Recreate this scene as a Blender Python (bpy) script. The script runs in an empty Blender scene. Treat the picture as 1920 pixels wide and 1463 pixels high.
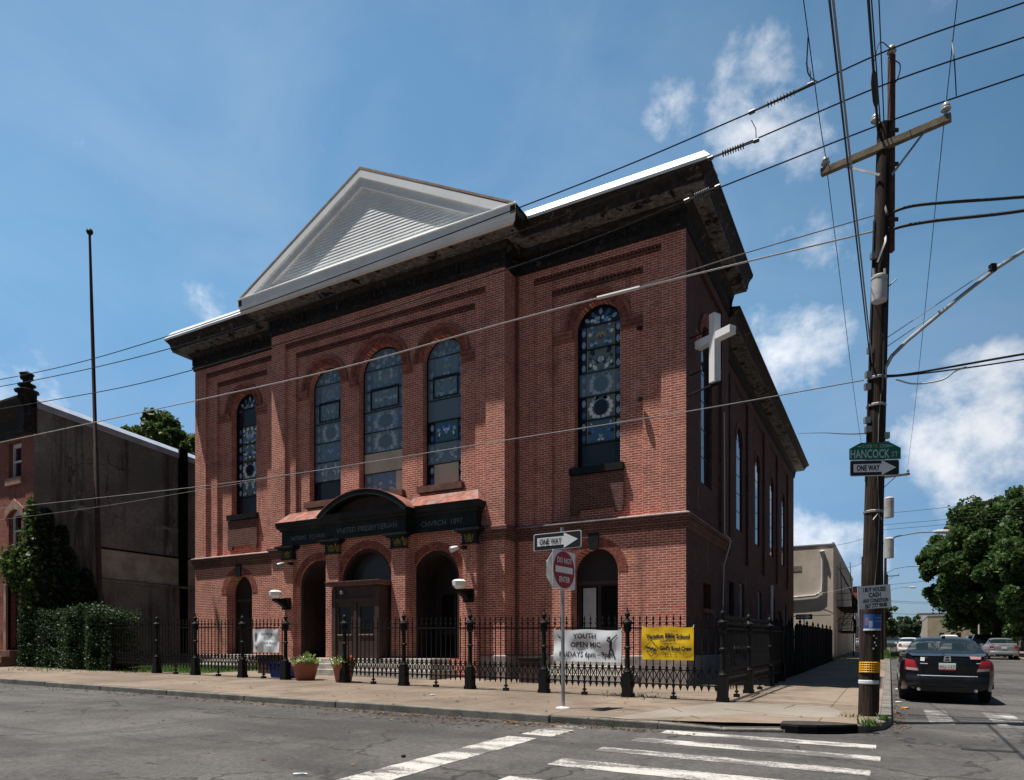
import bpy, bmesh, math, random
from mathutils import Vector, Matrix
from mathutils.geometry import tessellate_polygon
R_ = math.radians
random.seed(7)
scene = bpy.context.scene
COL = scene.collection
# ------------------------------------------------------------------ camera
CAM = Vector((4.777, -18.457, 1.4))
TH = R_(28.6)
FPX = 1300.0
CR = Vector((math.cos(TH), math.sin(TH), 0)); CF = Vector((-math.sin(TH), math.cos(TH), 0))
cd = bpy.data.cameras.new('camera'); cam = bpy.data.objects.new('camera', cd); COL.objects.link(cam)
cam.location = CAM; cam.rotation_euler = (R_(90), 0, TH)
cd.sensor_width = 36; cd.lens = FPX / 1920 * 36; cd.shift_x = 0; cd.shift_y = (1222 - 731.5) / 1920
cd.clip_start = 0.1; cd.clip_end = 6000
scene.camera = cam
def at(px, py, D):
    """a real point D metres ahead of the viewpoint"""
    return CAM + CF * D + CR * ((px - 960) / FPX * D) + Vector((0, 0, (1222 - py) / FPX * D))
def direction(px, py):
    return (CF + CR * ((px - 960) / FPX) + Vector((0, 0, (1222 - py) / FPX))).normalized()
GX, GY = -0.01714, 0.01694                       # the two streets climb gently away from the corner
def gz(x, y, h=0.0): return GX * (x - CAM.x) + GY * (y - CAM.y) + h
SW = 0.12                                         # pavement above the road
# ------------------------------------------------------------------ light
SUN_EL = R_(72); SUN_A = R_(60)
sun_dir = Vector((-math.sin(SUN_A) * math.cos(SUN_EL), -math.cos(SUN_A) * math.cos(SUN_EL), math.sin(SUN_EL)))
sl = bpy.data.lights.new('sun', 'SUN'); so = bpy.data.objects.new('sun', sl); COL.objects.link(so)
sl.energy = 5.0; sl.angle = R_(0.53); sl.color = (1.0, 0.945, 0.87)
so.rotation_euler = sun_dir.to_track_quat('Z', 'Y').to_euler(); so.location = (0, 0, 60)
world = bpy.data.worlds.new('World'); scene.world = world; world.use_nodes = True
scene.view_settings.view_transform = 'Standard'; scene.view_settings.look = 'None'
scene.view_settings.exposure = 0.5; scene.view_settings.gamma = 1.0
scene.cycles.max_bounces = 6; scene.cycles.transparent_max_bounces = 12
scene.cycles.sample_clamp_indirect = 6

def build_world():
    nt = world.node_tree; N = nt.nodes; L = nt.links; N.clear()
    out = N.new('ShaderNodeOutputWorld'); bg = N.new('ShaderNodeBackground'); L.new(bg.outputs[0], out.inputs[0])
    sky = N.new('ShaderNodeTexSky'); sky.sky_type = 'NISHITA'; sky.sun_disc = False
    sky.sun_elevation = SUN_EL; sky.sun_rotation = math.atan2(sun_dir.x, sun_dir.y)
    sky.air_density = 1.0; sky.dust_density = .7; sky.ozone_density = 1.2; sky.altitude = 20
    bg.inputs['Strength'].default_value = 0.078
    tc = N.new('ShaderNodeTexCoord')
    def math_(op, a, b=None):
        n = N.new('ShaderNodeMath'); n.operation = op
        for i, v in enumerate((a, b)):
            if v is None: continue
            if isinstance(v, (int, float)): n.inputs[i].default_value = v
            else: L.new(v, n.inputs[i])
        return n.outputs[0]
    blobs = [(1262, 222, 60, .68), (1420, 190, 110, .74), (1520, 230, 90, .62), (1575, 430, 90, .5), (1480, 440, 60, .3),
             (1720, 350, 90, .35), (1860, 350, 80, .2), (1490, 650, 95, .8), (1440, 690, 60, .6), (1830, 790, 130, .97), (1790, 760, 80, .85),
             (1850, 880, 100, .75), (1530, 810, 70, .45), (1525, 880, 60, .4), (1520, 1030, 90, .75), (1600, 1040, 70, .7), (1690, 1030, 80, .35),
             (1740, 960, 120, .3), (25, 725, 90, .75), (390, 570, 60, .55), (330, 560, 60, .3), (520, 500, 120, .2), (250, 150, 330, .26), (100, 420, 260, .24), (1700, 30, 90, .3)]
    acc = None
    for px, py, r, s in blobs:
        d = direction(px, py); ang = r / FPX * (d.dot(CF)) * .98
        vm = N.new('ShaderNodeVectorMath'); vm.operation = 'DOT_PRODUCT'
        L.new(tc.outputs['Generated'], vm.inputs[0]); vm.inputs[1].default_value = d
        mr = N.new('ShaderNodeMapRange'); mr.interpolation_type = 'SMOOTHSTEP'
        mr.inputs['From Min'].default_value = math.cos(ang * 1.6); mr.inputs['From Max'].default_value = math.cos(ang * .12)
        mr.inputs['To Min'].default_value = 0; mr.inputs['To Max'].default_value = s
        L.new(vm.outputs['Value'], mr.inputs['Value'])
        acc = mr.outputs[0] if acc is None else math_('MAXIMUM', acc, mr.outputs[0])
    def noise(scale, detail, rough, dist, st=(1, 1, 1.6)):
        mp = N.new('ShaderNodeMapping'); mp.inputs['Scale'].default_value = st
        L.new(tc.outputs['Generated'], mp.inputs[0])
        n = N.new('ShaderNodeTexNoise'); n.inputs['Scale'].default_value = scale; n.inputs['Detail'].default_value = detail
        n.inputs['Roughness'].default_value = rough; n.inputs['Distortion'].default_value = dist
        L.new(mp.outputs[0], n.inputs['Vector']); return n.outputs['Fac']
    n1 = noise(9, 8, .60, .25, (1, 1, 1.25)); n2 = noise(26, 7, .62, .15, (1, 1, 1.1))
    n = math_('ADD', math_('MULTIPLY', n1, .66), math_('MULTIPLY', n2, .34))
    dens = math_('ADD', math_('MULTIPLY', acc, .80), math_('MULTIPLY', math_('SUBTRACT', n, .53), 2.3))
    mr = N.new('ShaderNodeMapRange'); mr.interpolation_type = 'SMOOTHSTEP'
    mr.inputs['From Min'].default_value = .24; mr.inputs['From Max'].default_value = 1.0; L.new(dens, mr.inputs['Value'])
    cl = math_('MULTIPLY', mr.outputs[0], math_('MINIMUM', math_('MULTIPLY', acc, 1.6), .92))
    # thin high veil of haze, everywhere a little
    veil = N.new('ShaderNodeMapRange'); veil.inputs['From Min'].default_value = .35; veil.inputs['From Max'].default_value = .85
    veil.inputs['To Min'].default_value = .0; veil.inputs['To Max'].default_value = .14
    L.new(noise(3.2, 7, .58, .8), veil.inputs['Value'])
    fac = math_('MAXIMUM', cl, veil.outputs[0])
    # made-up dimming of the sky behind the viewpoint, cuts fill on the facade
    vm = N.new('ShaderNodeVectorMath'); vm.operation = 'DOT_PRODUCT'; L.new(tc.outputs['Generated'], vm.inputs[0]); vm.inputs[1].default_value = Vector((-.62, .75, .12)).normalized()
    mr2 = N.new('ShaderNodeMapRange'); L.new(vm.outputs['Value'], mr2.inputs['Value'])
    mr2.inputs['From Min'].default_value = .15; mr2.inputs['From Max'].default_value = .84; mr2.inputs['To Min'].default_value = .25; mr2.inputs['To Max'].default_value = 1.0
    tint = N.new('ShaderNodeMix'); tint.data_type = 'RGBA'; tint.blend_type = 'MULTIPLY'; tint.inputs['Factor'].default_value = 1
    sz_ = N.new('ShaderNodeSeparateXYZ'); L.new(tc.outputs['Generated'], sz_.inputs[0])
    lo = N.new('ShaderNodeMapRange'); L.new(sz_.outputs[2], lo.inputs['Value']); lo.inputs['From Min'].default_value = 0; lo.inputs['From Max'].default_value = .42
    tc_ = N.new('ShaderNodeMix'); tc_.data_type = 'RGBA'; L.new(lo.outputs[0], tc_.inputs['Factor']); tc_.inputs['A'].default_value = (.47, .60, .90, 1); tc_.inputs['B'].default_value = (.98, 1.38, 1.38, 1)
    L.new(sky.outputs[0], tint.inputs['A']); L.new(tc_.outputs['Result'], tint.inputs['B'])
    mix = N.new('ShaderNodeMix'); mix.data_type = 'RGBA'
    L.new(fac, mix.inputs['Factor']); L.new(tint.outputs['Result'], mix.inputs['A']); mix.inputs['B'].default_value = (CLOUD, CLOUD * 1.02, CLOUD * 1.06, 1)
    sc2 = N.new('ShaderNodeVectorMath'); sc2.operation = 'SCALE'; L.new(mix.outputs['Result'], sc2.inputs[0]); L.new(mr2.outputs[0], sc2.inputs['Scale'])
    L.new(sc2.outputs[0], bg.inputs[0])
CLOUD = 9.5
build_world()

# ------------------------------------------------------------------ materials
def nodes(name):
    m = bpy.data.materials.new(name); m.use_nodes = True
    nt = m.node_tree; b = nt.nodes['Principled BSDF']
    return m, nt.nodes, nt.links, b
class NB:
    """small helper that wires shader nodes"""
    def __init__(s, N, L): s.N, s.L = N, L
    def put(s, sock, v):
        if hasattr(v, 'links') or hasattr(v, 'is_linked'): s.L.new(v, sock)
        elif isinstance(v, (tuple, list)) and len(v) == 3 and sock.type == 'RGBA': sock.default_value = (*v, 1)
        else: sock.default_value = v
    def math(s, op, a, b=None, c=None, clamp=False):
        n = s.N.new('ShaderNodeMath'); n.operation = op; n.use_clamp = clamp
        for i, v in enumerate((a, b, c)):
            if v is not None: s.put(n.inputs[i], v)
        return n.outputs[0]
    def mix(s, f, a, b, blend='MIX'):
        n = s.N.new('ShaderNodeMix'); n.data_type = 'RGBA'; n.blend_type = blend; n.clamp_factor = True
        s.put(n.inputs['Factor'], f); s.put(n.inputs['A'], a); s.put(n.inputs['B'], b); return n.outputs['Result']
    def fmix(s, f, a, b):
        n = s.N.new('ShaderNodeMix'); n.data_type = 'FLOAT'
        s.put(n.inputs['Factor'], f); s.put(n.inputs['A'], a); s.put(n.inputs['B'], b); return n.outputs['Result']
    def pos(s, scale=(1, 1, 1)):
        g = s.N.new('ShaderNodeNewGeometry'); mp = s.N.new('ShaderNodeMapping'); mp.inputs['Scale'].default_value = scale
        s.L.new(g.outputs['Position'], mp.inputs[0]); return mp.outputs[0]
    def noise(s, scale, detail=4, rough=.55, vec=None, dist=0.0):
        n = s.N.new('ShaderNodeTexNoise'); n.inputs['Scale'].default_value = scale; n.inputs['Detail'].default_value = detail
        n.inputs['Roughness'].default_value = rough; n.inputs['Distortion'].default_value = dist
        s.L.new(vec if vec is not None else s.pos(), n.inputs['Vector']); return n.outputs['Fac']
    def ramp(s, v, lo, hi, a=0., b=1.):
        n = s.N.new('ShaderNodeMapRange'); n.interpolation_type = 'SMOOTHSTEP'
        s.put(n.inputs['Value'], v); n.inputs['From Min'].default_value = lo; n.inputs['From Max'].default_value = hi
        n.inputs['To Min'].default_value = a; n.inputs['To Max'].default_value = b; return n.outputs[0]
    def bump(s, b, h, strength=.3, dist=.01):
        n = s.N.new('ShaderNodeBump'); n.inputs['Strength'].default_value = strength; n.inputs['Distance'].default_value = dist
        s.L.new(h, n.inputs['Height']); s.L.new(n.outputs[0], b.inputs['Normal'])
def sc(c, k): return tuple(min(1, v * k) for v in c)
def mat(name, col, rough=.6, var=.2, scale=2.5, metal=0., bump=0., bscale=30., spec=.4, coat=0., dirt=None, streak=False):
    m, N, L, b = nodes(name); q = NB(N, L)
    v = q.noise(scale, 6, .62, vec=q.pos((1, 1, .25)) if streak else None)
    c = q.mix(q.ramp(v, .3, .7), sc(col, 1 - var), sc(col, 1 + var))
    if dirt:
        c = q.mix(q.ramp(q.noise(scale * .45, 7, .68), .48, .66, 0, dirt[3]), c, dirt[:3])
    L.new(c, b.inputs['Base Color'])
    b.inputs['Roughness'].default_value = rough; b.inputs['Metallic'].default_value = metal
    b.inputs['Specular IOR Level'].default_value = spec
    if coat: b.inputs['Coat Weight'].default_value = coat; b.inputs['Coat Roughness'].default_value = .04
    if bump: q.bump(b, q.noise(bscale, 5, .6), bump, .02)
    return m
def plain(name, col, rough=.5, metal=0., spec=.5):
    m, N, L, b = nodes(name); b.inputs['Base Color'].default_value = (*col, 1)
    b.inputs['Roughness'].default_value = rough; b.inputs['Metallic'].default_value = metal; b.inputs['Specular IOR Level'].default_value = spec
    return m
def sc_node(q, c, k):
    n = q.N.new('ShaderNodeMix'); n.data_type = 'RGBA'; n.blend_type = 'MULTIPLY'; n.inputs['Factor'].default_value = 1
    n.clamp_result = False
    q.L.new(c, n.inputs['A']); n.inputs['B'].default_value = (k, k, k, 1); return n.outputs['Result']
def wall_uv(q):
    g = q.N.new('ShaderNodeNewGeometry'); sp = q.N.new('ShaderNodeSeparateXYZ'); sn = q.N.new('ShaderNodeSeparateXYZ')
    q.L.new(g.outputs['Position'], sp.inputs[0]); q.L.new(g.outputs['True Normal'], sn.inputs[0])
    f = q.math('GREATER_THAN', q.math('ABSOLUTE', sn.outputs[0]), .7)
    u = q.fmix(f, sp.outputs[0], sp.outputs[1])
    c = q.N.new('ShaderNodeCombineXYZ'); q.L.new(u, c.inputs[0]); q.L.new(sp.outputs[2], c.inputs[1])
    return c.outputs[0], sp.outputs[2]
def brick_mat(name, c1, c2, mortar, soot=.55, row=.0677, width=.212):
    m, N, L, b = nodes(name); q = NB(N, L)
    uv, z = wall_uv(q)
    br = N.new('ShaderNodeTexBrick'); L.new(uv, br.inputs['Vector'])
    br.inputs['Scale'].default_value = 1; br.inputs['Brick Width'].default_value = width; br.inputs['Row Height'].default_value = row
    br.inputs['Mortar Size'].default_value = .0085; br.inputs['Mortar Smooth'].default_value = .15; br.inputs['Bias'].default_value = -.1
    br.inputs['Color1'].default_value = (*c1, 1); br.inputs['Color2'].default_value = (*c2, 1); br.inputs['Mortar'].default_value = (*mortar, 1)
    big = q.noise(.55, 7, .66); fine = q.noise(5.5, 5, .6)
    c = q.mix(q.ramp(fine, .35, .7, 0, .35), br.outputs['Color'], sc(c2, .62), 'MIX')
    stain = q.math('MULTIPLY', q.ramp(big, .5, .72), soot)
    c = q.mix(stain, c, q.mix(.35, (.055, .035, .03), br.outputs['Color']))
    strk = q.noise(1.0, 6, .7, vec=q.pos((2.2, 2.2, .22)))
    c = q.mix(q.ramp(strk, .52, .74, 0, .55), c, (.075, .045, .038))
    lime = q.noise(1.3, 5, .6, vec=q.pos((1.4, 1.4, .8)))
    c = q.mix(q.ramp(lime, .58, .78, 0, .3), c, (.55, .42, .36))
    pt = q.ramp(q.noise(.8, 3, .5, vec=q.pos((1, 1, 2.2))), .56, .60, 0, .35)
    c = q.mix(pt, c, sc_node(q, c, .62))
    L.new(c, b.inputs['Base Color']); b.inputs['Roughness'].default_value = .88; b.inputs['Specular IOR Level'].default_value = .2
    h = q.math('SUBTRACT', q.math('MULTIPLY', fine, .4), br.outputs['Fac'])
    q.bump(b, h, .5, .012)
    return m
M = {}
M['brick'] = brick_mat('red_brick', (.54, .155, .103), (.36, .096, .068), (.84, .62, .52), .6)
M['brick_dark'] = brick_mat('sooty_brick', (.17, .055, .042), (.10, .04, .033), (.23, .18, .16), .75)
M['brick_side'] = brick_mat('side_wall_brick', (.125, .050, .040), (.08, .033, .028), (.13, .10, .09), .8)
M['rowbrick'] = brick_mat('rowhouse_brick', (.29, .085, .06), (.22, .06, .045), (.30, .20, .17), .25)
M['voussoir'] = mat('arch_brick', (.27, .085, .06), .88, .4, 9, bump=.3, bscale=40, dirt=(.07, .04, .035, .6))
M['mortar'] = mat('mortar', (.26, .17, .14), .9, .25, 6)
M['hood_brick'] = mat('hood_mould_brick', (.30, .12, .085), .88, .35, 6, bump=.3, dirt=(.10, .05, .04, .6))
M['brown_stone'] = mat('brownstone', (.17, .082, .062), .85, .3, 3, bump=.3, dirt=(.05, .035, .03, .7))
M['granite'] = mat('granite_base', (.30, .25, .235), .8, .22, 5, bump=.25, bscale=60, dirt=(.12, .095, .085, .7))
M['step_stone'] = mat('step_stone', (.42, .39, .35), .8, .2, 4, bump=.2, bscale=50, dirt=(.2, .18, .16, .6))
def peeling(name, base, under, amount, rough=.75):
    m, N, L, b = nodes(name); q = NB(N, L)
    n = q.noise(2.3, 9, .7, vec=q.pos((1, 1, 1.6)), dist=.5)
    f = q.ramp(n, amount, amount + .035)
    c = q.mix(q.ramp(q.noise(7, 5, .6), .35, .7), sc(base, .6), sc(base, 1.5))
    c2 = q.mix(q.ramp(q.noise(14, 5, .6), .35, .7), sc(under, .6), sc(under, 1.2))
    L.new(q.mix(f, c, c2), b.inputs['Base Color']); b.inputs['Roughness'].default_value = rough; b.inputs['Specular IOR Level'].default_value = .25
    q.bump(b, q.math('ADD', f, q.noise(26, 5, .6)), .35, .01)
    return m
M['cornice'] = peeling('blackened_cornice_wood', (.02, .018, .017), (.10, .085, .075), .60)
M['soffit'] = peeling('peeling_soffit_paint', (.15, .138, .132), (.015, .012, .011), .53)
M['crown'] = peeling('weathered_crown_moulding', (.028, .021, .017), (.15, .10, .07), .585)
M['portico_black'] = mat('black_green_paint', (.008, .0105, .0108), .5, .4, 4, dirt=(.03, .036, .034, .5), spec=.25)
M['siding'] = mat('white_siding', (.84, .86, .86), .45, .05, 1.5, dirt=(.62, .63, .63, .35))
M['white_trim'] = mat('white_clad_trim', (.84, .86, .87), .45, .06, 1.2, dirt=(.55, .56, .55, .4))
M['flashing'] = mat('bright_roof_flashing', (.86, .87, .88), .35, .05, 2, metal=.15, dirt=(.5, .42, .34, .35))
M['roof_edge'] = mat('brown_roof_edge', (.30, .20, .13), .7, .3, 4)
M['roof'] = mat('grey_roofing', (.12, .12, .12), .8, .2, 2)
M['red_roof'] = mat('weathered_red_roof_paint', (.27, .095, .07), .8, .45, 5, bump=.4, dirt=(.25, .21, .185, .8), streak=True)
M['brown_wood'] = mat('brown_painted_wood', (.062, .034, .030), .6, .2, 3, dirt=(.03, .02, .02, .5))
M['door'] = mat('dark_brown_door', (.02, .013, .013), .55, .3, 4)
M['soffit_dark'] = mat('shade_dark_reveal', (.028, .018, .016), .7, .3, 3)  # shade of the portico recesses put into the reveal and jamb colour
M['dark'] = plain('dark_interior', (.006, .006, .007), .9, 0, .1)
M['gold'] = mat('worn_gold_paint', (.34, .25, .06), .5, .5, 22, metal=.3, dirt=(.03, .025, .02, .6))
M['iron'] = mat('black_iron_paint', (.007, .007, .008), .6, .4, 12, spec=.22, bump=.2, bscale=60)
M['blackwood'] = mat('shade_black_boards', (.010, .009, .009), .9, .4, 6, spec=.08)  # dark boards, with the church's shade put into the near-black colour
M['white_sign'] = mat('white_enamel', (.78, .79, .80), .35, .05, 3)
M['steel'] = mat('galvanised_steel', (.36, .37, .38), .45, .25, 5, metal=.7)
M['pole_wood'] = None
def wood_pole():
    m, N, L, b = nodes('creosote_pole_wood'); q = NB(N, L)
    v = q.pos((1, 1, .045)); n = q.noise(26, 7, .65, vec=v, dist=.4); big = q.noise(.9, 5, .6)
    c = q.mix(q.ramp(n, .32, .68), (.010, .007, .006), (.062, .041, .031))
    c = q.mix(q.ramp(big, .48, .64, 0, .8), c, q.mix(q.ramp(n, .3, .7), (.006, .005, .005), (.02, .016, .014)))
    L.new(c, b.inputs['Base Color']); b.inputs['Roughness'].default_value = .85; b.inputs['Specular IOR Level'].default_value = .2
    q.bump(b, n, .8, .02); return m
M['pole_wood'] = wood_pole()
M['old_wood'] = mat('weathered_crossarm_wood', (.14, .115, .08), .85, .35, 7, bump=.4, bscale=50)
def asphalt():
    m, N, L, b = nodes('worn_asphalt'); q = NB(N, L)
    agg = q.math('ADD', q.math('MULTIPLY', q.noise(62, 5, .8), .6), q.math('MULTIPLY', q.noise(16, 4, .7), .4)); big = q.noise(.22, 7, .62, dist=.6); mid = q.noise(1.4, 7, .66); st = q.noise(.8, 6, .6, vec=q.pos((.16, 1.3, 1)))
    st2 = q.noise(.8, 6, .6, vec=q.pos((1.2, .12, 1)))
    c = q.mix(q.ramp(big, .35, .65), (.052, .049, .047), (.098, .093, .089))
    c = q.mix(q.ramp(mid, .42, .72, 0, .45), c, (.128, .118, .111))
    c = q.mix(q.ramp(st, .48, .66, 0, .75), c, (.042, .041, .041))
    c = q.mix(q.ramp(st2, .54, .70, 0, .5), c, (.046, .044, .043))
    c = q.mix(q.ramp(q.noise(2.6, 4, .5), .66, .74, 0, .7), c, (.03, .029, .029))
    c = q.mix(q.ramp(agg, .36, .64), sc_node(q, c, .58), sc_node(q, c, 1.42))
    vo = N.new('ShaderNodeTexVoronoi'); vo.feature = 'DISTANCE_TO_EDGE'; vo.inputs['Scale'].default_value = .33
    warp = N.new('ShaderNodeVectorMath'); warp.operation = 'ADD'
    nn = N.new('ShaderNodeTexNoise'); nn.inputs['Scale'].default_value = 1.1; nn.inputs['Detail'].default_value = 6; L.new(q.pos(), nn.inputs['Vector'])
    ms = N.new('ShaderNodeVectorMath'); ms.operation = 'SCALE'; ms.inputs['Scale'].default_value = 1.6; L.new(nn.outputs['Color'], ms.inputs[0])
    L.new(q.pos(), warp.inputs[0]); L.new(ms.outputs[0], warp.inputs[1]); L.new(warp.outputs[0], vo.inputs['Vector'])
    crack = q.math('MULTIPLY', q.ramp(vo.outputs['Distance'], .0, .016, 1, 0), q.ramp(q.noise(.3, 3), .42, .55))
    c = q.mix(q.math('MULTIPLY', crack, .8), c, (.022, .021, .020))
    L.new(c, b.inputs['Base Color']); b.inputs['Roughness'].default_value = .85; b.inputs['Specular IOR Level'].default_value = .3
    q.bump(b, q.math('ADD', agg, q.math('MULTIPLY', crack, -2.)), .5, .008); return m
M['asphalt'] = asphalt()
def paving(name, col, jx, jy, ox=0., oy=0., dirtc=(.12, .095, .075)):
    m, N, L, b = nodes(name); q = NB(N, L)
    g = N.new('ShaderNodeNewGeometry'); sp = N.new('ShaderNodeSeparateXYZ'); L.new(g.outputs['Position'], sp.inputs[0])
    agg = q.noise(70, 4, .75); mid = q.noise(1.1, 7, .65); big = q.noise(.35, 5, .6)
    c = q.mix(q.ramp(big, .35, .65), sc(col, .80), sc(col, 1.15))
    c = q.mix(q.ramp(mid, .45, .68, 0, .7), c, dirtc)
    c = q.mix(q.ramp(agg, .3, .75), sc_node(q, c, .66), sc_node(q, c, 1.3))
    def joint(v, p, o):
        f = q.math('FRACT', q.math('DIVIDE', q.math('ADD', v, o), p)); d = q.math('ABSOLUTE', q.math('SUBTRACT', f, .5))
        wob = q.math('MULTIPLY', q.math('SUBTRACT', q.noise(6, 3), .5), .006)
        return q.math('GREATER_THAN', q.math('ADD', d, wob), .5 - .009 / p)
    j = q.math('MAXIMUM', joint(sp.outputs[0], jx, ox), joint(sp.outputs[1], jy, oy))
    c = q.mix(q.math('MULTIPLY', j, .8), c, (.05, .04, .033))
    L.new(c, b.inputs['Base Color']); b.inputs['Roughness'].default_value = .88; b.inputs['Specular IOR Level'].default_value = .25
    q.bump(b, q.math('SUBTRACT', agg, j), .45, .008); return m
M['pavement'] = paving('tan_aggregate_pavement', (.225, .176, .135), 1.96, 1.42, .1, .25)
M['concrete'] = paving('pale_concrete', (.25, .225, .19), 30, 30, 11, 11, (.25, .21, .17))
M['curb'] = mat('granite_curb', (.16, .15, .135), .8, .3, 4, bump=.4, bscale=40, dirt=(.07, .07, .05, .7))
def road_paint(name='worn_road_paint', k=.455):
    m, N, L, b = nodes(name); q = NB(N, L)
    n = q.math('ADD', q.math('MULTIPLY', q.noise(1.7, 8, .72, vec=q.pos((.6, 1.4, 1))), .7), q.math('MULTIPLY', q.noise(38, 4, .7), .3))
    c = q.mix(q.ramp(n, k, k + .095), (.46, .445, .415), (.115, .108, .104))
    L.new(c, b.inputs['Base Color']); b.inputs['Roughness'].default_value = .8; return m
M['road_paint'] = road_paint(); M['road_paint_worn'] = road_paint('faded_road_paint', .395)
M['lawn'] = mat('lawn_soil', (.06, .09, .025), .9, .4, 6)
def leaf_mat(name, c1, c2, trans=.35):
    m, N, L, b = nodes(name); q = NB(N, L)
    g = N.new('ShaderNodeNewGeometry')
    c = q.mix(g.outputs['Random Per Island'], c1, c2)
    c = q.mix(q.ramp(q.noise(.9, 4), .35, .7, 0, .5), c, sc(c1, .75))
    L.new(c, b.inputs['Base Color']); b.inputs['Roughness'].default_value = .55; b.inputs['Specular IOR Level'].default_value = .35
    tr = N.new('ShaderNodeBsdfTranslucent'); L.new(sc_node(q, c, 1.3), tr.inputs[0])
    ms = N.new('ShaderNodeMixShader'); ms.inputs[0].default_value = trans
    L.new(b.outputs[0], ms.inputs[1]); L.new(tr.outputs[0], ms.inputs[2])
    L.new(ms.outputs[0], N['Material Output'].inputs[0]); return m
M['leaf'] = leaf_mat('tree_leaf', (.036, .075, .020), (.085, .150, .036))
M['leaf_far'] = leaf_mat('far_tree_leaf', (.035, .062, .03), (.06, .095, .045))
M['leaf_hedge'] = leaf_mat('hedge_leaf', (.022, .048, .018), (.055, .10, .035), .25)
M['leaf_ivy'] = leaf_mat('ivy_leaf', (.05, .085, .022), (.10, .15, .04))
M['leaf_pale'] = leaf_mat('potted_leaf', (.16, .24, .06), (.34, .40, .14))
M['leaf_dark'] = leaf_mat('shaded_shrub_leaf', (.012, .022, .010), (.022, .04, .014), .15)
M['grass'] = leaf_mat('grass_blade', (.05, .11, .02), (.10, .19, .04))
M['litter'] = leaf_mat('dry_leaf', (.10, .055, .025), (.20, .12, .06), .1)
M['bark'] = mat('bark', (.055, .042, .032), .9, .4, 8, bump=.5)
M['petal_red'] = plain('red_petal', (.55, .06, .03), .6)
M['petal_white'] = plain('white_petal', (.75, .68, .66), .6)
M['terracotta'] = mat('terracotta', (.30, .105, .07), .75, .15, 6, dirt=(.35, .2, .16, .3))
def glassy(name, col, rough=.08, spec=.6):
    m, N, L, b = nodes(name); b.inputs['Base Color'].default_value = (*col, 1); b.inputs['Roughness'].default_value = rough
    b.inputs['Specular IOR Level'].default_value = spec; return m
M['mirror_pane'] = glassy('reflecting_window_pane', (.03, .04, .05), .02, 1.0)
M['pane_dark'] = glassy('dark_window_pane', (.012, .014, .017), .06)
def see_glass(name, tint, mixf, rough=.03):
    m, N, L, b = nodes(name); b.inputs['Base Color'].default_value = (*tint, 1); b.inputs['Roughness'].default_value = rough
    b.inputs['Specular IOR Level'].default_value = .6
    t = N.new('ShaderNodeBsdfTransparent'); ms = N.new('ShaderNodeMixShader'); ms.inputs[0].default_value = mixf
    L.new(t.outputs[0], ms.inputs[1]); L.new(b.outputs[0], ms.inputs[2]); L.new(ms.outputs[0], N['Material Output'].inputs[0]); return m
M['storm'] = see_glass('sky_tinted_storm_pane', (.30, .46, .58), .42, .2)  # sky reflected in the protective glazing, put into this milky blue
M['car_glass'] = see_glass('tinted_car_glass', (.015, .03, .035), .55, .02)
SG = [glassy('glass_navy', (.010, .018, .035), .12), glassy('glass_pale_blue', (.30, .50, .78), .25), glassy('glass_white', (.80, .85, .85), .3),
      glassy('glass_blue', (.06, .15, .46), .2), glassy('glass_grey_green', (.15, .20, .20), .25), glassy('glass_teal', (.06, .16, .19), .2),
      glassy('glass_amber', (.42, .30, .05), .3), glassy('lead_came', (.008, .008, .009), .5), glassy('glass_smoke', (.028, .034, .042), .15)]
M['board'] = mat('tan_replacement_panel', (.52, .49, .40), .6, .15, 2, streak=True)
M['lamp_glass'] = mat('white_lamp_glass', (.85, .85, .83), .3, .03, 3)
M['green_sign'] = plain('green_sign_sheeting', (.01, .13, .085), .4)
M['red_sign'] = plain('red_sign_sheeting', (.33, .012, .02), .4)
M['black_sign'] = plain('black_sign_sheeting', (.012, .012, .014), .45)
M['yellow'] = mat('yellow_vinyl', (.80, .52, .012), .45, .06, 2)
M['yellow_mesh'] = plain('yellow_reflector', (.75, .38, .01), .4)
M['vinyl'] = mat('white_vinyl', (.66, .69, .73), .35, .05, 2)
M['paper'] = mat('white_card', (.62, .65, .68), .7, .08, 6)
M['blue_poster'] = mat('blue_poster', (.02, .09, .33), .5, .3, 5)
M['blue_plastic'] = mat('blue_plastic', (.012, .045, .33), .4, .15, 4)
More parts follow.
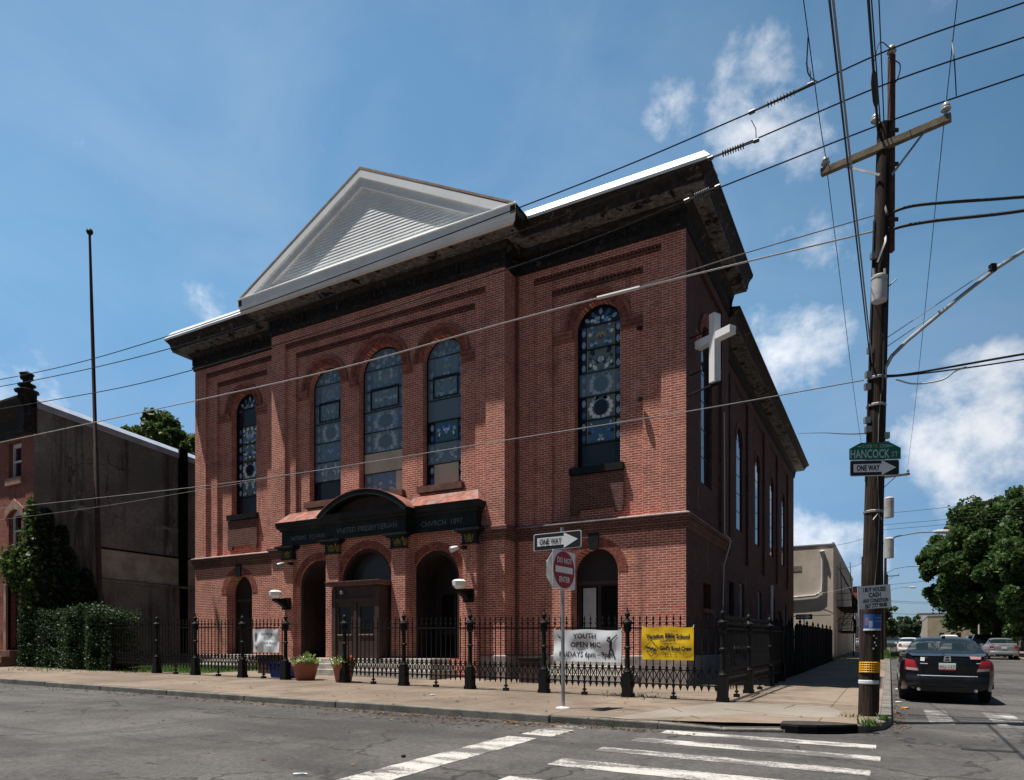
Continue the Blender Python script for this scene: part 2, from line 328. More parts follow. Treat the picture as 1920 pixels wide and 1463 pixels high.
def old_stucco():
    m, N, L, b = nodes('grey_stucco'); q = NB(N, L)
    fine = q.noise(7, 8, .75); grit = q.noise(40, 4, .7); big = q.noise(.45, 6, .6); runs = q.noise(1.0, 7, .7, vec=q.pos((1.5, 1.5, .10)))
    c = q.mix(q.ramp(big, .35, .65), (.145, .138, .132), (.250, .240, .225))
    c = q.mix(q.ramp(fine, .45, .7, 0, .6), c, (.10, .096, .092))
    c = q.mix(q.ramp(runs, .5, .68, 0, .85), c, (.035, .032, .030))
    c = q.mix(q.ramp(q.noise(1.1, 6, .65, vec=q.pos((1, 1, .4))), .60, .70, 0, .7), c, (.34, .33, .31))
    c = q.mix(q.ramp(grit, .35, .7), sc_node(q, c, .75), sc_node(q, c, 1.25))
    vo = N.new('ShaderNodeTexVoronoi'); vo.feature = 'DISTANCE_TO_EDGE'; vo.inputs['Scale'].default_value = .42
    wv = N.new('ShaderNodeVectorMath'); wv.operation = 'SCALE'; wv.inputs['Scale'].default_value = 1.2; nn = N.new('ShaderNodeTexNoise'); nn.inputs['Scale'].default_value = 1.3; nn.inputs['Detail'].default_value = 6; L.new(q.pos(), nn.inputs['Vector']); L.new(nn.outputs['Color'], wv.inputs[0])
    ad = N.new('ShaderNodeVectorMath'); L.new(q.pos(), ad.inputs[0]); L.new(wv.outputs[0], ad.inputs[1]); L.new(ad.outputs[0], vo.inputs['Vector'])
    cr = q.math('MULTIPLY', q.ramp(vo.outputs['Distance'], 0, .012, 1, 0), q.ramp(q.noise(.4, 3), .48, .6))
    c = q.mix(q.math('MULTIPLY', cr, .8), c, (.02, .018, .017))
    L.new(c, b.inputs['Base Color']); b.inputs['Roughness'].default_value = .93; b.inputs['Specular IOR Level'].default_value = .15
    q.bump(b, q.math('ADD', fine, grit), .6, .02); return m
M['stucco'] = old_stucco()
M['stucco_old'] = mat('grey_stucco', (.150, .136, .124), .92, .45, .7, bump=.4, bscale=14, dirt=(.05, .046, .043, .9), streak=True)
M['stucco_pale'] = mat('paler_stucco_patch', (.34, .32, .28), .92, .3, 1.3, dirt=(.17, .16, .14, .6))
M['soot'] = mat('soot_black_brick', (.006, .0055, .005), .95, .4, 5, spec=.1)
M['coping'] = mat('grey_metal_coping', (.42, .46, .52), .4, .15, 2, metal=.3)
M['beige'] = mat('beige_render', (.62, .54, .45), .9, .12, .8, bump=.2, bscale=12, dirt=(.45, .37, .31, .6))
M['pinkstone'] = mat('pink_sandstone', (.33, .20, .16), .85, .2, 4)
M['white_wall'] = mat('white_rendered_wall', (.55, .56, .57), .8, .1, 1)
M['tan_wall'] = mat('tan_block_wall', (.33, .28, .20), .85, .15, 1)
M['wire'] = plain('black_wire', (.012, .012, .014), .5)
M['wire_grey'] = plain('grey_aluminium_wire', (.26, .26, .26), .5, .4)
M['wire_white'] = plain('pale_insulated_wire', (.55, .54, .52), .5)
M['porcelain'] = mat('grey_porcelain', (.34, .35, .36), .25, .15, 8)
M['strain'] = mat('dark_polymer_insulator', (.06, .06, .062), .45, .2, 8)
M['can'] = mat('grey_painted_can', (.50, .51, .50), .45, .12, 3, dirt=(.22, .18, .15, .5))
M['rubber'] = plain('rubber', (.012, .012, .012), .8)
M['rim'] = plain('alloy_rim', (.35, .35, .36), .35, .8)
M['tail'] = glassy('tail_lamp_red', (.32, .02, .03), .1)
M['tail_clear'] = glassy('tail_lamp_clear', (.5, .38, .38), .1)
M['plate'] = plain('plate_white', (.55, .58, .55), .5)
M['chrome'] = plain('chrome', (.62, .63, .64), .3, .35)
M['plastic_black'] = plain('black_plastic', (.01, .01, .011), .5)
M['fabric'] = plain('dark_seat_fabric', (.03, .03, .032), .9)
def car_paint(name, col, rough=.25, metal=0.):
    m, N, L, b = nodes(name); q = NB(N, L)
    L.new(q.mix(q.ramp(q.noise(3, 5), .4, .8, 0, .25), col, sc(tuple(v + .02 for v in col), 1.1)), b.inputs['Base Color'])
    b.inputs['Roughness'].default_value = rough; b.inputs['Metallic'].default_value = metal
    b.inputs['Coat Weight'].default_value = .35; b.inputs['Coat Roughness'].default_value = .05; b.inputs['Specular IOR Level'].default_value = .3; return m
M['paint_black'] = car_paint('black_car_paint', (.004, .0045, .006)); M['paint_silver'] = car_paint('silver_car_paint', (.34, .35, .37), .35, .6)
M['paint_white'] = car_paint('white_car_paint', (.72, .72, .72)); M['paint_grey'] = car_paint('grey_car_paint', (.09, .095, .10), .35, .5)
M['paint_dark'] = car_paint('dark_car_paint', (.02, .023, .028)); M['paint_tan'] = car_paint('green_grey_car_paint', (.05, .07, .07))
# ------------------------------------------------------------------ mesh helpers
def wloc(o):
    v = Vector((0, 0, 0))
    while o is not None: v = v + o.location; o = o.parent
    return v
class MB:
    def __init__(s): s.v = []; s.f = []; s.m = []
    def add(s, vs, fs, mi=0):
        o = len(s.v); s.v += [tuple(v) for v in vs]
        s.f += [tuple(i + o for i in f) for f in fs]; s.m += [mi] * len(fs); return s
    def box(s, x0, x1, y0, y1, z0, z1, mi=0):
        vs = [(x, y, z) for z in (z0, z1) for y in (y0, y1) for x in (x0, x1)]
        return s.add(vs, [(0, 2, 3, 1), (4, 5, 7, 6), (0, 1, 5, 4), (2, 6, 7, 3), (0, 4, 6, 2), (1, 3, 7, 5)], mi)
    def obox(s, c, ax, ay, az, mi=0):
        """box from centre and three half-axis vectors"""
        c = Vector(c); ax, ay, az = Vector(ax), Vector(ay), Vector(az)
        vs = [c + ax * i + ay * j + az * k for k in (-1, 1) for j in (-1, 1) for i in (-1, 1)]
        return s.add(vs, [(0, 2, 3, 1), (4, 5, 7, 6), (0, 1, 5, 4), (2, 6, 7, 3), (0, 4, 6, 2), (1, 3, 7, 5)], mi)
    def bar(s, a, b, w, h=None, up=(0, 0, 1), mi=0):
        a, b = Vector(a), Vector(b); d = (b - a); n = d.normalized(); u = Vector(up)
        if abs(n.dot(u)) > .95: u = Vector((1, 0, 0)) if abs(n.x) < .9 else Vector((0, 1, 0))
        r = n.cross(u).normalized(); u = r.cross(n)
        return s.obox((a + b) / 2, d / 2, r * (w / 2), u * ((h or w) / 2), mi)
    def tube(s, pts, r, n=8, mi=0, cap=True):
        pts = [Vector(p) for p in pts]; rs = r if isinstance(r, (list, tuple)) else [r] * len(pts)
        rings = []; prev = None
        for i, p in enumerate(pts):
            t = (pts[min(i + 1, len(pts) - 1)] - pts[max(i - 1, 0)]).normalized()
            if prev is None:
                a = Vector((0, 0, 1)) if abs(t.z) < .9 else Vector((1, 0, 0)); a = (a - t * a.dot(t)).normalized()
            else: a = (prev - t * prev.dot(t)).normalized()
            prev = a; b = t.cross(a)
            rings.append([p + (a * math.cos(2 * math.pi * k / n) + b * math.sin(2 * math.pi * k / n)) * rs[i] for k in range(n)])
        vs = [v for g in rings for v in g]; fs = []
        for i in range(len(pts) - 1):
            for k in range(n):
                fs.append((i * n + k, i * n + (k + 1) % n, (i + 1) * n + (k + 1) % n, (i + 1) * n + k))
        if cap: fs += [tuple(range(n))[::-1], tuple((len(pts) - 1) * n + k for k in range(n))]
        return s.add(vs, fs, mi)
    def lathe(s, c, prof, n=14, mi=0):
        """prof = [(r, z)] round a vertical axis through c"""
        c = Vector(c); vs = []; fs = []
        for r, z in prof:
            for k in range(n):
                a = 2 * math.pi * k / n; vs.append(c + Vector((r * math.cos(a), r * math.sin(a), z)))
        for i in range(len(prof) - 1):
            for k in range(n):
                fs.append((i * n + k, i * n + (k + 1) % n, (i + 1) * n + (k + 1) % n, (i + 1) * n + k))
        fs += [tuple(range(n))[::-1], tuple((len(prof) - 1) * n + k for k in range(n))]
        return s.add(vs, fs, mi)
    def poly(s, pts, mi=0):
        return s.add(pts, [tuple(range(len(pts)))], mi)
    def build(s, name, m, parent=None, smooth=False, bevel=0., label=None):
        off = wloc(parent) if parent is not None else Vector((0, 0, 0))
        me = bpy.data.meshes.new(name)
        if parent is None and s.v:
            xs = [v[0] for v in s.v]; ys = [v[1] for v in s.v]; zs = [v[2] for v in s.v]
            off = Vector(((min(xs) + max(xs)) / 2, (min(ys) + max(ys)) / 2, min(zs)))
        me.from_pydata([(v[0] - off.x, v[1] - off.y, v[2] - off.z) for v in s.v], [], s.f)
        ms = m if isinstance(m, (list, tuple)) else [m]
        for k in ms: me.materials.append(k)
        if len(ms) > 1: me.polygons.foreach_set('material_index', s.m)
        if smooth: me.polygons.foreach_set('use_smooth', [True] * len(me.polygons))
        me.update(); o = bpy.data.objects.new(name, me); COL.objects.link(o)
        if parent is not None: o.parent = parent
        else: o.location = off
        if smooth == 'auto':
            em = o.modifiers.new('edges', 'EDGE_SPLIT'); em.split_angle = R_(38)
        if bevel:
            bm_ = o.modifiers.new('bevel', 'BEVEL'); bm_.width = bevel; bm_.segments = 2; bm_.limit_method = 'ANGLE'
        if label: o['label'] = label
        return o
def tag(o, label=None, cat=None, group=None, kind=None):
    for k, v in (('label', label), ('category', cat), ('group', group), ('kind', kind)):
        if v: o[k] = v
    return o
def thing(name, label, cat, loc=(0, 0, 0), group=None):
    o = bpy.data.objects.new(name, None); o.empty_display_size = .3; COL.objects.link(o); o.location = loc
    return tag(o, label, cat, group)
def copy_tree(o, parent=None, label=None):
    c = o.copy(); COL.objects.link(c); c.parent = parent
    for ch in list(o.children): copy_tree(ch, c)
    if label: c['label'] = label
    return c
def text(s, size, m, o, ux, uz, parent, name='lettering', align='CENTER', bold=0., sx=1., lift=.004, shear=0.):
    """flat lettering: o = centre of the baseline, ux = reading direction, uz = up"""
    cu = bpy.data.curves.new('t', 'FONT'); cu.body = s; cu.size = size; cu.align_x = align; cu.offset = bold; cu.resolution_u = 2; cu.shear = shear
    ob = bpy.data.objects.new('t', cu); COL.objects.link(ob)
    dg = bpy.context.evaluated_depsgraph_get(); me = bpy.data.meshes.new_from_object(ob.evaluated_get(dg))
    bpy.data.objects.remove(ob); ux, uz, o = Vector(ux).normalized(), Vector(uz).normalized(), Vector(o); n = ux.cross(uz)
    mb = MB(); mb.add([o + ux * (v.co.x * sx) + uz * v.co.y + n * lift for v in me.vertices], [tuple(p.vertices) for p in me.polygons])
    bpy.data.meshes.remove(me)
    return mb.build(name, m, parent)
# wall frames: (u, n, z) -> world. u runs to the viewer's right, n outwards
def front(u, n, z): return (u, -n, z)
def side(u, n, z): return (n, u, z)
def rect(u0, u1, z0, z1): return [(u0, z0), (u1, z0), (u1, z1), (u0, z1)]
def arch(uc, hw, z0, zs, n=20, rise=1.0):
    return [(uc - hw, z0), (uc + hw, z0)] + [(uc + hw * math.cos(math.pi * k / n), zs + hw * rise * math.sin(math.pi * k / n)) for k in range(n + 1)]
def slab(mb, T, outer, holes, n0, n1, mi=0, back=False, sides=True):
    loops = [outer] + list(holes)
    flat = [p for l in loops for p in l]
    tris = tessellate_polygon([[Vector((u, z, 0)) for u, z in l] for l in loops])
    mb.add([T(u, n0, z) for u, z in flat], [tuple(t) for t in tris], mi)
    if back: mb.add([T(u, n1, z) for u, z in flat], [tuple(t) for t in tris], mi)
    for k, l in enumerate(loops):
        if k == 0 and not sides: continue
        m_ = len(l)
        mb.add([T(u, n0, z) for u, z in l] + [T(u, n1, z) for u, z in l], [(i, (i + 1) % m_, m_ + (i + 1) % m_, m_ + i) for i in range(m_)], mi)
    return mb
def voussoirs(mb, T, uc, zs, r0, r1, n0, n1, N, a0=0., a1=math.pi, gap=.12, mi=0):
    for k in range(N):
        b0 = a0 + (a1 - a0) * (k + gap / 2) / N; b1 = a0 + (a1 - a0) * (k + 1 - gap / 2) / N
        q = [(uc + r * math.cos(b), zs + r * math.sin(b)) for r, b in ((r0, b0), (r1, b0), (r1, b1), (r0, b1))]
        mb.add([T(u, n0, z) for u, z in q] + [T(u, n1, z) for u, z in q], [(0, 1, 2, 3), (0, 1, 5, 4), (1, 2, 6, 5), (2, 3, 7, 6), (3, 0, 4, 7)], mi)
def arcband(mb, T, uc, zs, r0, r1, n0, n1, a0=0., a1=math.pi, N=24, mi=0):
    vs = []; fs = []
    for k in range(N + 1):
        a = a0 + (a1 - a0) * k / N
        for r, n in ((r0, n0), (r1, n0), (r1, n1), (r0, n1)): vs.append(T(uc + r * math.cos(a), n, zs + r * math.sin(a)))
    for k in range(N):
        for j in range(4): fs.append((k * 4 + j, k * 4 + (j + 1) % 4, k * 4 + 4 + (j + 1) % 4, k * 4 + 4 + j))
    fs += [(0, 1, 2, 3), (N * 4, N * 4 + 1, N * 4 + 2, N * 4 + 3)]
    mb.add(vs, fs, mi)
def sweep(mb, path, prof, segs=None, closed_prof=False, mi=0, caps=True):
    """sweep profile (d outwards, z) along a plan path, mitred"""
    n = len(path); offs = []
    def nrm(a, b):
        dx, dy = b[0] - a[0], b[1] - a[1]; l = math.hypot(dx, dy); return (dy / l, -dx / l)
    for i, p in enumerate(path):
        if i == 0: o = nrm(path[0], path[1])
        elif i == n - 1: o = nrm(path[-2], path[-1])
        else:
            a, b = nrm(path[i - 1], p), nrm(p, path[i + 1]); k = 1 + a[0] * b[0] + a[1] * b[1]; o = ((a[0] + b[0]) / k, (a[1] + b[1]) / k)
        offs.append(o)
    def ring(i): return [(path[i][0] + offs[i][0] * d, path[i][1] + offs[i][1] * d, z) for d, z in prof]
    m_ = len(prof)
    for i in range(n - 1):
        if segs is not None and i not in segs: continue
        vs = ring(i) + ring(i + 1); fs = [(j, j + 1, m_ + j + 1, m_ + j) for j in range(m_ - 1)]
        if closed_prof: fs.append((m_ - 1, 0, m_, 2 * m_ - 1))
        mb.add(vs, fs, mi)
        if caps and (i == 0 or (segs is not None and i - 1 not in segs)): mb.add(ring(i), [tuple(range(m_))], mi)
        if caps and (i == n - 2 or (segs is not None and i + 1 not in segs)): mb.add(ring(i + 1), [tuple(range(m_))], mi)
# ------------------------------------------------------------------ ground
def ground_sheet(name, pts, h, m, kind='structure', parent=None, label=None):
    mb = MB(); tr = tessellate_polygon([[Vector((x, y, 0)) for x, y in pts]])
    mb.add([(x, y, gz(x, y, h)) for x, y in pts], [tuple(t) for t in tr]); o = mb.build(name, m, parent)
    if kind: o['kind'] = kind
    if label: o['label'] = label
    return o
ground_sheet('road', [(-900, -900), (900, -900), (900, 1500), (-900, 1500)], 0, M['asphalt'])
CURB = [(-70, -8.5), (-12, -8.5), (-4.5, -8.46), (0.0, -8.42), (1.7, -8.2), (2.6, -7.95), (3.4, -7.62), (4.0, -7.4), (4.45, -7.0), (4.7, -6.45), (4.8, -5.7), (4.8, 0), (4.78, 60), (4.78, 300)]
def inset(path, d):
    out = []
    for i, p in enumerate(path):
        a = path[max(i - 1, 0)]; b = path[min(i + 1, len(path) - 1)]; dx, dy = b[0] - a[0], b[1] - a[1]; l = math.hypot(dx, dy)
        out.append((p[0] - dy / l * d, p[1] + dx / l * d))
    return out
IN = inset(CURB, .17)
ground_sheet('sidewalk', IN + [(-70, 300)], SW, M['pavement'])
mb = MB()
def drop(i): return {4: .10, 5: .045, 6: .05, 7: .09}.get(i, SW)   # the dropped kerb at the ramp
for i in range(len(CURB) - 1):
    a, b, c, d = CURB[i], CURB[i + 1], IN[i + 1], IN[i]; ha, hb = drop(i) + .004, drop(i + 1) + .004
    L_ = math.hypot(b[0] - a[0], b[1] - a[1]); n = max(1, int(L_ / 2.4))
    for k in range(n):
        t0, t1 = k / n, (k + 1) / n - .012 / L_ * (2 if L_ > 3 else 0)
        P = lambda p, q, t: (p[0] + (q[0] - p[0]) * t, p[1] + (q[1] - p[1]) * t)
        jit = random.uniform(-.008, .008) if L_ > 3 else 0
        q = [P(a, b, t0), P(a, b, t1), P(d, c, t1), P(d, c, t0)]; hh = [ha + (hb - ha) * t for t in (t0, t1, t1, t0)]
        mb.add([(x, y, gz(x, y, -.05)) for x, y in q] + [(x, y, gz(x, y, h + jit)) for (x, y), h in zip(q, hh)],
               [(4, 5, 6, 7), (0, 1, 5, 4), (1, 2, 6, 5), (3, 0, 4, 7), (2, 3, 7, 6)])
tag(mb.build('curb', M['curb'], bevel=.018), kind='structure')
# dropped concrete corner, a little proud of the old paving
mb = MB()
rp = [(.95, -8.22), (1.35, -6.2), (1.9, -4.62), (3.75, -4.3), (4.05, -5.2), (4.0, -7.0), (3.35, -7.48), (2.6, -7.78), (1.7, -8.04)]
hh = [SW, SW, SW, SW, SW, SW * .9, .058, .05, .10]
ctr = (2.75, -6.1)
mb.add([(x, y, gz(x, y, h + .006)) for (x, y), h in zip(rp, hh)] + [(ctr[0], ctr[1], gz(*ctr, SW + .006))], [(i, (i + 1) % 9, 9) for i in range(9)])
tag(mb.build('corner_ramp', M['concrete']), kind='structure')
mb = MB()
for pts in ([(1.35, -6.2), (2.35, -7.86)], [(1.9, -4.62), (3.75, -4.3)], [(2.2, -5.9), (4.02, -6.6)], [(3.2, -4.4), (2.9, -6.9)]):
    (x0, y0), (x1, y1) = pts; mb.bar((x0, y0, gz(x0, y0, SW + .004)), (x1, y1, gz(x1, y1, SW * .9 + .004)), .022, .012)
tag(mb.build('paving_joint', plain('joint_dirt', (.045, .038, .03), .95)), kind='structure')
def stripe(name, pts): return ground_sheet(name, pts, .004, M['road_paint'])
def rough_strip(x0, x1, y0, y1, along='x'):
    """painted stripe with slightly uneven edges"""
    n = 26; up, dn = [], []
    for k in range(n + 1):
        t = k / n; j = lambda: random.uniform(-.014, .014)
        if along == 'x': up.append((x0 + (x1 - x0) * t, y1 + j())); dn.append((x0 + (x1 - x0) * t, y0 + j()))
        else: up.append((x1 + j(), y0 + (y1 - y0) * t)); dn.append((x0 + j(), y0 + (y1 - y0) * t))
    return dn + up[::-1]
for x0, x1, y0, y1 in ((1.85, 4.62, -8.6, -8.24), (1.72, 4.68, -9.56, -9.2), (1.6, 4.6, -10.55, -10.22), (1.5, 4.7, -11.66, -11.22), (1.45, 4.9, -12.75, -12.4), (1.45, 4.9, -13.8, -13.4)):
    stripe('crosswalk_stripe', rough_strip(x0, x1, y0, y1))
stripe('stop_line', rough_strip(.10, .56, -13.9, -10.0, 'y')); stripe('stop_line', rough_strip(.18, .66, -9.75, -8.9, 'y'))
stripe('stop_line', rough_strip(.2, .74, -8.85, -8.52, 'y'))
for x0, x1 in ((5.35, 5.72), (6.3, 6.75), (7.4, 7.85), (8.5, 8.95), (9.6, 10.05)):
    ground_sheet('crosswalk_stripe', rough_strip(x0, x1, -5.2, -2.6, 'y'), .004, M['road_paint_worn'])
ground_sheet('centre_line', [(-16.3, -9.55), (-15.9, -9.75), (-13.2, -10.55), (-10.7, -11.4), (-10.1, -11.75), (-10.8, -11.62), (-13.4, -10.75), (-16.0, -9.9)], .004, mat('faded_yellow_line', (.22, .175, .115), .85, .3, 3, dirt=(.12, .112, .108, .95)))
ground_sheet('sidewalk', [(12.4, 14), (12.4, 300), (70, 300), (70, 14)], SW, M['pavement'])
mb = MB(); mb.add([(x, y, gz(x, y, h)) for x, y, h in ((12.4, 14, -.05), (12.4, 300, -.05), (12.4, 300, SW + .005), (12.4, 14, SW + .005), (12.58, 300, SW + .005), (12.58, 14, SW + .005))], [(0, 1, 2, 3), (3, 2, 4, 5)])
tag(mb.build('curb', M['curb']), kind='structure')
ground_sheet('lawn', [(-19.4, -3.9), (-14.6, -3.9), (-14.6, -.1), (-19.4, -.1)], SW + .01, M['lawn'])
mb = MB()                                                          # patched utility cut in the road
for x, y, sx_, sy_ in ((5.84, -7.98, .3, .07), (5.7, -8.05, .16, .05), (6.02, -7.9, .2, .05)):
    ps = [(x + sx_ * math.cos(a) * random.uniform(.75, 1.1), y + sy_ * math.sin(a) * random.uniform(.7, 1.2)) for a in [k * .45 for k in range(14)]]
    mb.poly([(a, b, gz(a, b, .005)) for a, b in ps])
tag(mb.build('road_patch', plain('tar_patch', (.012, .012, .012), .9)), kind='structure')

# ------------------------------------------------------------------ the church
C0 = -9.95; WL = -19.86; CL, CRT = C0 - 4.8, C0 + 4.8; CN = .7
church = thing('brick_church', 'large red brick church with white gabled pediment, black cornice and arched stained glass windows', 'church', (C0, 2.5, .6))
UCR, UCL = -2.62, 2 * C0 + 2.62
def jambs(mb, T, loop, n0, n1, skip_bottom=False):
    m_ = len(loop); mb.add([T(u, n0, z) for u, z in loop] + [T(u, n1, z) for u, z in loop],
        [(i, (i + 1) % m_, m_ + (i + 1) % m_, m_ + i) for i in range(m_) if not (skip_bottom and i == 0)])
def face(mb, T, outer, holes, n): slab(mb, T, outer, holes, n, n, sides=False)
WIN = dict(wing=(.70, 6.75, 10.78), mid=(.90, 6.62, 10.60), flank=(.72, 6.62, 10.56))
def wing(uc, u0, u1):
    mb = MB(); r1 = rect(uc - 1.94, uc + 1.94, 5.16, 12.5); r2 = rect(uc - 1.4, uc + 1.4, 5.16, 12.07)
    hw, z0, zs = WIN['wing']; w = arch(uc, hw, z0, zs); d = arch(uc, .715, 1.22, 3.65)
    face(mb, front, rect(u0, u1, .0, 12.76), [r1, d], 0); jambs(mb, front, r1, 0, -.11); jambs(mb, front, d, 0, -.5)
    face(mb, front, r1, [r2], -.11); jambs(mb, front, r2, -.11, -.22); face(mb, front, r2, [w], -.22); jambs(mb, front, w, -.22, -.6)
    mb.build('wall', M['brick'], church)
    mb = MB(); face(mb, front, rect(uc - .82, uc + .82, 5.5, 6.5), [], -.13); jambs(mb, front, rect(uc - .82, uc + .82, 5.5, 6.5), -.13, -.23)
    for sx_ in (-1, 1): mb.box(uc + sx_ * .68 - .12, uc + sx_ * .68 + .12, .125, .23, 5.36, 5.497)
    mb.build('apron_panel', M['brick_dark'], church)
    arch_trim(front, uc, hw, zs, -.22, uc - 1.4, uc + 1.4)
    # ground floor door arch
    mb = MB(); voussoirs(mb, front, uc, 3.65, .72, 1.0, .012, -.05, 34); mb.build('arch_ring', M['voussoir'], church)
    mb = MB(); mb.add([front(u, n, z) for n in (.07, -.02) for u, z in ((uc - .12, 4.3), (uc + .12, 4.3), (uc + .16, 4.76), (uc - .16, 4.76))], [(0, 1, 2, 3), (0, 1, 5, 4), (1, 2, 6, 5), (2, 3, 7, 6), (3, 0, 4, 7)])
    mb.build('keystone', M['portico_black'], church)
def arch_trim(T, uc, hw, zs, n, ul, ur, hood=True):
    mb = MB(); voussoirs(mb, T, uc, zs, hw + .004, hw + .22, n + .02, n - .05, int(30 + hw * 10), gap=.16); mb.build('arch_ring', M['voussoir'], church)
    mb = MB()
    for r0, r1, q in ((hw + .23, hw + .285, .045), (hw + .285, hw + .335, .07)): arcband(mb, T, uc, zs, r0, r1, n + q, n - .02)
    mb.build('hood_moulding', M['hood_brick'], church)
    for a, b in ((ul, uc - hw - .03), (uc + hw + .03, ur)):
        if b - a < .05: continue
        mb = MB()
        for z0, z1, q in ((zs - .30, zs - .22, .04), (zs - .21, zs - .10, .065), (zs - .09, zs - .0, .09)):
            mb.add([T(u, nn, z) for nn in (n + q, n - .02) for u, z in ((a, z0), (b, z0), (b, z1), (a, z1))], [(0, 1, 2, 3), (0, 1, 5, 4), (1, 2, 6, 5), (2, 3, 7, 6), (3, 0, 4, 7)])
        mb.build('impost', M['hood_brick'], church)
wing(UCR, CRT, 0.0); wing(UCL, WL, CL)
# projecting centre
mb = MB()
r1 = rect(C0 - 4.15, C0 + 4.15, 5.3, 12.32); r2 = rect(C0 - 3.72, C0 + 3.72, 5.3, 11.95)
outer = [(CL, 0), (C0 - 3.98, 0), (C0 - 3.98, 5.2), (C0 + 3.98, 5.2), (C0 + 3.98, 0), (CRT, 0), (CRT, 12.76), (CL, 12.76)]
CW = [(C0 - 2.43, 'flank'), (C0, 'mid'), (C0 + 2.43, 'flank')]
ws = [arch(u, *WIN[k]) for u, k in CW]
face(mb, front, outer, [r1], CN); jambs(mb, front, r1, CN, CN - .1); face(mb, front, r1, [r2], CN - .1); jambs(mb, front, r2, CN - .1, CN - .2)
face(mb, front, r2, ws, CN - .2)
for w in ws: jambs(mb, front, w, CN - .2, CN - .62)
for x in (CL, CRT): mb.add([(x, -CN, 0), (x, 0, 0), (x, 0, 12.76), (x, -CN, 12.76)], [(0, 1, 2, 3)])
mb.build('wall', M['brick'], church)
for i, (u, k) in enumerate(CW):
    hw, z0, zs = WIN[k]
    lim = [C0 - 3.72, C0 - 1.68 + .35, C0 + 1.68 - .35, C0 + 3.72]
    arch_trim(front, u, hw, zs, CN - .2, (C0 - 3.72, C0 - 1.28, C0 + 1.66)[i], (C0 - 1.66, C0 + 1.28, C0 + 3.72)[i])
# side walls
mb = MB(); r = rect(1.05, 4.5, 5.16, 12.4); w = arch(2.8, .70, 6.4, 10.5); sw_ = rect(1.95, 2.95, 2.66, 3.42)
face(mb, side, rect(0, 5.54, 0, 12.76), [r, sw_], 0); jambs(mb, side, r, 0, -.1); face(mb, side, r, [w], -.1); jambs(mb, side, w, -.1, -.35); jambs(mb, side, sw_, 0, -.4)
mb.add([(0, 5.54, 0), (-.5, 5.54, 0), (-.5, 5.54, 12.76), (0, 5.54, 12.76)], [(0, 1, 2, 3)])
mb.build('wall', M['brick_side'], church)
arch_trim(side, 2.8, .70, 10.5, -.1, 1.05, 4.5)
RW = [10.7, 15.1, 19.5, 23.9]
mb = MB(); rs = [rect(u - 1.45, u + 1.45, 5.0, 11.85) for u in RW + [6.9]]; rs[-1] = rect(6.2, 8.4, 5.0, 11.85)
gs = [rect(u - .5, u + .5, 2.55, 4.15) for u in RW[:3]] + [rect(8.1, 9.1, .5, 4.05), rect(21.3, 22.2, .5, 3.6), rect(23.4, 24.4, 2.55, 4.1)]
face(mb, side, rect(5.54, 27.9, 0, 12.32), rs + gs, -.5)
for r in rs: jambs(mb, side, r, -.5, -.60)
for r in gs: jambs(mb, side, r, -.5, -.85)
for r, u in zip(rs, RW): w = arch(u, .62, 6.3, 9.85); face(mb, side, r, [w], -.60); jambs(mb, side, w, -.60, -.8)
face(mb, side, rs[-1], [], -.60)
mb.add([(-.5, 27.9, 0), (-19.3, 27.9, 0), (-19.3, 27.9, 12.32), (-.5, 27.9, 12.32)], [(0, 1, 2, 3)])
mb.add([(-19.3, 27.9, 0), (-19.3, 5.5, 0), (-19.3, 5.5, 12.32), (-19.3, 27.9, 12.32)], [(0, 1, 2, 3)])
mb.add([(WL, 5.54, 0), (WL, 0, 0), (WL, 0, 12.76), (WL, 5.54, 12.76)], [(0, 1, 2, 3)]); mb.add([(WL, 5.54, 0), (-19.3, 5.54, 0), (-19.3, 5.54, 12.76), (WL, 5.54, 12.76)], [(0, 1, 2, 3)])
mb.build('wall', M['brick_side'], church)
for u in RW:
    arcb = MB(); arcband(arcb, side, u, 9.85, .63, .85, -.57, -.63); arcb.build('arch_ring', M['brick_dark'], church)
def dentils(u0, u1, z, n, depth):
    mb = MB(); k = int((u1 - u0) / .115)
    for i in range(k):
        u = u0 + (u1 - u0) * (i + .5) / k; mb.box(u - .036, u + .036, -(n + depth), -n + .002, z - .075, z - .002)
    mb.box(u0, u1, -(n + depth * .55), -n + .002, z - .145, z - .077); mb.build('corbel_course', M['brick_dark'], church)
for uc in (UCR, UCL): dentils(uc - 1.94, uc + 1.94, 12.5, -.11, .10); dentils(uc - 1.4, uc + 1.4, 12.07, -.22, .10)
dentils(C0 - 4.15, C0 + 4.15, 12.32, CN - .1, .09); dentils(C0 - 3.72, C0 + 3.72, 11.95, CN - .2, .09)
# base and water table
PATH = [(WL, 5.54), (WL, 0), (CL, 0), (CL, -CN), (CRT, -CN), (CRT, 0), (0, 0), (0, 5.54)]
bp = [(.0, 1.30), (.07, 1.27), (.07, -.2)]
for pth, pr in ((PATH[:4] + [(C0 - 3.98, -CN)], bp), ([(C0 + 3.98, -CN)] + PATH[4:], bp), ([(-.5, 5.6), (-.5, 8.1)], bp), ([(-.5, 9.1), (-.5, 27.9)], bp)):
    mb = MB(); sweep(mb, pth, pr, caps=False); mb.build('granite_base', M['granite'], church)
wt = [(0, 4.70), (.04, 4.74), (.04, 4.86), (.075, 4.88), (.075, 4.98), (.12, 5.0), (.12, 5.09), (0, 5.15)]
for pth in (PATH[:4] + [(C0 - 3.98, -CN)], [(C0 + 3.98, -CN)] + PATH[4:]): mb = MB(); sweep(mb, pth, wt); mb.build('water_table', M['brick_dark'], church)
cap_ = [(0, 5.14), (.135, 5.085), (.135, 5.11), (0, 5.165)]
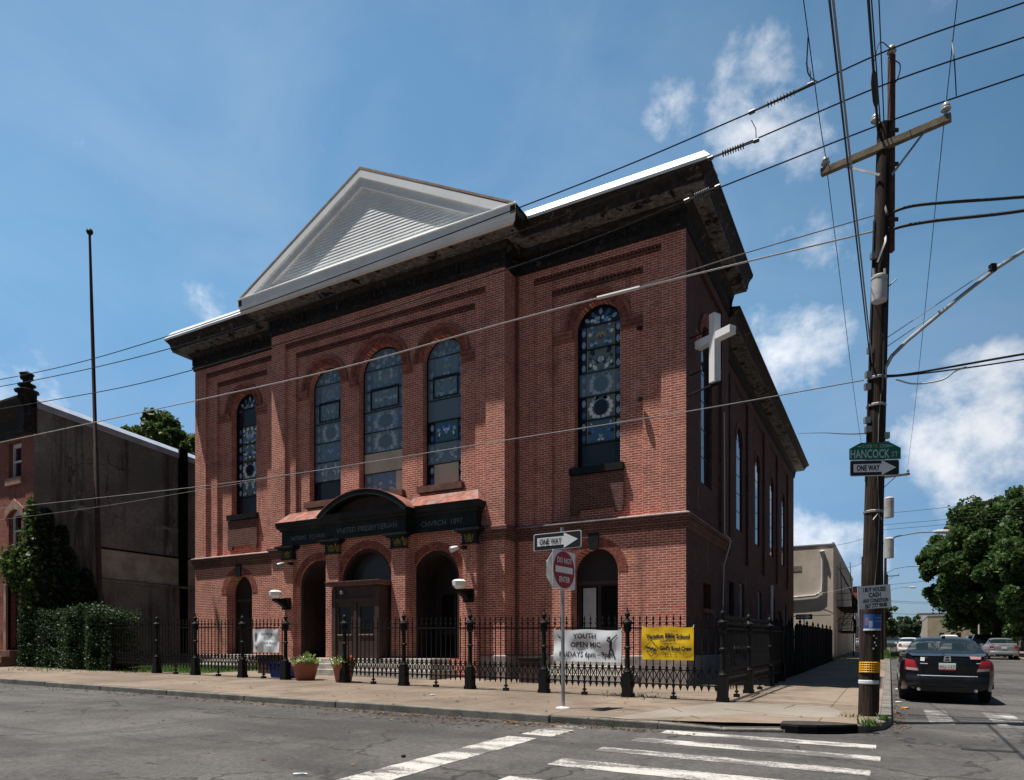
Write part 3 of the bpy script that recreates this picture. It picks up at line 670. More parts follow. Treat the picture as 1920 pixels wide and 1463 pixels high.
for pth in ([(CRT + .12, 0), (0, 0), (0, 5.54)], [(WL, 5.54), (WL, 0), (CL - .12, 0)]): mb = MB(); sweep(mb, pth, cap_); mb.build('stone_ledge', M['granite'], church)
# entablature
ent = [(0, 12.70), (.05, 12.70), (.05, 12.78), (.09, 12.80), (.09, 12.86), (.05, 12.87), (.05, 13.20), (.10, 13.23), (.15, 13.27), (.20, 13.36)]
mb = MB(); sweep(mb, PATH, ent); mb.build('frieze', M['cornice'], church)
mb = MB(); sweep(mb, PATH, [(.0, 13.36), (.60, 13.38), (.60, 13.46)]); mb.build('soffit', M['soffit'], church)
crown = [(.60, 13.44), (.63, 13.46), (.64, 13.56), (.67, 13.66), (.73, 13.74), (.78, 13.79), (.78, 13.86), (.0, 13.90)]
for sg_ in ([0, 1, 2], [4, 5, 6]): mb = MB(); sweep(mb, PATH, crown, sg_); mb.build('crown_moulding', M['crown'], church)
mb = MB(); sweep(mb, PATH, [(.60, 13.43), (.74, 13.43), (.76, 13.55), (.79, 13.62), (.80, 13.84), (.83, 13.86), (.83, 13.89), (.62, 14.06), (.60, 14.0)], [3]); mb.build('pediment_sill', M['white_trim'], church)
fl = [(.795, 13.80), (.81, 13.875), (.62, 14.16), (.30, 14.16)]
for sg_ in ([0, 1], [5]): mb = MB(); sweep(mb, PATH, fl, sg_); mb.build('roof_flashing', M['flashing'], church)
mb = MB(); sweep(mb, PATH, [(.795, 13.82), (.80, 13.88), (.3, 13.95)], [6]); mb.build('gutter_edge', M['portico_black'], church)
# frieze panels and little scroll brackets, blackened with soot
mb = MB()
def frieze_panels(u0, u1, n):
    k = max(1, round((u1 - u0) / 1.55)); w = (u1 - u0) / k
    for i in range(k):
        a, b = u0 + i * w, u0 + (i + 1) * w
        for z0, z1, aa, bb in ((12.94, 12.97, a + .16, b - .16), (13.13, 13.16, a + .16, b - .16)): mb.box(aa, bb, -n - .03, -n + .01, z0, z1)
        for x in (a + .16, b - .19): mb.box(x, x + .03, -n - .03, -n + .01, 12.97, 13.13)
        for s_ in range(7):
            x = a + .3 + (b - a - .6) * s_ / 6; r = random.uniform(.02, .05)
            mb.obox((x, -n - .015, 13.05 + random.uniform(-.03, .03)), (r, 0, r * .4), (0, .02, 0), (-r * .3, 0, r * .8))
        mb.box(a - .05, a + .05, -n - .05, -n + .01, 12.9, 13.2)
for a_ in ((CRT + .1, -.0, .05), (WL, CL - .1, .05), (CL, CRT, CN + .05)): mb = MB(); frieze_panels(*a_); mb.build('frieze_ornament', M['cornice'], church)
# rear block cornice and roofs
mb = MB(); sweep(mb, [(-.5, 5.54), (-.5, 27.95)], [(0, 12.2), (.05, 12.2), (.05, 12.26), (.03, 12.3), (.03, 12.48), (.12, 12.55), (.14, 12.6)]); mb.build('frieze', M['cornice'], church)
mb = MB(); sweep(mb, [(-.5, 5.54), (-.5, 27.95)], [(.1, 12.6), (.62, 12.61), (.62, 12.66)]); mb.build('soffit', M['soffit'], church)
mb = MB(); sweep(mb, [(-.5, 5.54), (-.5, 27.95)], [(.62, 12.65), (.66, 12.72), (.76, 12.82), (.88, 12.88), (.88, 12.96), (.2, 13.06)]); mb.build('crown_moulding', M['crown'], church)
mb = MB()
mb.add([(WL - .3, -.3, 14.02), (0.3, -.3, 14.02), (.3, 5.6, 14.02), (WL - .3, 5.6, 14.02)], [(0, 1, 2, 3)])
mb.add([(-.3, 5.5, 13.0), (-.3, 27.9, 13.0), (C0, 27.9, 15.4), (C0, 5.5, 15.4), (-19.5, 5.5, 13.0), (-19.5, 27.9, 13.0)], [(0, 1, 2, 3), (3, 2, 5, 4), (1, 5, 2)])
mb.build('roof', M['roof'], church)
# pediment
SL = 2.84 / 5.5; HP = 5.5; ZB = 13.84; ZA = ZB + 2.84
def tri(h0, zoff): return [(C0 - h0, ZB), (C0, ZA - zoff), (C0 + h0, ZB)]
mb = MB()
o_, i_ = [(C0 - HP, ZB), (C0, ZA), (C0 + HP, ZB)], [(C0 - HP + .50, ZB), (C0, ZA - .26), (C0 + HP - .50, ZB)]
for (a0, a1, b0, b1) in ((o_[0], o_[1], i_[0], i_[1]), (o_[1], o_[2], i_[1], i_[2])):
    q = [a0, a1, b1, b0]; mb.add([front(u, n, z) for n in (1.5, .72) for u, z in q], [(0, 1, 2, 3), (4, 5, 6, 7), (0, 1, 5, 4), (1, 2, 6, 5), (2, 3, 7, 6), (3, 0, 4, 7)])
mb.build('raking_cornice', M['white_trim'], church)
mb = MB()
for k in (1, 2):
    a, b = (i_[0], i_[1]) if k == 1 else (i_[1], i_[2]); t = .26
    sh = lambda p, s_: (p[0], p[1] - s_)
    q = [sh(a, -.0), sh(b, 0), sh(b, t), sh(a, t)]; mb.add([front(u, n, z) for n in (1.43, 1.30) for u, z in q], [(0, 1, 2, 3), (0, 1, 5, 4), (2, 3, 7, 6)])
mb.build('pediment_trim', M['white_trim'], church)
mb = MB()
for s_ in (-1, 1):
    mb.add([front(C0 + s_ * (HP + .06), n, ZB - .03 + dz) for n in (1.508, -5.5) for dz in (.03, .10)] + [front(C0, n, ZA + dz) for n in (1.508, -5.5) for dz in (0, .07)],
           [(0, 1, 5, 4), (2, 3, 7, 6), (1, 3, 7, 5), (0, 2, 6, 4), (0, 1, 3, 2)])
mb.build('roof', M['roof_edge'], church)
mb = MB(); zt = ZA - .26 - .26; zb = 14.04; dz = .098; z = zb
while z < zt - .02:
    z1 = min(z + dz, zt); h0, h1 = (zt - z) / SL, max(0, (zt - z1) / SL)
    mb.add([front(C0 - h0, 1.340, z), front(C0 + h0, 1.340, z), front(C0 + h1, 1.325, z1), front(C0 - h1, 1.325, z1), front(C0 - h0, 1.325, z), front(C0 + h0, 1.325, z)], [(0, 1, 2, 3), (0, 1, 5, 4)]); z = z1
mb.build('pediment_siding', M['siding'], church)
for x in (C0 - HP, C0 + HP): mb = MB(); mb.box(x - .08, x + .08, -1.5, .6, 13.62, 13.9); mb.build('pediment_return', M['crown'], church)
# ---------------- stained glass
def ell(mb, T, u, n, z, a, b, rot=0., mi=0, k=9, pinch=False):
    pts = []
    for i in range(k):
        t = 2 * math.pi * i / k; x, y = a * math.cos(t), b * math.sin(t)
        if pinch: x *= .55 + .45 * abs(math.cos(t))
        pts.append(T(u + x * math.cos(rot) - y * math.sin(rot), n, z + x * math.sin(rot) + y * math.cos(rot)))
    mb.add(pts, [tuple(range(k))], mi)
def inside(u, z, uc, hw, zs): return abs(u - uc) < hw if z < zs else math.hypot(u - uc, z - zs) < hw
def stained(T, uc, hw, z0, zs, n, kinds, tone=0, fine=1.0):
    """returns a mesh builder with the leaded design; kinds lists the panels from the bottom up"""
    mb = MB(); slab(mb, T, arch(uc, hw, z0, zs), [], n, n, 0, sides=False)
    H = zs + hw - z0; P = len(kinds); ph = (zs + hw * .25 - z0) / P; cw = hw * .64
    for p, kd in enumerate(kinds):
        a, b = z0 + p * ph, z0 + (p + 1) * ph
        if kd == 'smoke': mb.add([T(u, n + .003, z) for u, z in rect(uc - cw, uc + cw, a + .02, b - .02)], [(0, 1, 2, 3)], 8); continue
        mb.add([T(u, n + .002, z) for u, z in rect(uc - cw, uc + cw, a, b)], [(0, 1, 2, 3)], 4 if kd != 'blue' else 5)
        for s_ in (-1, 1):
            for q in (.25, .75): ell(mb, T, uc + s_ * hw * .82, n + .004, a + ph * q, hw * .10, ph * .16, 0, 1 if random.random() < .75 else 3, 8, True)
            mb.add([T(u, n + .005, z) for u, z in rect(uc + s_ * cw - .012, uc + s_ * cw + .012, a, b)], [(0, 1, 2, 3)], 6 if tone else 7)
        zc = (a + b) / 2
        if kd == 'urn':
            for s_ in (-1, 1):
                for t in range(9):
                    g = -1.3 + t * .42; rr = cw * random.uniform(.68, .82)
                    ell(mb, T, uc + s_ * rr * math.cos(g), n + .005, zc + ph * .44 * math.sin(g), cw * .17, ph * .10, s_ * g, 2 if random.random() < .8 else 1, 8)
            ell(mb, T, uc, n + .007, zc, cw * .52, ph * .33, 0, 0, 14); ell(mb, T, uc, n + .008, zc + ph * .38, cw * .16, ph * .08, 0, 5, 8)
        else:
            pal = {'scroll': (2, 2, 1, 4, 0, 8), 'blue': (3, 3, 1, 3, 0, 2), 'crown': (1, 3, 2, 5, 5, 1)}[kd]
            for t in range(int(15 * fine)):
                du, dzv = random.uniform(.05, .85) * cw, random.uniform(-.44, .44) * ph; mi = random.choice(pal)
                sa, sb, ro = random.uniform(.06, .17) * cw, random.uniform(.05, .12) * ph, random.uniform(0, 3.1)
                for s_ in (-1, 1): ell(mb, T, uc + s_ * du, n + .005 + t * .0003, zc + dzv, sa, sb, s_ * ro, mi, 8)
            ell(mb, T, uc, n + .012, zc, cw * .14, ph * .12, 0, random.choice((0, 1, 3)), 8)
            if kd == 'crown':
                for t in (-1, 0, 1): ell(mb, T, uc + t * cw * .25, n + .013, zc + ph * .05, cw * .10, ph * .12, t * .5, 6, 8)
    # head of the window
    zh = z0 + P * ph
    for t in range(7):
        g = math.pi * (t + .5) / 7; ell(mb, T, uc + hw * .83 * math.cos(g), n + .005, zs + hw * .83 * math.sin(g), hw * .14, hw * .09, g, 1 if t % 2 else 3, 8, True)
    for t in range(12):
        g = random.uniform(.15, 1.5); rr = random.uniform(.1, .58) * hw
        for s_ in (-1, 1): ell(mb, T, uc + s_ * rr * math.cos(g), n + .006 + t * .0003, max(zh, zs) + rr * math.sin(g) * .9, hw * .09, hw * .07, g, random.choice((1, 3, 5, 2)), 8)
    return mb, ph
def gwindow(T, uc, hw, z0, zs, n, kinds, tone=0, storm=(), boards=(), sill='dark', fw=.05, label=None, fine=1., sheet='storm'):
    P = len(kinds); mb = MB(); o = arch(uc, hw, z0, zs); i_ = arch(uc, hw - fw, z0 + fw, zs)
    slab(mb, T, o, [i_], n + .06, n - .02)
    wf = mb.build('window', M['portico_black'], church, label=label)
    g, ph = stained(T, uc, hw - fw, z0 + fw, zs, n, kinds, tone, fine); g.build('pane', SG, wf)
    mb = MB()
    for p in range(1, P + 1):
        z = z0 + fw + p * ph; h = hw - fw if z < zs else math.sqrt(max(.01, (hw - fw) ** 2 - (z - zs) ** 2))
        mb = MB(); mb.add([T(u, nn, zz) for nn in (n + .05, n + .0) for u, zz in rect(uc - h, uc + h, z - .016, z + .016)], [(0, 1, 2, 3), (0, 1, 5, 4), (2, 3, 7, 6)]); mb.build('glazing_bar', M['plastic_black'], wf)
    for a, b in storm:                                              # protective sheets over some panels, reflected sky put into the storm colour
        za, zb_ = z0 + fw + a * ph, z0 + fw + b * ph; mb = MB()
        if b >= P: pts = [(uc - hw + fw, za), (uc + hw - fw, za)] + arch(uc, hw - fw, z0, zs)[2:]
        else: pts = rect(uc - hw + fw, uc + hw - fw, za + .02, zb_ - .02)
        slab(mb, T, pts, [], n + .045, n + .04); mb.build('storm_pane', M[sheet], wf)
    for p, f0, f1 in boards:
        za, zb_ = z0 + fw + p * ph, z0 + fw + (p + 1) * ph; mb = MB(); w = hw - fw
        slab(mb, T, rect(uc - w + 2 * w * f0, uc - w + 2 * w * f1, za + .02, zb_ - .02), [], n + .055, n + .02); mb.build('replacement_panel', M['board'], wf)
    if sill:
        mb = MB(); sn = n + .45
        mb.add([T(u, nn, zz) for nn, zt in ((sn, z0 - .02), (n - .05, z0 + .02)) for u, zz in ((uc - hw - .12, z0 - .22), (uc + hw + .12, z0 - .22), (uc + hw + .12, zt), (uc - hw - .12, zt))],
               [(0, 1, 2, 3), (0, 1, 5, 4), (1, 2, 6, 5), (2, 3, 7, 6), (3, 0, 4, 7)])
        mb.build('sill', M['portico_black'] if sill == 'dark' else M['brown_stone'], wf)
    return wf
hw, z0, zs = WIN['wing']
gwindow(front, UCR, hw, z0, zs, -.52, ['smoke', 'blue', 'urn', 'urn', 'scroll', 'crown'], 1, storm=[(3, 4)], label='tall arched window with blue and white stained glass')
gwindow(front, UCL, hw, z0, zs, -.52, ['smoke', 'scroll', 'urn', 'scroll', 'scroll', 'smoke'], 0, label='arched window of dark stained glass with an empty head')
gwindow(front, C0 - 2.43, *WIN['flank'], .22, ['smoke', 'scroll', 'blue', 'urn', 'scroll', 'crown'], 0, storm=[(1, 2), (2, 3), (3, 4), (4, 5), (5, 6)], sill='stone', label='sky-tinted arched window of blue stained glass')
gwindow(front, C0, *WIN['mid'], .22, ['blue', 'scroll', 'urn', 'urn', 'scroll', 'crown'], 0, storm=[(0, 1), (2, 3), (3, 4), (4, 5), (5, 6)], boards=[(1, 0, 1), (0, .78, 1)], sill='stone', label='wide arched window with a blank tan panel')
gwindow(front, C0 + 2.43, *WIN['flank'], .22, ['scroll', 'scroll', 'blue', 'smoke', 'scroll', 'crown'], 0, storm=[(1, 2), (3, 4), (4, 5), (5, 6)], boards=[(0, .18, .86)], sill='stone', label='arched window with a tan panel at its foot')
# inner casements of the upper panels
for u, k in CW:
    mb = MB(); hw, z0, zs = WIN[k]; ph = (zs + hw * .25 - z0 - .05) / 6; za, zb_ = z0 + 4 * ph + .1, z0 + 5 * ph + .1; c = hw * .66
    slab(mb, front, rect(u - c, u + c, za, zb_), [rect(u - c + .04, u + c - .04, za + .04, zb_ - .04)], .30, .26)
    mb.build('casement_frame', M['plastic_black'], church)
wside = lambda u, hw, z0, zs, n, lab: gwindow(side, u, hw, z0, zs, n, ['smoke', 'scroll', 'smoke', 'scroll', 'smoke'], 0, storm=[(0, 1), (1, 2), (2, 3), (3, 4), (4, 5)], sill=None, fine=.2, sheet='mirror_pane')
wside(2.8, .70, 6.4, 10.5, -.27, '')
for u in RW: wside(u, .62, 6.3, 9.85, -.70, '')
for i, (u, w_, z0, z1) in enumerate([(u, .5, 2.55, 4.15) for u in RW[:3]] + [(21.75, .45, .5, 3.6), (23.9, .5, 2.55, 4.1), (8.6, .5, .5, 4.05)]):
    mb = MB(); slab(mb, side, rect(u - w_, u + w_, z0, z1), [rect(u - w_ + .06, u - .03, z0 + .06, z1 - .06), rect(u + .03, u + w_ - .06, z0 + .06, z1 - .06)], -.60, -.66)
    wf = mb.build('window', M['white_wall'] if i < 3 or i == 4 else M['door'], church)
    mb = MB(); mb.box(-.68, -.655, u - w_, u + w_, z0, z1); mb.build('pane', M['mirror_pane'], wf)
mb = MB(); mb.box(-.42, -.38, 1.95, 2.95, 2.66, 3.42); mb.build('vent_pane', M['dark'], church)
mb = MB(); mb.box(-.03, .09, 1.9, 3.0, 2.54, 2.66); mb.build('sill', M['brown_stone'], church)
# ---------------- wing doors and stoops
for uc, lit in ((UCR, True), (UCL, False)):
    mb = MB(); slab(mb, front, arch(uc, .715, 1.2, 3.65), [rect(uc - .56, uc - .05, 1.5, 3.3), rect(uc + .05, uc + .56, 1.5, 3.3)], -.42, -.5)
    d = mb.build('door', M['door'], church)
    mb = MB()
    for s_ in (-1, 1): mb.box(uc + s_ * .305 - .26, uc + s_ * .305 + .26, .46, .49, 1.5, 3.3)
    mb.build('door_panel', M['door'] if not lit else M['dark'], d)
    if lit: mb = MB(); mb.box(uc - .52, uc - .12, .445, .455, 1.5, 3.26); mb.build('frosted_pane', mat('frosted_glass', (.42, .43, .43), .5, .08, 3), d)
    mb = MB(); mb.box(uc - .715, uc + .715, .40, .5, 3.36, 3.46); mb.build('transom_bar', M['brown_wood'], d)
    g = gz(uc, -.6, SW); zt = 1.22
    for k in range(3):
        mb = MB(); mb.box(uc - 1.05 - .12 * k, uc + 1.05 + .12 * k, -.42 - .32 * k, -.06 if k else .45, g - .1, zt - (zt - g) / 3 * k); mb.build('step', M['step_stone'], church, bevel=.015)
# ---------------- portico
PB = 1.2
def portico_bay(uc, hw, u0, u1, n, depth):
    mb = MB(); a = arch(uc, hw, PB, 3.65); face(mb, front, rect(u0, u1, .4, 5.16), [a], n); jambs(mb, front, a, n, n - depth, True)
    for u in (u0, u1): mb.add([front(u, n, .4), front(u, -.1, .4), front(u, -.1, 5.16), front(u, n, 5.16)], [(0, 1, 2, 3)])
    mb.build('wall', M['brick'], church)
    mb = MB(); voussoirs(mb, front, uc, 3.65, hw, hw + .24, n + .012, n - .05, 44); mb.build('arch_ring', M['voussoir'], church)
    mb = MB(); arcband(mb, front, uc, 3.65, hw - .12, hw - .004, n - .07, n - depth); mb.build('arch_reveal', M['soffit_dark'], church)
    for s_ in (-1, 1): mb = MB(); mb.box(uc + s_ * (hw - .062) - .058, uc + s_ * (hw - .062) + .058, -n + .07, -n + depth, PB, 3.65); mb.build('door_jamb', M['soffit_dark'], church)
portico_bay(C0 - 2.42, .88, C0 - 3.98, C0 - 1.6, .82, 1.15); portico_bay(C0 + 2.42, .88, C0 + 1.6, C0 + 3.98, .82, 1.15)
portico_bay(C0, 1.06, C0 - 1.64, C0 + 1.64, 1.2, .6)
for uc in (C0 - 2.42, C0 + 2.42):
    mb = MB(); slab(mb, front, arch(uc, .88, PB, 3.65), [rect(uc - .5, uc - .04, 2.1, 3.25), rect(uc + .04, uc + .5, 2.1, 3.25), rect(uc - .5, uc - .04, 1.4, 1.95), rect(uc + .04, uc + .5, 1.4, 1.95)], -.28, -.38)
    d = mb.build('door', M['door'], church); mb = MB()
    for s_ in (-1, 1): mb.box(uc + s_ * .27 - .23, uc + s_ * .27 + .23, .32, .35, 1.4, 3.25)
    mb.build('door_panel', M['dark'], d)
mb = MB(); slab(mb, front, arch(C0, 1.0, 3.55, 3.65), [], .74, .7); mb.build('fanlight', glassy('smoky_fanlight', (.035, .045, .05), .3), church)
CAPS = [(C0 - 3.74, .24, .82, .95), (C0 + 3.74, .24, .82, .95), (C0 - 1.36, .27, 1.2, 1.3), (C0 + 1.36, .27, 1.2, 1.3)]
for u, w_, n0, n1 in CAPS:
    mb = MB(); mb.box(u - w_, u + w_, -n1, -n0 + .02, .5, 4.6); mb.build('pilaster', M['brick'], church)
    mb = MB()
    for z0, z1, e in ((4.6, 4.64, .05), (4.64, 4.94, .02), (4.94, 4.99, .12), (4.99, 5.06, .20)):
        mb.box(u - w_ - e, u + w_ + e, -n1 - e, -n0 + .02, z0, z1)
    cap = mb.build('capital', M['portico_black'], church)
    mb = MB()
    def lyre(T, uu, nn):
        for s_ in (-1, 1):
            pts = [(uu + s_ * x, 4.66 + z) for x, z in ((.05, 0), (.11, .03), (.13, .10), (.13, .18), (.17, .25))]
            for a, b in zip(pts, pts[1:]): mb.bar(T(a[0], nn, a[1]), T(b[0], nn, b[1]), .025, .02)
        for rr, mi in ((.075, 0), (.045, 0)):
            for k in range(10):
                t0, t1 = k * .628, (k + 1) * .628
                mb.bar(T(uu + rr * math.cos(t0), nn, 4.79 + rr * 1.4 * math.sin(t0)), T(uu + rr * math.cos(t1), nn, 4.79 + rr * 1.4 * math.sin(t1)), .02, .02)
        mb.bar(T(uu, nn, 4.66), T(uu, nn, 4.88), .02, .02)
    lyre(front, u, n1 + .025)
    if u > C0 - 1.5 and u < C0 + 2: lyre(lambda a, n, z: (u + w_ + .025, a, z), -(n0 + .1), 0)
    mb.build('gilded_ornament', M['gold'], cap)
PP = [(C0 - 4.0, -.7), (C0 - 4.0, -.97), (C0 - 1.66, -.97), (C0 - 1.66, -1.32), (C0 + 1.66, -1.32), (C0 + 1.66, -.97), (C0 + 4.0, -.97), (C0 + 4.0, -.7)]
mb = MB(); sweep(mb, PP, [(0, 5.13), (.0, 5.58)], caps=False); sweep(mb, PP, [(0, 5.56), (.04, 5.58), (.06, 5.64), (.13, 5.68), (.155, 5.78), (.17, 5.87), (0, 5.88)])
sweep(mb, PP, [(0, 5.06), (.035, 5.07), (.035, 5.13), (0, 5.14)]); mb.build('portico_entablature', M['portico_black'], church)
lt = mat('tarnished_letters', (.15, .155, .145), .6, .5, 30)
text('NORRIS  SQVARE', .21, lt, (C0 - 2.75, -.972, 5.25), (1, 0, 0), (0, 0, 1), church)
text('VNITED PRESBYTERIAN', .235, lt, (C0 + .1, -1.322, 5.25), (1, 0, 0), (0, 0, 1), church, sx=1.02)
text('CHVRCH  1897', .23, lt, (C0 + 2.75, -.972, 5.25), (1, 0, 0), (0, 0, 1), church)
RR = 2.73; zc = 6.54 - RR; ha = math.asin(1.84 / RR)
mb = MB(); arcband(mb, front, C0, zc, RR - .17, RR - .004, 1.50, .7, math.pi / 2 - ha, math.pi / 2 + ha, 28); mb.build('curved_pediment', M['portico_black'], church)
mb = MB(); arcband(mb, front, C0, zc, RR, RR + .02, 1.52, .7, math.pi / 2 - ha - .01, math.pi / 2 + ha + .01, 28); mb.build('curved_roof', M['red_roof'], church)
mb = MB(); seg = [(C0 + (RR - .1) * math.sin(a), zc + (RR - .1) * math.cos(a)) for a in [ha * (1 - k / 10) for k in range(21)]]
slab(mb, front, seg, [], 1.1, 1.05); mb.build('curved_tympanum', M['brown_wood'], church)
for u0, u1 in ((C0 - 4.16, C0 - 1.5), (C0 + 1.5, C0 + 4.16)):
    mb = MB(); mb.add([(u0, -1.13, 5.885), (u1, -1.13, 5.885), (u1 - (.28 if u1 > C0 + 2 else 0), -.69, 6.27), (u0 + (.28 if u0 < C0 - 2 else 0), -.69, 6.27), (u0, -.69, 5.885), (u1, -.69, 5.885)], [(0, 1, 2, 3), (0, 3, 4), (1, 5, 2)]); mb.build('portico_roof', M['red_roof'], church)
# steps up to the portico
for k, (n1, zt) in enumerate(((1.74, 1.19), (2.0, 1.02), (2.26, .85))):
    mb = MB(); mb.box(C0 - 2.95 - .14 * k, C0 + 2.95 + .14 * k, -n1, -.1, .2, zt); mb.build('step', M['step_stone'], church, bevel=.015)
# wooden vestibule
V0, V1, VN = C0 - .9, C0 + .94, 1.72
mb = MB(); slab(mb, front, rect(V0, V1, 1.19, 3.46), [rect(V0 + .22, V0 + .74, 1.95, 2.82), rect(V1 - .74, V1 - .22, 1.95, 2.82)], VN, VN - .06)
for u in (V0, V1): mb.box(u - .03, u + .03, -VN + .001, -1.19, 1.19, 3.46)
mb.box(V0 - .04, V0 + .12, -VN - .05, -VN + .02, 1.19, 3.4); mb.box(V1 - .12, V1 + .04, -VN - .05, -VN + .02, 1.19, 3.4)
mb.box((V0 + V1) / 2 - .05, (V0 + V1) / 2 + .05, -VN - .03, -VN, 1.19, 3.1); mb.box(V0 + .12, V1 - .12, -VN - .04, -VN, 2.95, 3.08)
ves = mb.build('vestibule', M['brown_wood'], church)
mb = MB(); mb.box(V0 - .2, V1 + .14, -VN - .16, -1.0, 3.47, 3.58); mb.box(V0 - .22, V1 + .16, -VN - .18, -1.0, 3.585, 3.61); mb.build('flat_roof', M['brown_stone'], ves)
mb = MB()
for a in (V0 + .22, V1 - .74): mb.box(a, a + .52, -VN + .035, -VN + .045, 1.95, 2.82)
mb.build('pane', M['pane_dark'], ves)
mb = MB()
for a in (V0 + .22, V1 - .74): mb.box(a - .03, a + .55, -VN - .03, -VN + .005, 1.91, 1.95)
mb.build('sill', M['pinkstone'], ves)
mb = MB(); mb.lathe((V0 + .42, -VN - .08, 3.2), [(.01, 0), (.06, .01), (.065, .1), (.03, .13)], 10); mb.build('small_lamp', M['steel'], ves)
# pipes and cables on the walls
mb = MB(); mb.tube([(CRT + .07, -.06, 12.7), (CRT + .07, -.06, 1.2)], .035, 6); mb.build('downpipe', M['brick_dark'], church)
mb = MB(); mb.tube([(.03, 4.7, 9.2), (.03, 4.72, 7.5), (.03, 4.75, 5.25), (.17, 4.9, 5.1), (.17, 4.95, 4.9), (.04, 4.6, 4.2), (.04, 4.45, 2.8), (.04, 4.5, .7)], .022, 6); mb.build('wall_cable', M['wire_white'], church)
mb = MB(); mb.tube([(-.42, 18.1, 1.4), (-.42, 18.1, 4.7)], .09, 8); mb.build('downpipe', M['white_wall'], church)
for z in (10.3, 8.35): mb = MB(); mb.lathe((UCR + 1.35, -.03, z), [(.02, -.05), (.09, -.03), (.09, .03), (.02, .05)], 8); mb.build('wall_anchor', M['cornice'], church)
# ------------------------------------------------------------------ things hung on the church
def white_cross():
    c = Vector((.75, 0.02, 8.43)); d = Vector((.87, -.49, 0)).normalized(); n = Vector((-.49, -.87, 0)).normalized(); up = Vector((0, 0, 1))
    o = thing('white_cross', 'white metal box cross bracketed off the church corner below the cornice', 'cross', c)
    mb = MB(); mb.obox(c + up * .9, d * .095, n * .12, up * .9); a = mb.build('upright', M['white_sign'], o, bevel=.01)
    mb = MB(); mb.obox(c + up * 1.18 - d * .345, d * .248, n * .118, up * .10); mb.obox(c + up * 1.18 + d * .345, d * .248, n * .118, up * .10); mb.build('crossbar', M['white_sign'], o, bevel=.01)
    mb = MB(); mb.tube([(.0, .05, 8.22), tuple(c + Vector((0, 0, -.02)))], .03, 6); mb.bar(c + d * -.2 - up * .03, c + d * .2 - up * .03, .08, .05)
    for z in (8.9, 9.9): mb.tube([(.0, .4, z), tuple(Vector((.75, .02, z)) - d * .1)], .018, 6)
    mb.build('bracket', M['iron'], o)
white_cross()
for x, y0, lab in ((C0 - 3.74, .95, 'white glass lamp on a black bracket left of the church entrance'), (C0 + 3.74, .95, 'white glass lamp on a black bracket right of the church entrance')):
    o = thing('wall_lamp', lab, 'wall lamp', (x, -y0, 2.95), 'lamps beside the church entrance')
    mb = MB(); mb.box(x - .16, x + .16, -y0 - .12, -y0, 2.86, 3.26); mb.add([(x + s_ * .09, y, z) for s_ in (-1, 1) for y, z in ((-y0 - .1, 2.9), (-y0 - .1, 3.22), (-y0 - .62, 3.24), (-y0 - .62, 3.14), (-y0 - .4, 3.06))],
        [(0, 1, 2, 3, 4), (5, 6, 7, 8, 9), (0, 1, 6, 5), (1, 2, 7, 6), (2, 3, 8, 7), (3, 4, 9, 8), (4, 0, 5, 9)]); mb.build('bracket', M['iron'], o)
    mb = MB(); mb.lathe((x, -y0 - .55, 3.22), [(.10, 0), (.13, .02), (.20, .10), (.215, .22), (.15, .27), (.03, .29)], 8); mb.build('lamp_shade', M['lamp_glass'], o)
for x, y0, z, s_, lab in ((C0 - 3.5, 1.15, 4.40, -1, 'grey flood lamp under the left end capital of the porch'), (C0 + 3.6, 1.15, 4.45, -1, 'white flood lamp under the right end capital of the porch')):
    o = thing('flood_lamp', lab, 'flood lamp', (x, -y0 + .18, z), 'flood lamps on the porch')
    mb = MB(); mb.box(x - .05, x + .05, -y0, -y0 + .2, z, z + .09); mb.build('bracket', M['iron'], o)
    mb = MB(); c = Vector((x - .1, -y0 - .08, z + .03)); ax = Vector((-.5, -.75, -.35)).normalized()
    mb.tube([c, c + ax * .08, c + ax * .24], [.05, .075, .09], 10); mb.build('lamp_head', M['white_sign'] if x > C0 else M['steel'], o, smooth='auto')
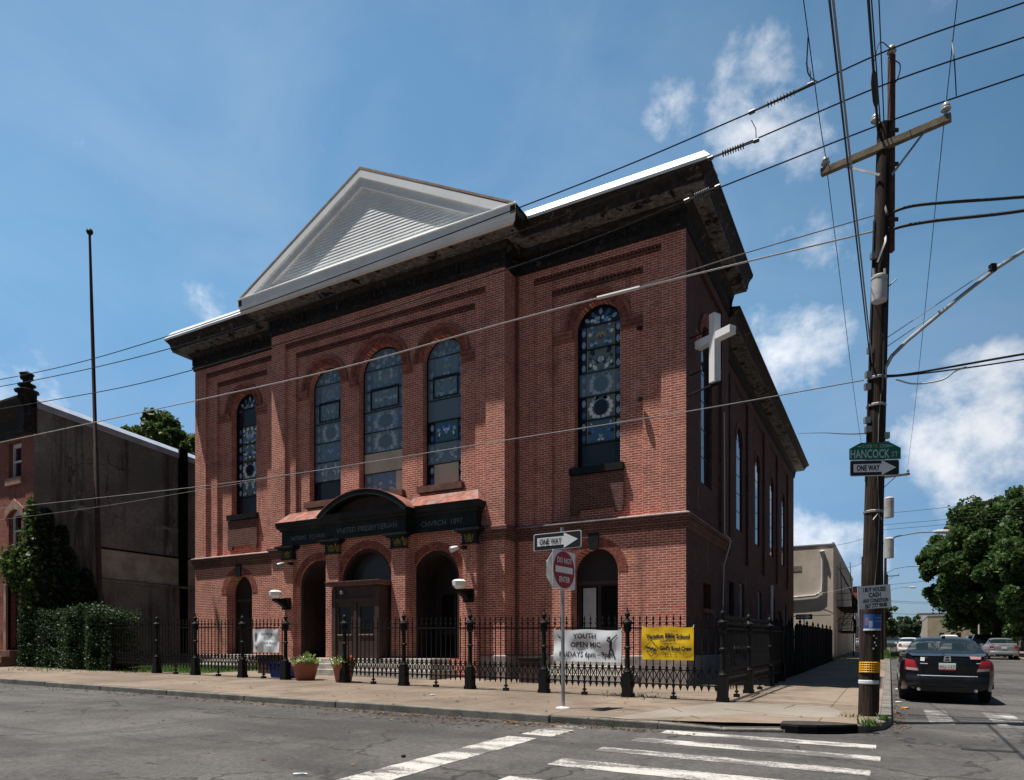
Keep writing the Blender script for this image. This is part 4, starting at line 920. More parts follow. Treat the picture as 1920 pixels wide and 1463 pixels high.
# ------------------------------------------------------------------ iron fence
POST = None
def post_mesh():
    mb = MB()
    mb.box(-.095, .095, -.095, .095, -.05, .50); mb.box(-.11, .11, -.11, .11, -.05, .08)
    mb.lathe((0, 0, 0), [(.085, .50), (.095, .53), (.07, .57), (.055, .62), (.05, 1.0), (.072, 1.02), (.072, 1.05), (.05, 1.07), (.048, 1.36), (.075, 1.39), (.085, 1.43), (.085, 1.53), (.12, 1.55), (.12, 1.58), (.07, 1.62), (.035, 1.66), (.03, 1.68), (.058, 1.72), (.055, 1.76), (.02, 1.81), (.008, 1.90)], 10)
    return mb
def panel_mesh(mb, A, B, h0=.0):
    """one bay between two posts: pickets, rails and the looped skirt"""
    ax, ay = A; bx, by = B; L_ = math.hypot(bx - ax, by - ay); ux, uy = (bx - ax) / L_, (by - ay) / L_; nx, ny = -uy, ux
    def Q(u, h, d=0.): x, y = ax + ux * u + nx * d, ay + uy * u + ny * d; return Vector((x, y, gz(ax + ux * u, ay + uy * u, SW + h + h0)))
    def bar(p, q, w, d=None):
        (u0, h0_), (u1, h1) = p, q; a, b = Q(u0, h0_), Q(u1, h1); mb.bar(a, b, w, d or w, up=(nx, ny, 0))
    bar((.05, 1.455), (L_ - .05, 1.455), .032, .045); bar((.05, .30), (L_ - .05, .30), .028, .03); bar((.05, .60), (L_ - .05, .60), .02, .024)
    n = max(3, round((L_ - .12) / .146)); s = (L_ - .12) / n
    for k in range(n):
        u = .06 + s * (k + .5)
        bar((u, .30), (u, 1.62), .0185)
        c = Q(u, 1.68); r = .024
        mb.add([c + Vector((0, 0, -.07)), c + Vector((ux * r, uy * r, -.03)), c + Vector((nx * r, ny * r, -.03)), c - Vector((ux * r, uy * r, .03)), c - Vector((nx * r, ny * r, .03)), c + Vector((0, 0, .065))],
               [(0, 2, 1), (0, 3, 2), (0, 4, 3), (0, 1, 4), (5, 1, 2), (5, 2, 3), (5, 3, 4), (5, 4, 1)])
        for h, r_ in ((1.56, .021), (.64, .024)):
            c = Q(u, h); mb.obox(c, Vector((ux, uy, 0)) * r_, Vector((nx, ny, 0)) * r_, (0, 0, r_))
        for sgn in (-1, 1):                                            # crossing arcs
            pts = [(u, .62), (u + sgn * s * .34, .53), (u + sgn * s * .82, .40), (u + sgn * s * .98, .31)]
            for p, q in zip(pts, pts[1:]):
                if .05 < q[0] < L_ - .05: bar(p, q, .017)
        c = Q(u, .25); mb.add([c + Vector((ux * .045, uy * .045, .05)), c - Vector((ux * .045, uy * .045, -.05)), c + Vector((nx * .015, ny * .015, .03)), c - Vector((nx * .015, ny * .015, -.03)), c + Vector((0, 0, -.075))],
               [(0, 2, 4), (2, 1, 4), (1, 3, 4), (3, 0, 4)])
    u = L_ / 2; bar((u, -.02), (u, .30), .03); c = Q(u, .03); mb.obox(c, Vector((ux, uy, 0)) * .055, Vector((nx, ny, 0)) * .055, (0, 0, .04)); c = Q(u, .12); mb.obox(c, Vector((ux, uy, 0)) * .035, Vector((nx, ny, 0)) * .035, (0, 0, .02))
post_data = None
def iron_fence(label, pts):
    global post_data
    mid = pts[len(pts) // 2]; o = thing('iron_fence', label, 'fence', (mid[0], mid[1], gz(*mid, SW)), 'black iron fences round the church')
    for i, (x, y) in enumerate(pts):
        if post_data is None:
            p = post_mesh().build('post', M['iron'], o); post_data = p.data
            me = p.data
            for v in me.vertices: v.co += wloc(o)
        else: p = bpy.data.objects.new('post', post_data); COL.objects.link(p); p.parent = o
        p.location = Vector((x, y, gz(x, y, SW))) - wloc(o)
    for a, b in zip(pts, pts[1:]):
        mb = MB(); panel_mesh(mb, a, b); mb.build('fence_panel', M['iron'], o)
    return o
iron_fence('black iron spear fence right of the gate, hung with the open mic and yellow banners', [(-7.95, -4.41), (-5.99, -4.41), (-4.02, -4.41), (-2.06, -4.41), (-.10, -4.41), (1.87, -4.41)])
iron_fence('black iron spear fence left of the gate, running past the hedge', [(-18.2, -4.41), (-15.83, -4.41), (-13.96, -4.41), (-11.87, -4.41), (-10.12, -4.41)])
iron_fence('black iron fence along the side street, beginning behind the corner post', [(1.93, -1.9), (2.0, .75), (1.98, 3.2)])
mb = MB(); panel_mesh(mb, (1.87, -4.3), (1.93, -2.0)); g = thing('iron_gate', 'short black iron side gate between the corner post and the side fence', 'gate', (1.9, -3.2, gz(1.9, -3.2, SW))); mb.build('gate_panel', M['iron'], g)
mb = MB(); mb.bar((1.87, -3.2, gz(1.9, -3.2, SW + 1.06)), (1.87, -2.05, gz(1.9, -2.05, SW + 1.05)), .03, .06); mb.build('latch', M['steel'], g)
def board_fence(label, y0, y1, x, h, wob):
    o = thing('board_fence', label, 'fence', (x, (y0 + y1) / 2, gz(x, (y0 + y1) / 2, SW)))
    mb = MB(); y = y0; k = 0
    while y < y1:
        hh = h + random.uniform(-.05, .05); z = gz(x, y, SW); w = .19
        dx = random.uniform(-.02, .02)
        mb.add([(x + dx + q, yy, zz) for q in (0, .035) for yy, zz in ((y, z), (y + w, z), (y + w, z + hh - .1), (y + w / 2, z + hh + .02), (y, z + hh - .1))],
               [(0, 1, 2, 3, 4), (5, 6, 7, 8, 9), (0, 1, 6, 5), (1, 2, 7, 6), (2, 3, 8, 7), (3, 4, 9, 8), (4, 0, 5, 9)])
        y += w + .012; k += 1
    mb.build('board_panel', M['blackwood'], o)
    mb = MB()
    for q in (.4, 1.3): mb.bar((x - .04, y0, gz(x, y0, SW + q)), (x - .04, y1, gz(x, y1, SW + q)), .05, .09)
    mb.build('rail', M['blackwood'], o)
    n = max(1, int((y1 - y0) / 2.4))
    for k in range(n + 1):
        y = y0 + (y1 - y0) * k / n; z = gz(x, y, SW); mb = MB(); mb.box(x - .14, x - .05, y - .05, y + .05, z, z + h + .02); mb.lathe((x - .095, y, z + h + .02), [(.05, 0), (.03, .06), (.055, .12), (.02, .2), (.005, .24)], 8); mb.build('post', M['iron'], o)
board_fence('tall black pointed board fence along the side pavement beyond the church corner', 6.7, 23.8, 1.95, 1.72, .05)
board_fence('short black board fence closing the side yard just before the long fence', 3.5, 6.4, 1.9, 1.62, .03)
# ------------------------------------------------------------------ banners on the fence
def cloth(x0, x1, z0, z1, y, nx=28, nz=14, amp=.018, seed=0., corner=0.):
    rnd = random.Random(seed); ph = [rnd.uniform(0, 6) for _ in range(6)]
    def S(u, w):
        d = amp * (math.sin(u * 7 + ph[0] + w * 3) + .7 * math.sin(u * 13 + ph[1] - w * 5) + .8 * math.sin(w * 6 + ph[2] + u * 2.)) * (.35 + .65 * math.sin(math.pi * min(1, max(0, w))))
        sag = .012 * math.sin(u * math.pi * 3) * w
        return Vector((x0 + (x1 - x0) * u, y - .02 - amp * 1.6 + d, z0 + (z1 - z0) * w + gz(x0 + (x1 - x0) * u, y) - gz((x0 + x1) / 2, y) - sag))
    mb = MB(); mb.add([S(i / nx, j / nz) for j in range(nz + 1) for i in range(nx + 1)], [(j * (nx + 1) + i, j * (nx + 1) + i + 1, (j + 1) * (nx + 1) + i + 1, (j + 1) * (nx + 1) + i) for j in range(nz) for i in range(nx)])
    return mb, S
def drape(o, S, x0, x1, z0, z1, lift=.008):
    """lay flat lettering onto the rippled cloth"""
    off = wloc(o); bm_ = bmesh.new(); bm_.from_mesh(o.data); bmesh.ops.triangulate(bm_, faces=bm_.faces)
    for _ in range(3):
        es = [e for e in bm_.edges if e.calc_length() > .03]
        if es: bmesh.ops.subdivide_edges(bm_, edges=es, cuts=1, use_grid_fill=False); bmesh.ops.triangulate(bm_, faces=bm_.faces)
    bm_.to_mesh(o.data); bm_.free()
    for v in o.data.vertices:
        p = v.co + off; q = S((p.x - x0) / (x1 - x0), (p.z - z0) / (z1 - z0)); v.co = Vector((q.x, q.y - lift, q.z)) - off
def banner(label, x0, x1, z0, z1, m, amp, seed, lines, extra=None):
    y = -4.44; o = thing('banner', label, 'banner', ((x0 + x1) / 2, y, z0), 'vinyl banners tied to the iron fence')
    mb, S = cloth(x0, x1, z0, z1, y, amp=amp, seed=seed); mb.build('sheet', m, o, smooth=True)
    for s, size, mm, u, w, bold, sx in lines:
        t = text(s, size, mm, (x0 + (x1 - x0) * u, y, z0 + (z1 - z0) * w), (1, 0, 0), (0, 0, 1), o, bold=bold, sx=sx); drape(t, S, x0, x1, z0, z1)
    if extra:
        for nm, mm, polys in extra:
            mb = MB()
            for pl in polys:
                tr = tessellate_polygon([[Vector((a, b, 0)) for a, b in pl]])
                mb.add([(x0 + (x1 - x0) * a, y, z0 + (z1 - z0) * b) for a, b in pl], [tuple(t) for t in tr])
            t = mb.build(nm, mm, o); drape(t, S, x0, x1, z0, z1, .009)
    mb = MB()
    for u in (0.01, .99):
        p = S(u, .98); mb.tube([p, p + Vector((0, .05, .06))], .008, 5)
    mb.build('tie', M['wire_white'], o)
ink = plain('banner_ink', (.02, .02, .03), .6); ink2 = plain('banner_purple_ink', (.06, .02, .05), .6); ink3 = plain('banner_orange_ink', (.50, .12, .02), .6)
def quadline(pts, w):
    out = []
    for (a, b), (c, d) in zip(pts, pts[1:]):
        l = math.hypot((c - a), (d - b) * .44); nx_, ny_ = -(d - b) * .44 / l * w, (c - a) / l * w / .44
        out.append([(a + nx_, b + ny_), (c + nx_, d + ny_), (c - nx_, d - ny_), (a - nx_, b - ny_)])
    return out
ell_p = lambda cx_, cy_, a, b, k=10: [(cx_ + a * math.cos(2 * math.pi * i / k), cy_ + b * math.sin(2 * math.pi * i / k)) for i in range(k)]
singer = quadline([(.855, .66), (.85, .54), (.845, .44)], .018) + quadline([(.85, .46), (.83, .34), (.825, .16)], .011) + quadline([(.85, .45), (.875, .33), (.90, .15)], .011) + \
    quadline([(.85, .66), (.89, .76), (.94, .86)], .008) + quadline([(.845, .64), (.80, .68), (.815, .72)], .008) + [ell_p(.832, .76, .017, .05), ell_p(.815, .155, .018, .02), ell_p(.905, .14, .016, .02)] + quadline([(.80, .80), (.815, .72)], .004)
bird = [[(.05, .88), (.085, .80), (.11, .76), (.10, .72), (.08, .74)]]
banner('white vinyl banner reading youth open mic with a black singer silhouette', -1.78, -.20, 1.18, 1.87, M['vinyl'], .019, 5,
       [('YOUTH', .155, ink, .47, .72, .003, 1.0), ('OPEN MIC', .16, ink, .48, .45, .003, .98), ('FRIDAYS 6pm - 9pm', .165, ink, .48, .15, .002, .88)],
       [('singer_print', ink, singer), ('bird_print', ink, bird)])
def dia(s): return [(.19, .35 + s * .6), (.19 + s * .335, .35), (.19, .35 - s * .6), (.19 - s * .335, .35)]
wig = quadline([(.085, .41), (.12, .34), (.15, .38), (.18, .30), (.21, .37), (.24, .28), (.265, .33)], .014) + [[(.25, .25), (.29, .29), (.265, .38)]]
ring = [[a, b, d, c] for a, b, c, d in zip(dia(.44), dia(.44)[1:] + dia(.44)[:1], dia(.395), dia(.395)[1:] + dia(.395)[:1])]
banner('yellow vinyl banner for vacation bible school with a diamond road sign printed', .24, 1.315, 1.23, 1.905, M['yellow'], .010, 9,
       [('Vacation Bible School', .125, ink, .51, .66, .006, .82), ('August 4 - 8', .06, ink2, .50, .545, .001, 1.05), ('10AM-12PM  JOIN THE FUN', .035, ink2, .63, .47, .0, 1.0), ("God's Road Crew", .118, ink, .655, .29, .006, .76), ('Ages 4 - 14', .055, ink2, .55, .145, .001, 1.1), ('free and open to all', .028, ink2, .55, .07, 0, 1.1), ('Norris Square Presents', .042, ink3, .5, .85, .0, 1.05)],
       [('diamond_print', ink, ring), ('arrow_print', ink, wig)])
grey_ink = plain('faded_grey_ink', (.10, .11, .13), .6)
banner('small white vinyl sheet with faded grey print left of the gate', -11.33, -10.29, 1.38, 2.04, M['vinyl'], .022, 3,
       [('Norris Square', .105, grey_ink, .60, .74, .001, .95), ('Presbyterian', .075, grey_ink, .60, .56, .0, .95), ('Church Worship', .095, grey_ink, .62, .36, .001, .9), ('Sundays', .08, grey_ink, .62, .2, .0, .95)],
       [('emblem_print', grey_ink, [ell_p(.13, .66, .055, .2), ell_p(.17, .2, .03, .06), ell_p(.09, .25, .02, .05)])])
# ------------------------------------------------------------------ pots, bin, boxes
def leafclump(mb, c, n, r, size, up=.6, mi=0, seed=0):
    rnd = random.Random(seed)
    for _ in range(n):
        d = Vector((rnd.gauss(0, 1), rnd.gauss(0, 1), abs(rnd.gauss(0, up)) + .05)).normalized() * (r * rnd.uniform(.3, 1)); p = Vector(c) + d
        a = (d.normalized() + Vector((rnd.uniform(-.5, .5), rnd.uniform(-.5, .5), rnd.uniform(-.3, .6)))).normalized(); t = a.cross(Vector((rnd.uniform(-1, 1), rnd.uniform(-1, 1), rnd.uniform(-1, 1)))).normalized()
        s = size * rnd.uniform(.6, 1.3); mb.add([p, p + a * s * .5 + t * s * .3, p + a * s, p + a * s * .5 - t * s * .3], [(0, 1, 2, 3)], mi)
def pot(label, x, y, r, h, seed, red):
    z = gz(x, y, SW); o = thing('flower_pot', label, 'flower pot', (x, y, z), 'terracotta pots at the church gate'); rnd = random.Random(seed)
    mb = MB(); mb.lathe((x, y, z), [(r * .66, 0), (r * .70, .02), (r * .93, h * .80), (r * .96, h * .82), (r * 1.0, h * .84), (r, h), (r * .9, h), (r * .88, h * .9), (.02, h * .88)], 24); mb.build('pot', M['terracotta'], o, smooth='auto')
    mb = MB(); leafclump(mb, (x, y, z + h * .88), 200, r * .85, .13, .6, 0, seed)
    for k in range(40):
        a = rnd.uniform(0, 6.3); q = Vector((x + r * rnd.uniform(.2, 1) * math.cos(a), y + r * rnd.uniform(.2, 1) * math.sin(a), z + h)); leafclump(mb, q, 5, .09, .12, .7, 0, seed + k)
    mb.build('foliage', M['leaf_pale'], o)
    mb = MB(); leafclump(mb, (x + red * r * .8, y - .05, z + h + .08), 60, .13, .07, .6, 0, seed + 3); mb.build('red_flowers', M['petal_red'], o)
    mb = MB(); leafclump(mb, (x - red * r * .3, y - r * .7, z + h + .03), 45, .16, .05, .6, 0, seed + 4); mb.build('white_flowers', M['petal_white'], o)
pot('wide terracotta pot of pale green leaves beside the blue bin', -9.58, -4.2, .37, .47, 11, -1)
pot('narrower terracotta pot of flowers tucked behind the right gate post', -8.12, -4.26, .30, .48, 23, 1)
def bin_():
    x0, x1, y0, y1 = -11.22, -10.50, -4.05, -3.55; z = gz(-10.85, -3.8, SW); o = thing('recycling_bin', 'blue plastic recycling tub behind the fence left of the gate', 'bin', (-10.85, -3.8, z))
    mb = MB(); q = [(x0 + .07, y0 + .05), (x1 - .07, y0 + .05), (x1 - .07, y1 - .05), (x0 + .07, y1 - .05)]; Q = [(x0, y0), (x1, y0), (x1, y1), (x0, y1)]
    mb.add([(a, b, z) for a, b in q] + [(a, b, z + .42) for a, b in Q], [(0, 1, 2, 3)] + [(i, (i + 1) % 4, 4 + (i + 1) % 4, 4 + i) for i in range(4)]); mb.build('tub', M['blue_plastic'], o)
    mb = MB()
    for a, b in zip(Q, Q[1:] + Q[:1]): mb.bar((*a, z + .42), (*b, z + .42), .05, .05)
    mb.build('rim', M['blue_plastic'], o)
    mb = MB(); mb.box(x0 + .1, x1 - .1, y0 + .08, y1 - .08, z + .3, z + .44); mb.build('paper_pile', M['board'], o)
bin_()
def dark_box(label, x0, x1, y0, y1, z0, z1):
    o = thing('storage_box', label, 'box', ((x0 + x1) / 2, (y0 + y1) / 2, z0)); mb = MB(); mb.box(x0, x1, y0, y1, z0, z1 - .08); mb.build('box_body', M['brown_wood'], o, bevel=.012)
    mb = MB(); mb.box(x0 - .03, x1 + .03, y0 - .03, y1 + .03, z1 - .075, z1); mb.build('lid', M['iron'], o, bevel=.012)
dark_box('dark box standing by the left wing steps behind the white sheet', -13.3, -12.75, -2.6, -2.1, gz(-13, -2.3, SW), 1.3)
dark_box('dark box against the wall beside the right wing steps', -4.15, -3.55, -1.7, -1.2, gz(-3.8, -1.5, SW), 1.24)
# ------------------------------------------------------------------ sign post
def round_rect(w, h, r, k=5):
    out = []
    for cx_, cy_, a0 in ((w / 2 - r, h / 2 - r, 0), (-w / 2 + r, h / 2 - r, 90), (-w / 2 + r, -h / 2 + r, 180), (w / 2 - r, -h / 2 + r, 270)):
        for i in range(k + 1): a = R_(a0 + 90 * i / k); out.append((cx_ + r * math.cos(a), cy_ + r * math.sin(a)))
    return out
def plate(name, m, c, ux, uz, outline, t, parent, lift=0., label=None):
    c, ux, uz = Vector(c), Vector(ux).normalized(), Vector(uz).normalized(); n = ux.cross(uz)
    mb = MB(); T = lambda u, nn, z: tuple(c + ux * u + uz * z + n * (nn + lift)); slab(mb, T, outline, [], t / 2, -t / 2, back=True); return mb.build(name, m, parent, label=label)
ARROW = [(-.385, -.075), (.13, -.075), (.13, -.135), (.395, 0), (.13, .135), (.13, .075), (-.385, .075)]
def one_way(parent, c, ux, uz=(0, 0, 1), w=.9144, h=.3048, edge=True):
    k = w / .9144
    plate('sign_panel', M['white_sign'], c, ux, uz, round_rect(w, h, .035 * k), .004, parent)
    plate('black_field', M['black_sign'], c, ux, uz, round_rect(w - .025, h - .025, .028 * k), .002, parent, .0035)
    plate('arrow', M['white_sign'], c, ux, uz, [(a * k, b * k) for a, b in ARROW], .002, parent, .006)
    n = Vector(ux).normalized().cross(Vector(uz)); text('ONE WAY', .145 * k, M['black_sign'], Vector(c) + Vector(ux).normalized() * (-.125 * k) - Vector(uz) * .05 * k + n * .008, ux, uz, parent, bold=.004, sx=.62)
def sign_post():
    b = Vector((-.31, -7.23, gz(-.31, -7.23, SW))); o = thing('sign_post', 'grey street post with one way arrow above a red do not enter sign', 'street sign', b)
    mb = MB(); mb.tube([b + Vector((0, 0, -.05)), b + Vector((-.02, 0, 3.2))], .033, 10); mb.build('pole', M['steel'], o, smooth='auto')
    mb = MB(); mb.lathe(b, [(.14, -.01), (.13, .015), (.05, .03)], 10); mb.build('footing', M['paper'], o)
    one_way(o, (-.405, -7.28, 3.365), (1, .035, .018))
    ux = Vector((.12, .99, 0)).normalized(); c = Vector((-.235, -7.36, 2.83))
    plate('sign_panel', M['white_sign'], c, ux, (0, 0, 1), round_rect(.762, .66, .04), .004, o)
    plate('red_disc', M['red_sign'], c, ux, (0, 0, 1), [(.355 * math.cos(a), .325 * math.sin(a)) for a in [2 * math.pi * k / 40 for k in range(40)]], .002, o, .0035)
    plate('white_bar', M['white_sign'], c, ux, (0, 0, 1), rect(-.29, .29, -.055, .055), .002, o, .006)
    n = ux.cross(Vector((0, 0, 1)))
    text('DO NOT', .135, M['white_sign'], c + Vector((0, 0, .115)) + n * .008, ux, (0, 0, 1), o, bold=.003, sx=.9); text('ENTER', .135, M['white_sign'], c - Vector((0, 0, .215)) + n * .008, ux, (0, 0, 1), o, bold=.003, sx=.9)
    plate('sign_back', M['steel'], c - n * .16 - Vector((0, 0, .0)), ux, (0, 0, 1), [(.35 * math.cos(a), .33 * math.sin(a)) for a in [2 * math.pi * (k + .5) / 8 for k in range(8)]], .004, o)
sign_post()
# ------------------------------------------------------------------ utility pole
PB_ = Vector((4.454, -5.596, gz(4.454, -5.596, SW))); PT = Vector((4.69, -5.47, 10.10))
def pz(z): return PB_ + (PT - PB_) * ((z - PB_.z) / (PT.z - PB_.z))
pole = thing('utility_pole', 'leaning dark wooden utility pole on the corner, plastered with signs and wires', 'utility pole', PB_)
mb = MB(); mb.tube([PB_ - Vector((0, 0, .2)), pz(1.5), pz(4), pz(7), PT], [.152, .145, .135, .12, .10], 18); mb.build('wood_pole', M['pole_wood'], pole, smooth='auto')
EX0, EX1 = pz(8.0) + CR * .17, Vector((4.80, -5.43, 11.22))
mb = MB(); mb.bar(EX0, EX1, .085, .085, up=CF); mb.build('pole_extension', mat('rusty_extension', (.085, .035, .02), .8, .4, 9), pole)
for z in (8.5, 9.4, 9.95): c = EX0 + (EX1 - EX0) * ((z - 8) / 3.2); mb = MB(); mb.obox(c - CR * .06 - CF * .05, CR * .15, CF * .012, Vector((0, 0, .03))); mb.build('strap', mat('rusty_strap', (.06, .04, .03), .8, .3, 9), pole)
ARM_L, ARM_R = Vector((3.732, -5.347 - .05, 9.66)), Vector((5.613, -5.66 - .05, 9.72))
mb = MB(); mb.bar(ARM_L, ARM_R, .09, .12); mb.build('crossarm', M['old_wood'], pole, bevel=.008)
for s_, e in ((-1, ARM_L), (1, ARM_R)):
    m_ = (ARM_L + ARM_R) / 2; a = m_ + (e - m_) * .62 + Vector((0, 0, -.05)); b = pz(9.2) + CR * .1 * s_ - CF * .1; mb = MB(); mb.bar(a, b, .012, .035); mb.build('brace', M['steel'], pole)
ins = [(.012, 0), (.02, .05), (.05, .055), (.075, .08), (.07, .10), (.04, .11), (.06, .13), (.055, .16), (.03, .19), (.01, .2)]
for p in (ARM_L + Vector((.07, 0, .06)), ARM_R + Vector((-.07, 0, .06)), EX1 - Vector((0, 0, .02)), PT + CR * -.14 - Vector((0, 0, .02))):
    mb = MB(); mb.lathe(p, ins, 12); mb.build('insulator', M['porcelain'], pole, smooth='auto')
c = pz(7.22) + (Vector((CAM.x, CAM.y, 0)) - Vector((4.6, -5.5, 0))).normalized() * .27
mb = MB(); mb.lathe((c.x, c.y, 6.99), [(.05, .06), (.112, .07), (.116, .1), (.116, .42), (.124, .43), (.124, .46), (.09, .485), (.03, .5)], 18); can = mb.build('transformer_can', M['can'], pole, smooth='auto')
mb = MB()
for s_ in (-1, 1): p = Vector((c.x, c.y, 7.45)) + CR * .09 * s_; mb.tube([p, p + Vector((0, 0, .14))], .02, 7)
mb.tube([Vector((c.x, c.y, 7.3)) + CR * .15, Vector((c.x, c.y, 7.42)) + CR * .28], .012, 5); mb.build('bushing', M['porcelain'], can)
mb = MB()
for q, zz in ((.16, (.4, 10.0)), (-.17, (4.2, 8.5)), (.02, (5.6, 7.0))): mb.tube([pz(z) + CR * (q * (1 - .028 * z)) - CF * (.02 if abs(q) > .1 else .15) for z in [zz[0] + (zz[1] - zz[0]) * k / 8 for k in range(9)]], .016, 6)
mb.build('conduit', M['wire'], pole)
mb = MB(); mb.tube([pz(z) - CF * (.142 - .004 * z) + CR * (.03 * math.sin(z * 2.3)) for z in [2.4, 3.0, 3.6, 4.3, 5.2, 5.9, 6.3, 6.6]], .010, 5)
mb.tube([pz(3.55) - CF * .14 + CR * (-.07 + .07 * k) + Vector((0, 0, .1 * math.sin(math.pi * k / 2))) for k in range(3)], .01, 5); mb.build('loose_cable', M['wire_grey'], pole)
mb = MB()
for z, q in ((5.95, -.17), (5.75, -.18), (5.2, -.17), (5.05, -.15), (4.95, .15), (4.8, .14), (6.35, -.15), (7.9, -.14)): p = pz(z) + CR * q - CF * .05; mb = MB(); mb.obox(p, CR * .045, CF * .035, Vector((0, 0, .05))); mb.build('clamp', M['steel'], pole)
for z in (5.9, 5.45, 3.7): mb = MB(); mb.lathe(pz(z), [(.148, -.02), (.152, -.015), (.152, .015), (.148, .02)], 14); mb.build('strap', M['steel'], pole)
mb = MB(); n_ = 14
for r_ in range(5):
    z = 1.07 + .038 * r_
    c = pz(z); mb.tube([c + (CR * math.cos(a) - CF * math.sin(a)) * .156 for a in [math.pi * k / n_ for k in range(n_ + 1)]], .009, 4)
for k in range(n_ + 1):
    a = math.pi * k / n_; mb.tube([pz(z) + (CR * math.cos(a) - CF * math.sin(a)) * .156 for z in (1.055, 1.235)], .009, 4)
mb.build('reflector_mesh', M['yellow_mesh'], pole)
mb = MB(); mb.lathe(pz(.9), [(.147, -.035), (.155, -.02), (.154, .02), (.147, .035)], 20); mb.build('tape_band', M['paper'], pole)
mb = MB()
for z, q in ((1.62, .03), (1.55, .01), (1.66, -.01), (1.50, .03), (1.45, -.01)): mb = MB(); mb.obox(pz(z) - CF * .148 + CR * q, CR * .009, CF * .006, Vector((0, 0, .012))); mb.build('staple', M['paper'], pole)
# street name sign and second arrow, both on the pole
o = thing('street_name_sign', 'green street name sign reading Hancock St on the corner pole', 'street sign', (4.55, -5.85, 4.49)); ux = Vector((.719, .392, .02)).normalized(); n = ux.cross(Vector((0, 0, 1)))
c = Vector((4.555, -5.83, 4.62)) + n * .02
plate('sign_panel', M['green_sign'], c, ux, (0, 0, 1), [(-.415, -.125), (.415, -.125), (.415, .055), (.235, .15), (-.235, .15), (-.415, .055)], .004, o)
sg = plain('pale_sign_letters', (.42, .62, .55), .4); text('HANCOCK', .195, sg, c + ux * -.09 + Vector((0, 0, -.098)) + n * .004, ux, (0, 0, 1), o, bold=.003, sx=.64); text('ST', .115, sg, c + ux * .315 + Vector((0, 0, -.085)) + n * .004, ux, (0, 0, 1), o, sx=.9)
text('2100', .075, sg, c + ux * -.13 + Vector((0, 0, .066)) + n * .004, ux, (0, 0, 1), o, sx=1.05); text('2200', .075, sg, c + ux * .145 + Vector((0, 0, .066)) + n * .004, ux, (0, 0, 1), o, sx=1.05)
text('N', .09, plain('orange_letter', (.55, .25, .02), .5), c + Vector((0, 0, .062)) + n * .004, ux, (0, 0, 1), o)
for s_ in (-1, 1): plate('small_arrow', sg, c + ux * .25 * s_ + Vector((0, 0, .09)), ux, (0, 0, 1), [(-.03, -.006), (.03, -.006), (.03, .006), (-.03, .006)] if s_ else [], .002, o, .004)
o = thing('one_way_sign', 'one way arrow sign bolted under the green street name sign', 'street sign', (4.55, -5.85, 4.2)); one_way(o, Vector((4.548, -5.835, 4.36)) + n * .02, ux, (0, 0, 1), .80, .26)
# card and poster
o = thing('card_sign', 'hand lettered white card offering to buy houses, tied to the pole', 'card sign', (4.54, -5.74, 2.06)); c = Vector((4.542, -5.735, 2.29)); ux = Vector((.878, .479, .075)).normalized(); uz = Vector((-.05, -.03, 1)).normalized(); n = ux.cross(uz); c += n * .03
plate('card', M['paper'], c, ux, uz, rect(-.27, .265, -.19, .185), .006, o)
hand = plain('marker_ink', (.012, .012, .014), .8)
for s, sz, du, dz, sx_ in (('I BUY HOUSES', .098, .0, .085, .60), ('CASH', .105, .0, -.005, .75), ('ANY CONDITION', .085, .01, -.09, .60), ('267 777 9048', .095, .01, -.175, .68)):
    text(s, sz, hand, c + ux * du + uz * dz + n * .004, ux + uz * random.uniform(-.02, .03), uz, o, bold=.003, sx=sx_, shear=.08)
def wrapped(name, z0, z1, a0, a1, m, parent, r=.158, k=14):
    mb = MB(); A = [a0 + (a1 - a0) * i / k for i in range(k + 1)]
    vs = [pz(z) + (CR * math.sin(a) - CF * math.cos(a)) * r for z in (z0, z1) for a in A]
    mb.add(vs, [(i, i + 1, k + 2 + i, k + 1 + i) for i in range(k)]); return mb.build(name, m, parent)
o = thing('poster', 'blue paper poster with a face, wrapped on the pole below the card', 'poster', pz(1.76)); wrapped('sheet', 1.76, 2.01, -1.15, 1.15, M['blue_poster'], o); wrapped('white_border', 1.745, 1.775, -1.15, 1.15, M['paper'], o, .1595)
wrapped('printed_figure', 1.83, 1.96, -.95, -.62, mat('print_skin', (.22, .12, .09), .6, .3, 30), o, .1595); wrapped('printed_figure', 1.79, 1.9, -.6, -.25, mat('print_pale', (.2, .3, .55), .6, .3, 30), o, .1595)
for z in (1.94, 1.885): wrapped('print_line', z, z + .022, .0, .95, mat('print_line', (.12, .24, .55), .6, .2, 60), o, .1595)
# street light arm
o = thing('street_light', 'curved grey street light arm reaching right from the corner pole', 'street light', pz(5.9))
pts = [pz(5.86) + CR * .12, at(1660, 690, 11.35), at(1672, 668, 11.35), at(1700, 640, 11.3), at(1760, 590, 11.2), at(1800, 557, 11.1), at(1870, 502, 11.0), at(1920, 470, 10.9), at(2010, 425, 10.8), at(2110, 395, 10.7)]
mb = MB(); mb.tube(pts, .03, 8); mb.build('arm', M['steel'], o, smooth='auto')
mb = MB(); mb.tube([at(2110, 395, 10.7), at(2135, 390, 10.7), at(2190, 388, 10.7), at(2215, 392, 10.7)], [.05, .13, .15, .05], 10); mb.build('lamp_head', M['can'], o, smooth='auto')
mb = MB(); mb.tube([pz(6.55) + CR * .1, at(1860, 502, 11.0)], .006, 4); mb.tube([pz(6.4) + CR * .1, at(1810, 550, 11.1)], .006, 4); mb.build('stay_wire', M['wire'], o); mb = MB(); mb.obox(at(1861, 503, 11.0), CR * .04, CF * .04, (0, 0, .06)); mb.build('clamp', M['iron'], o)
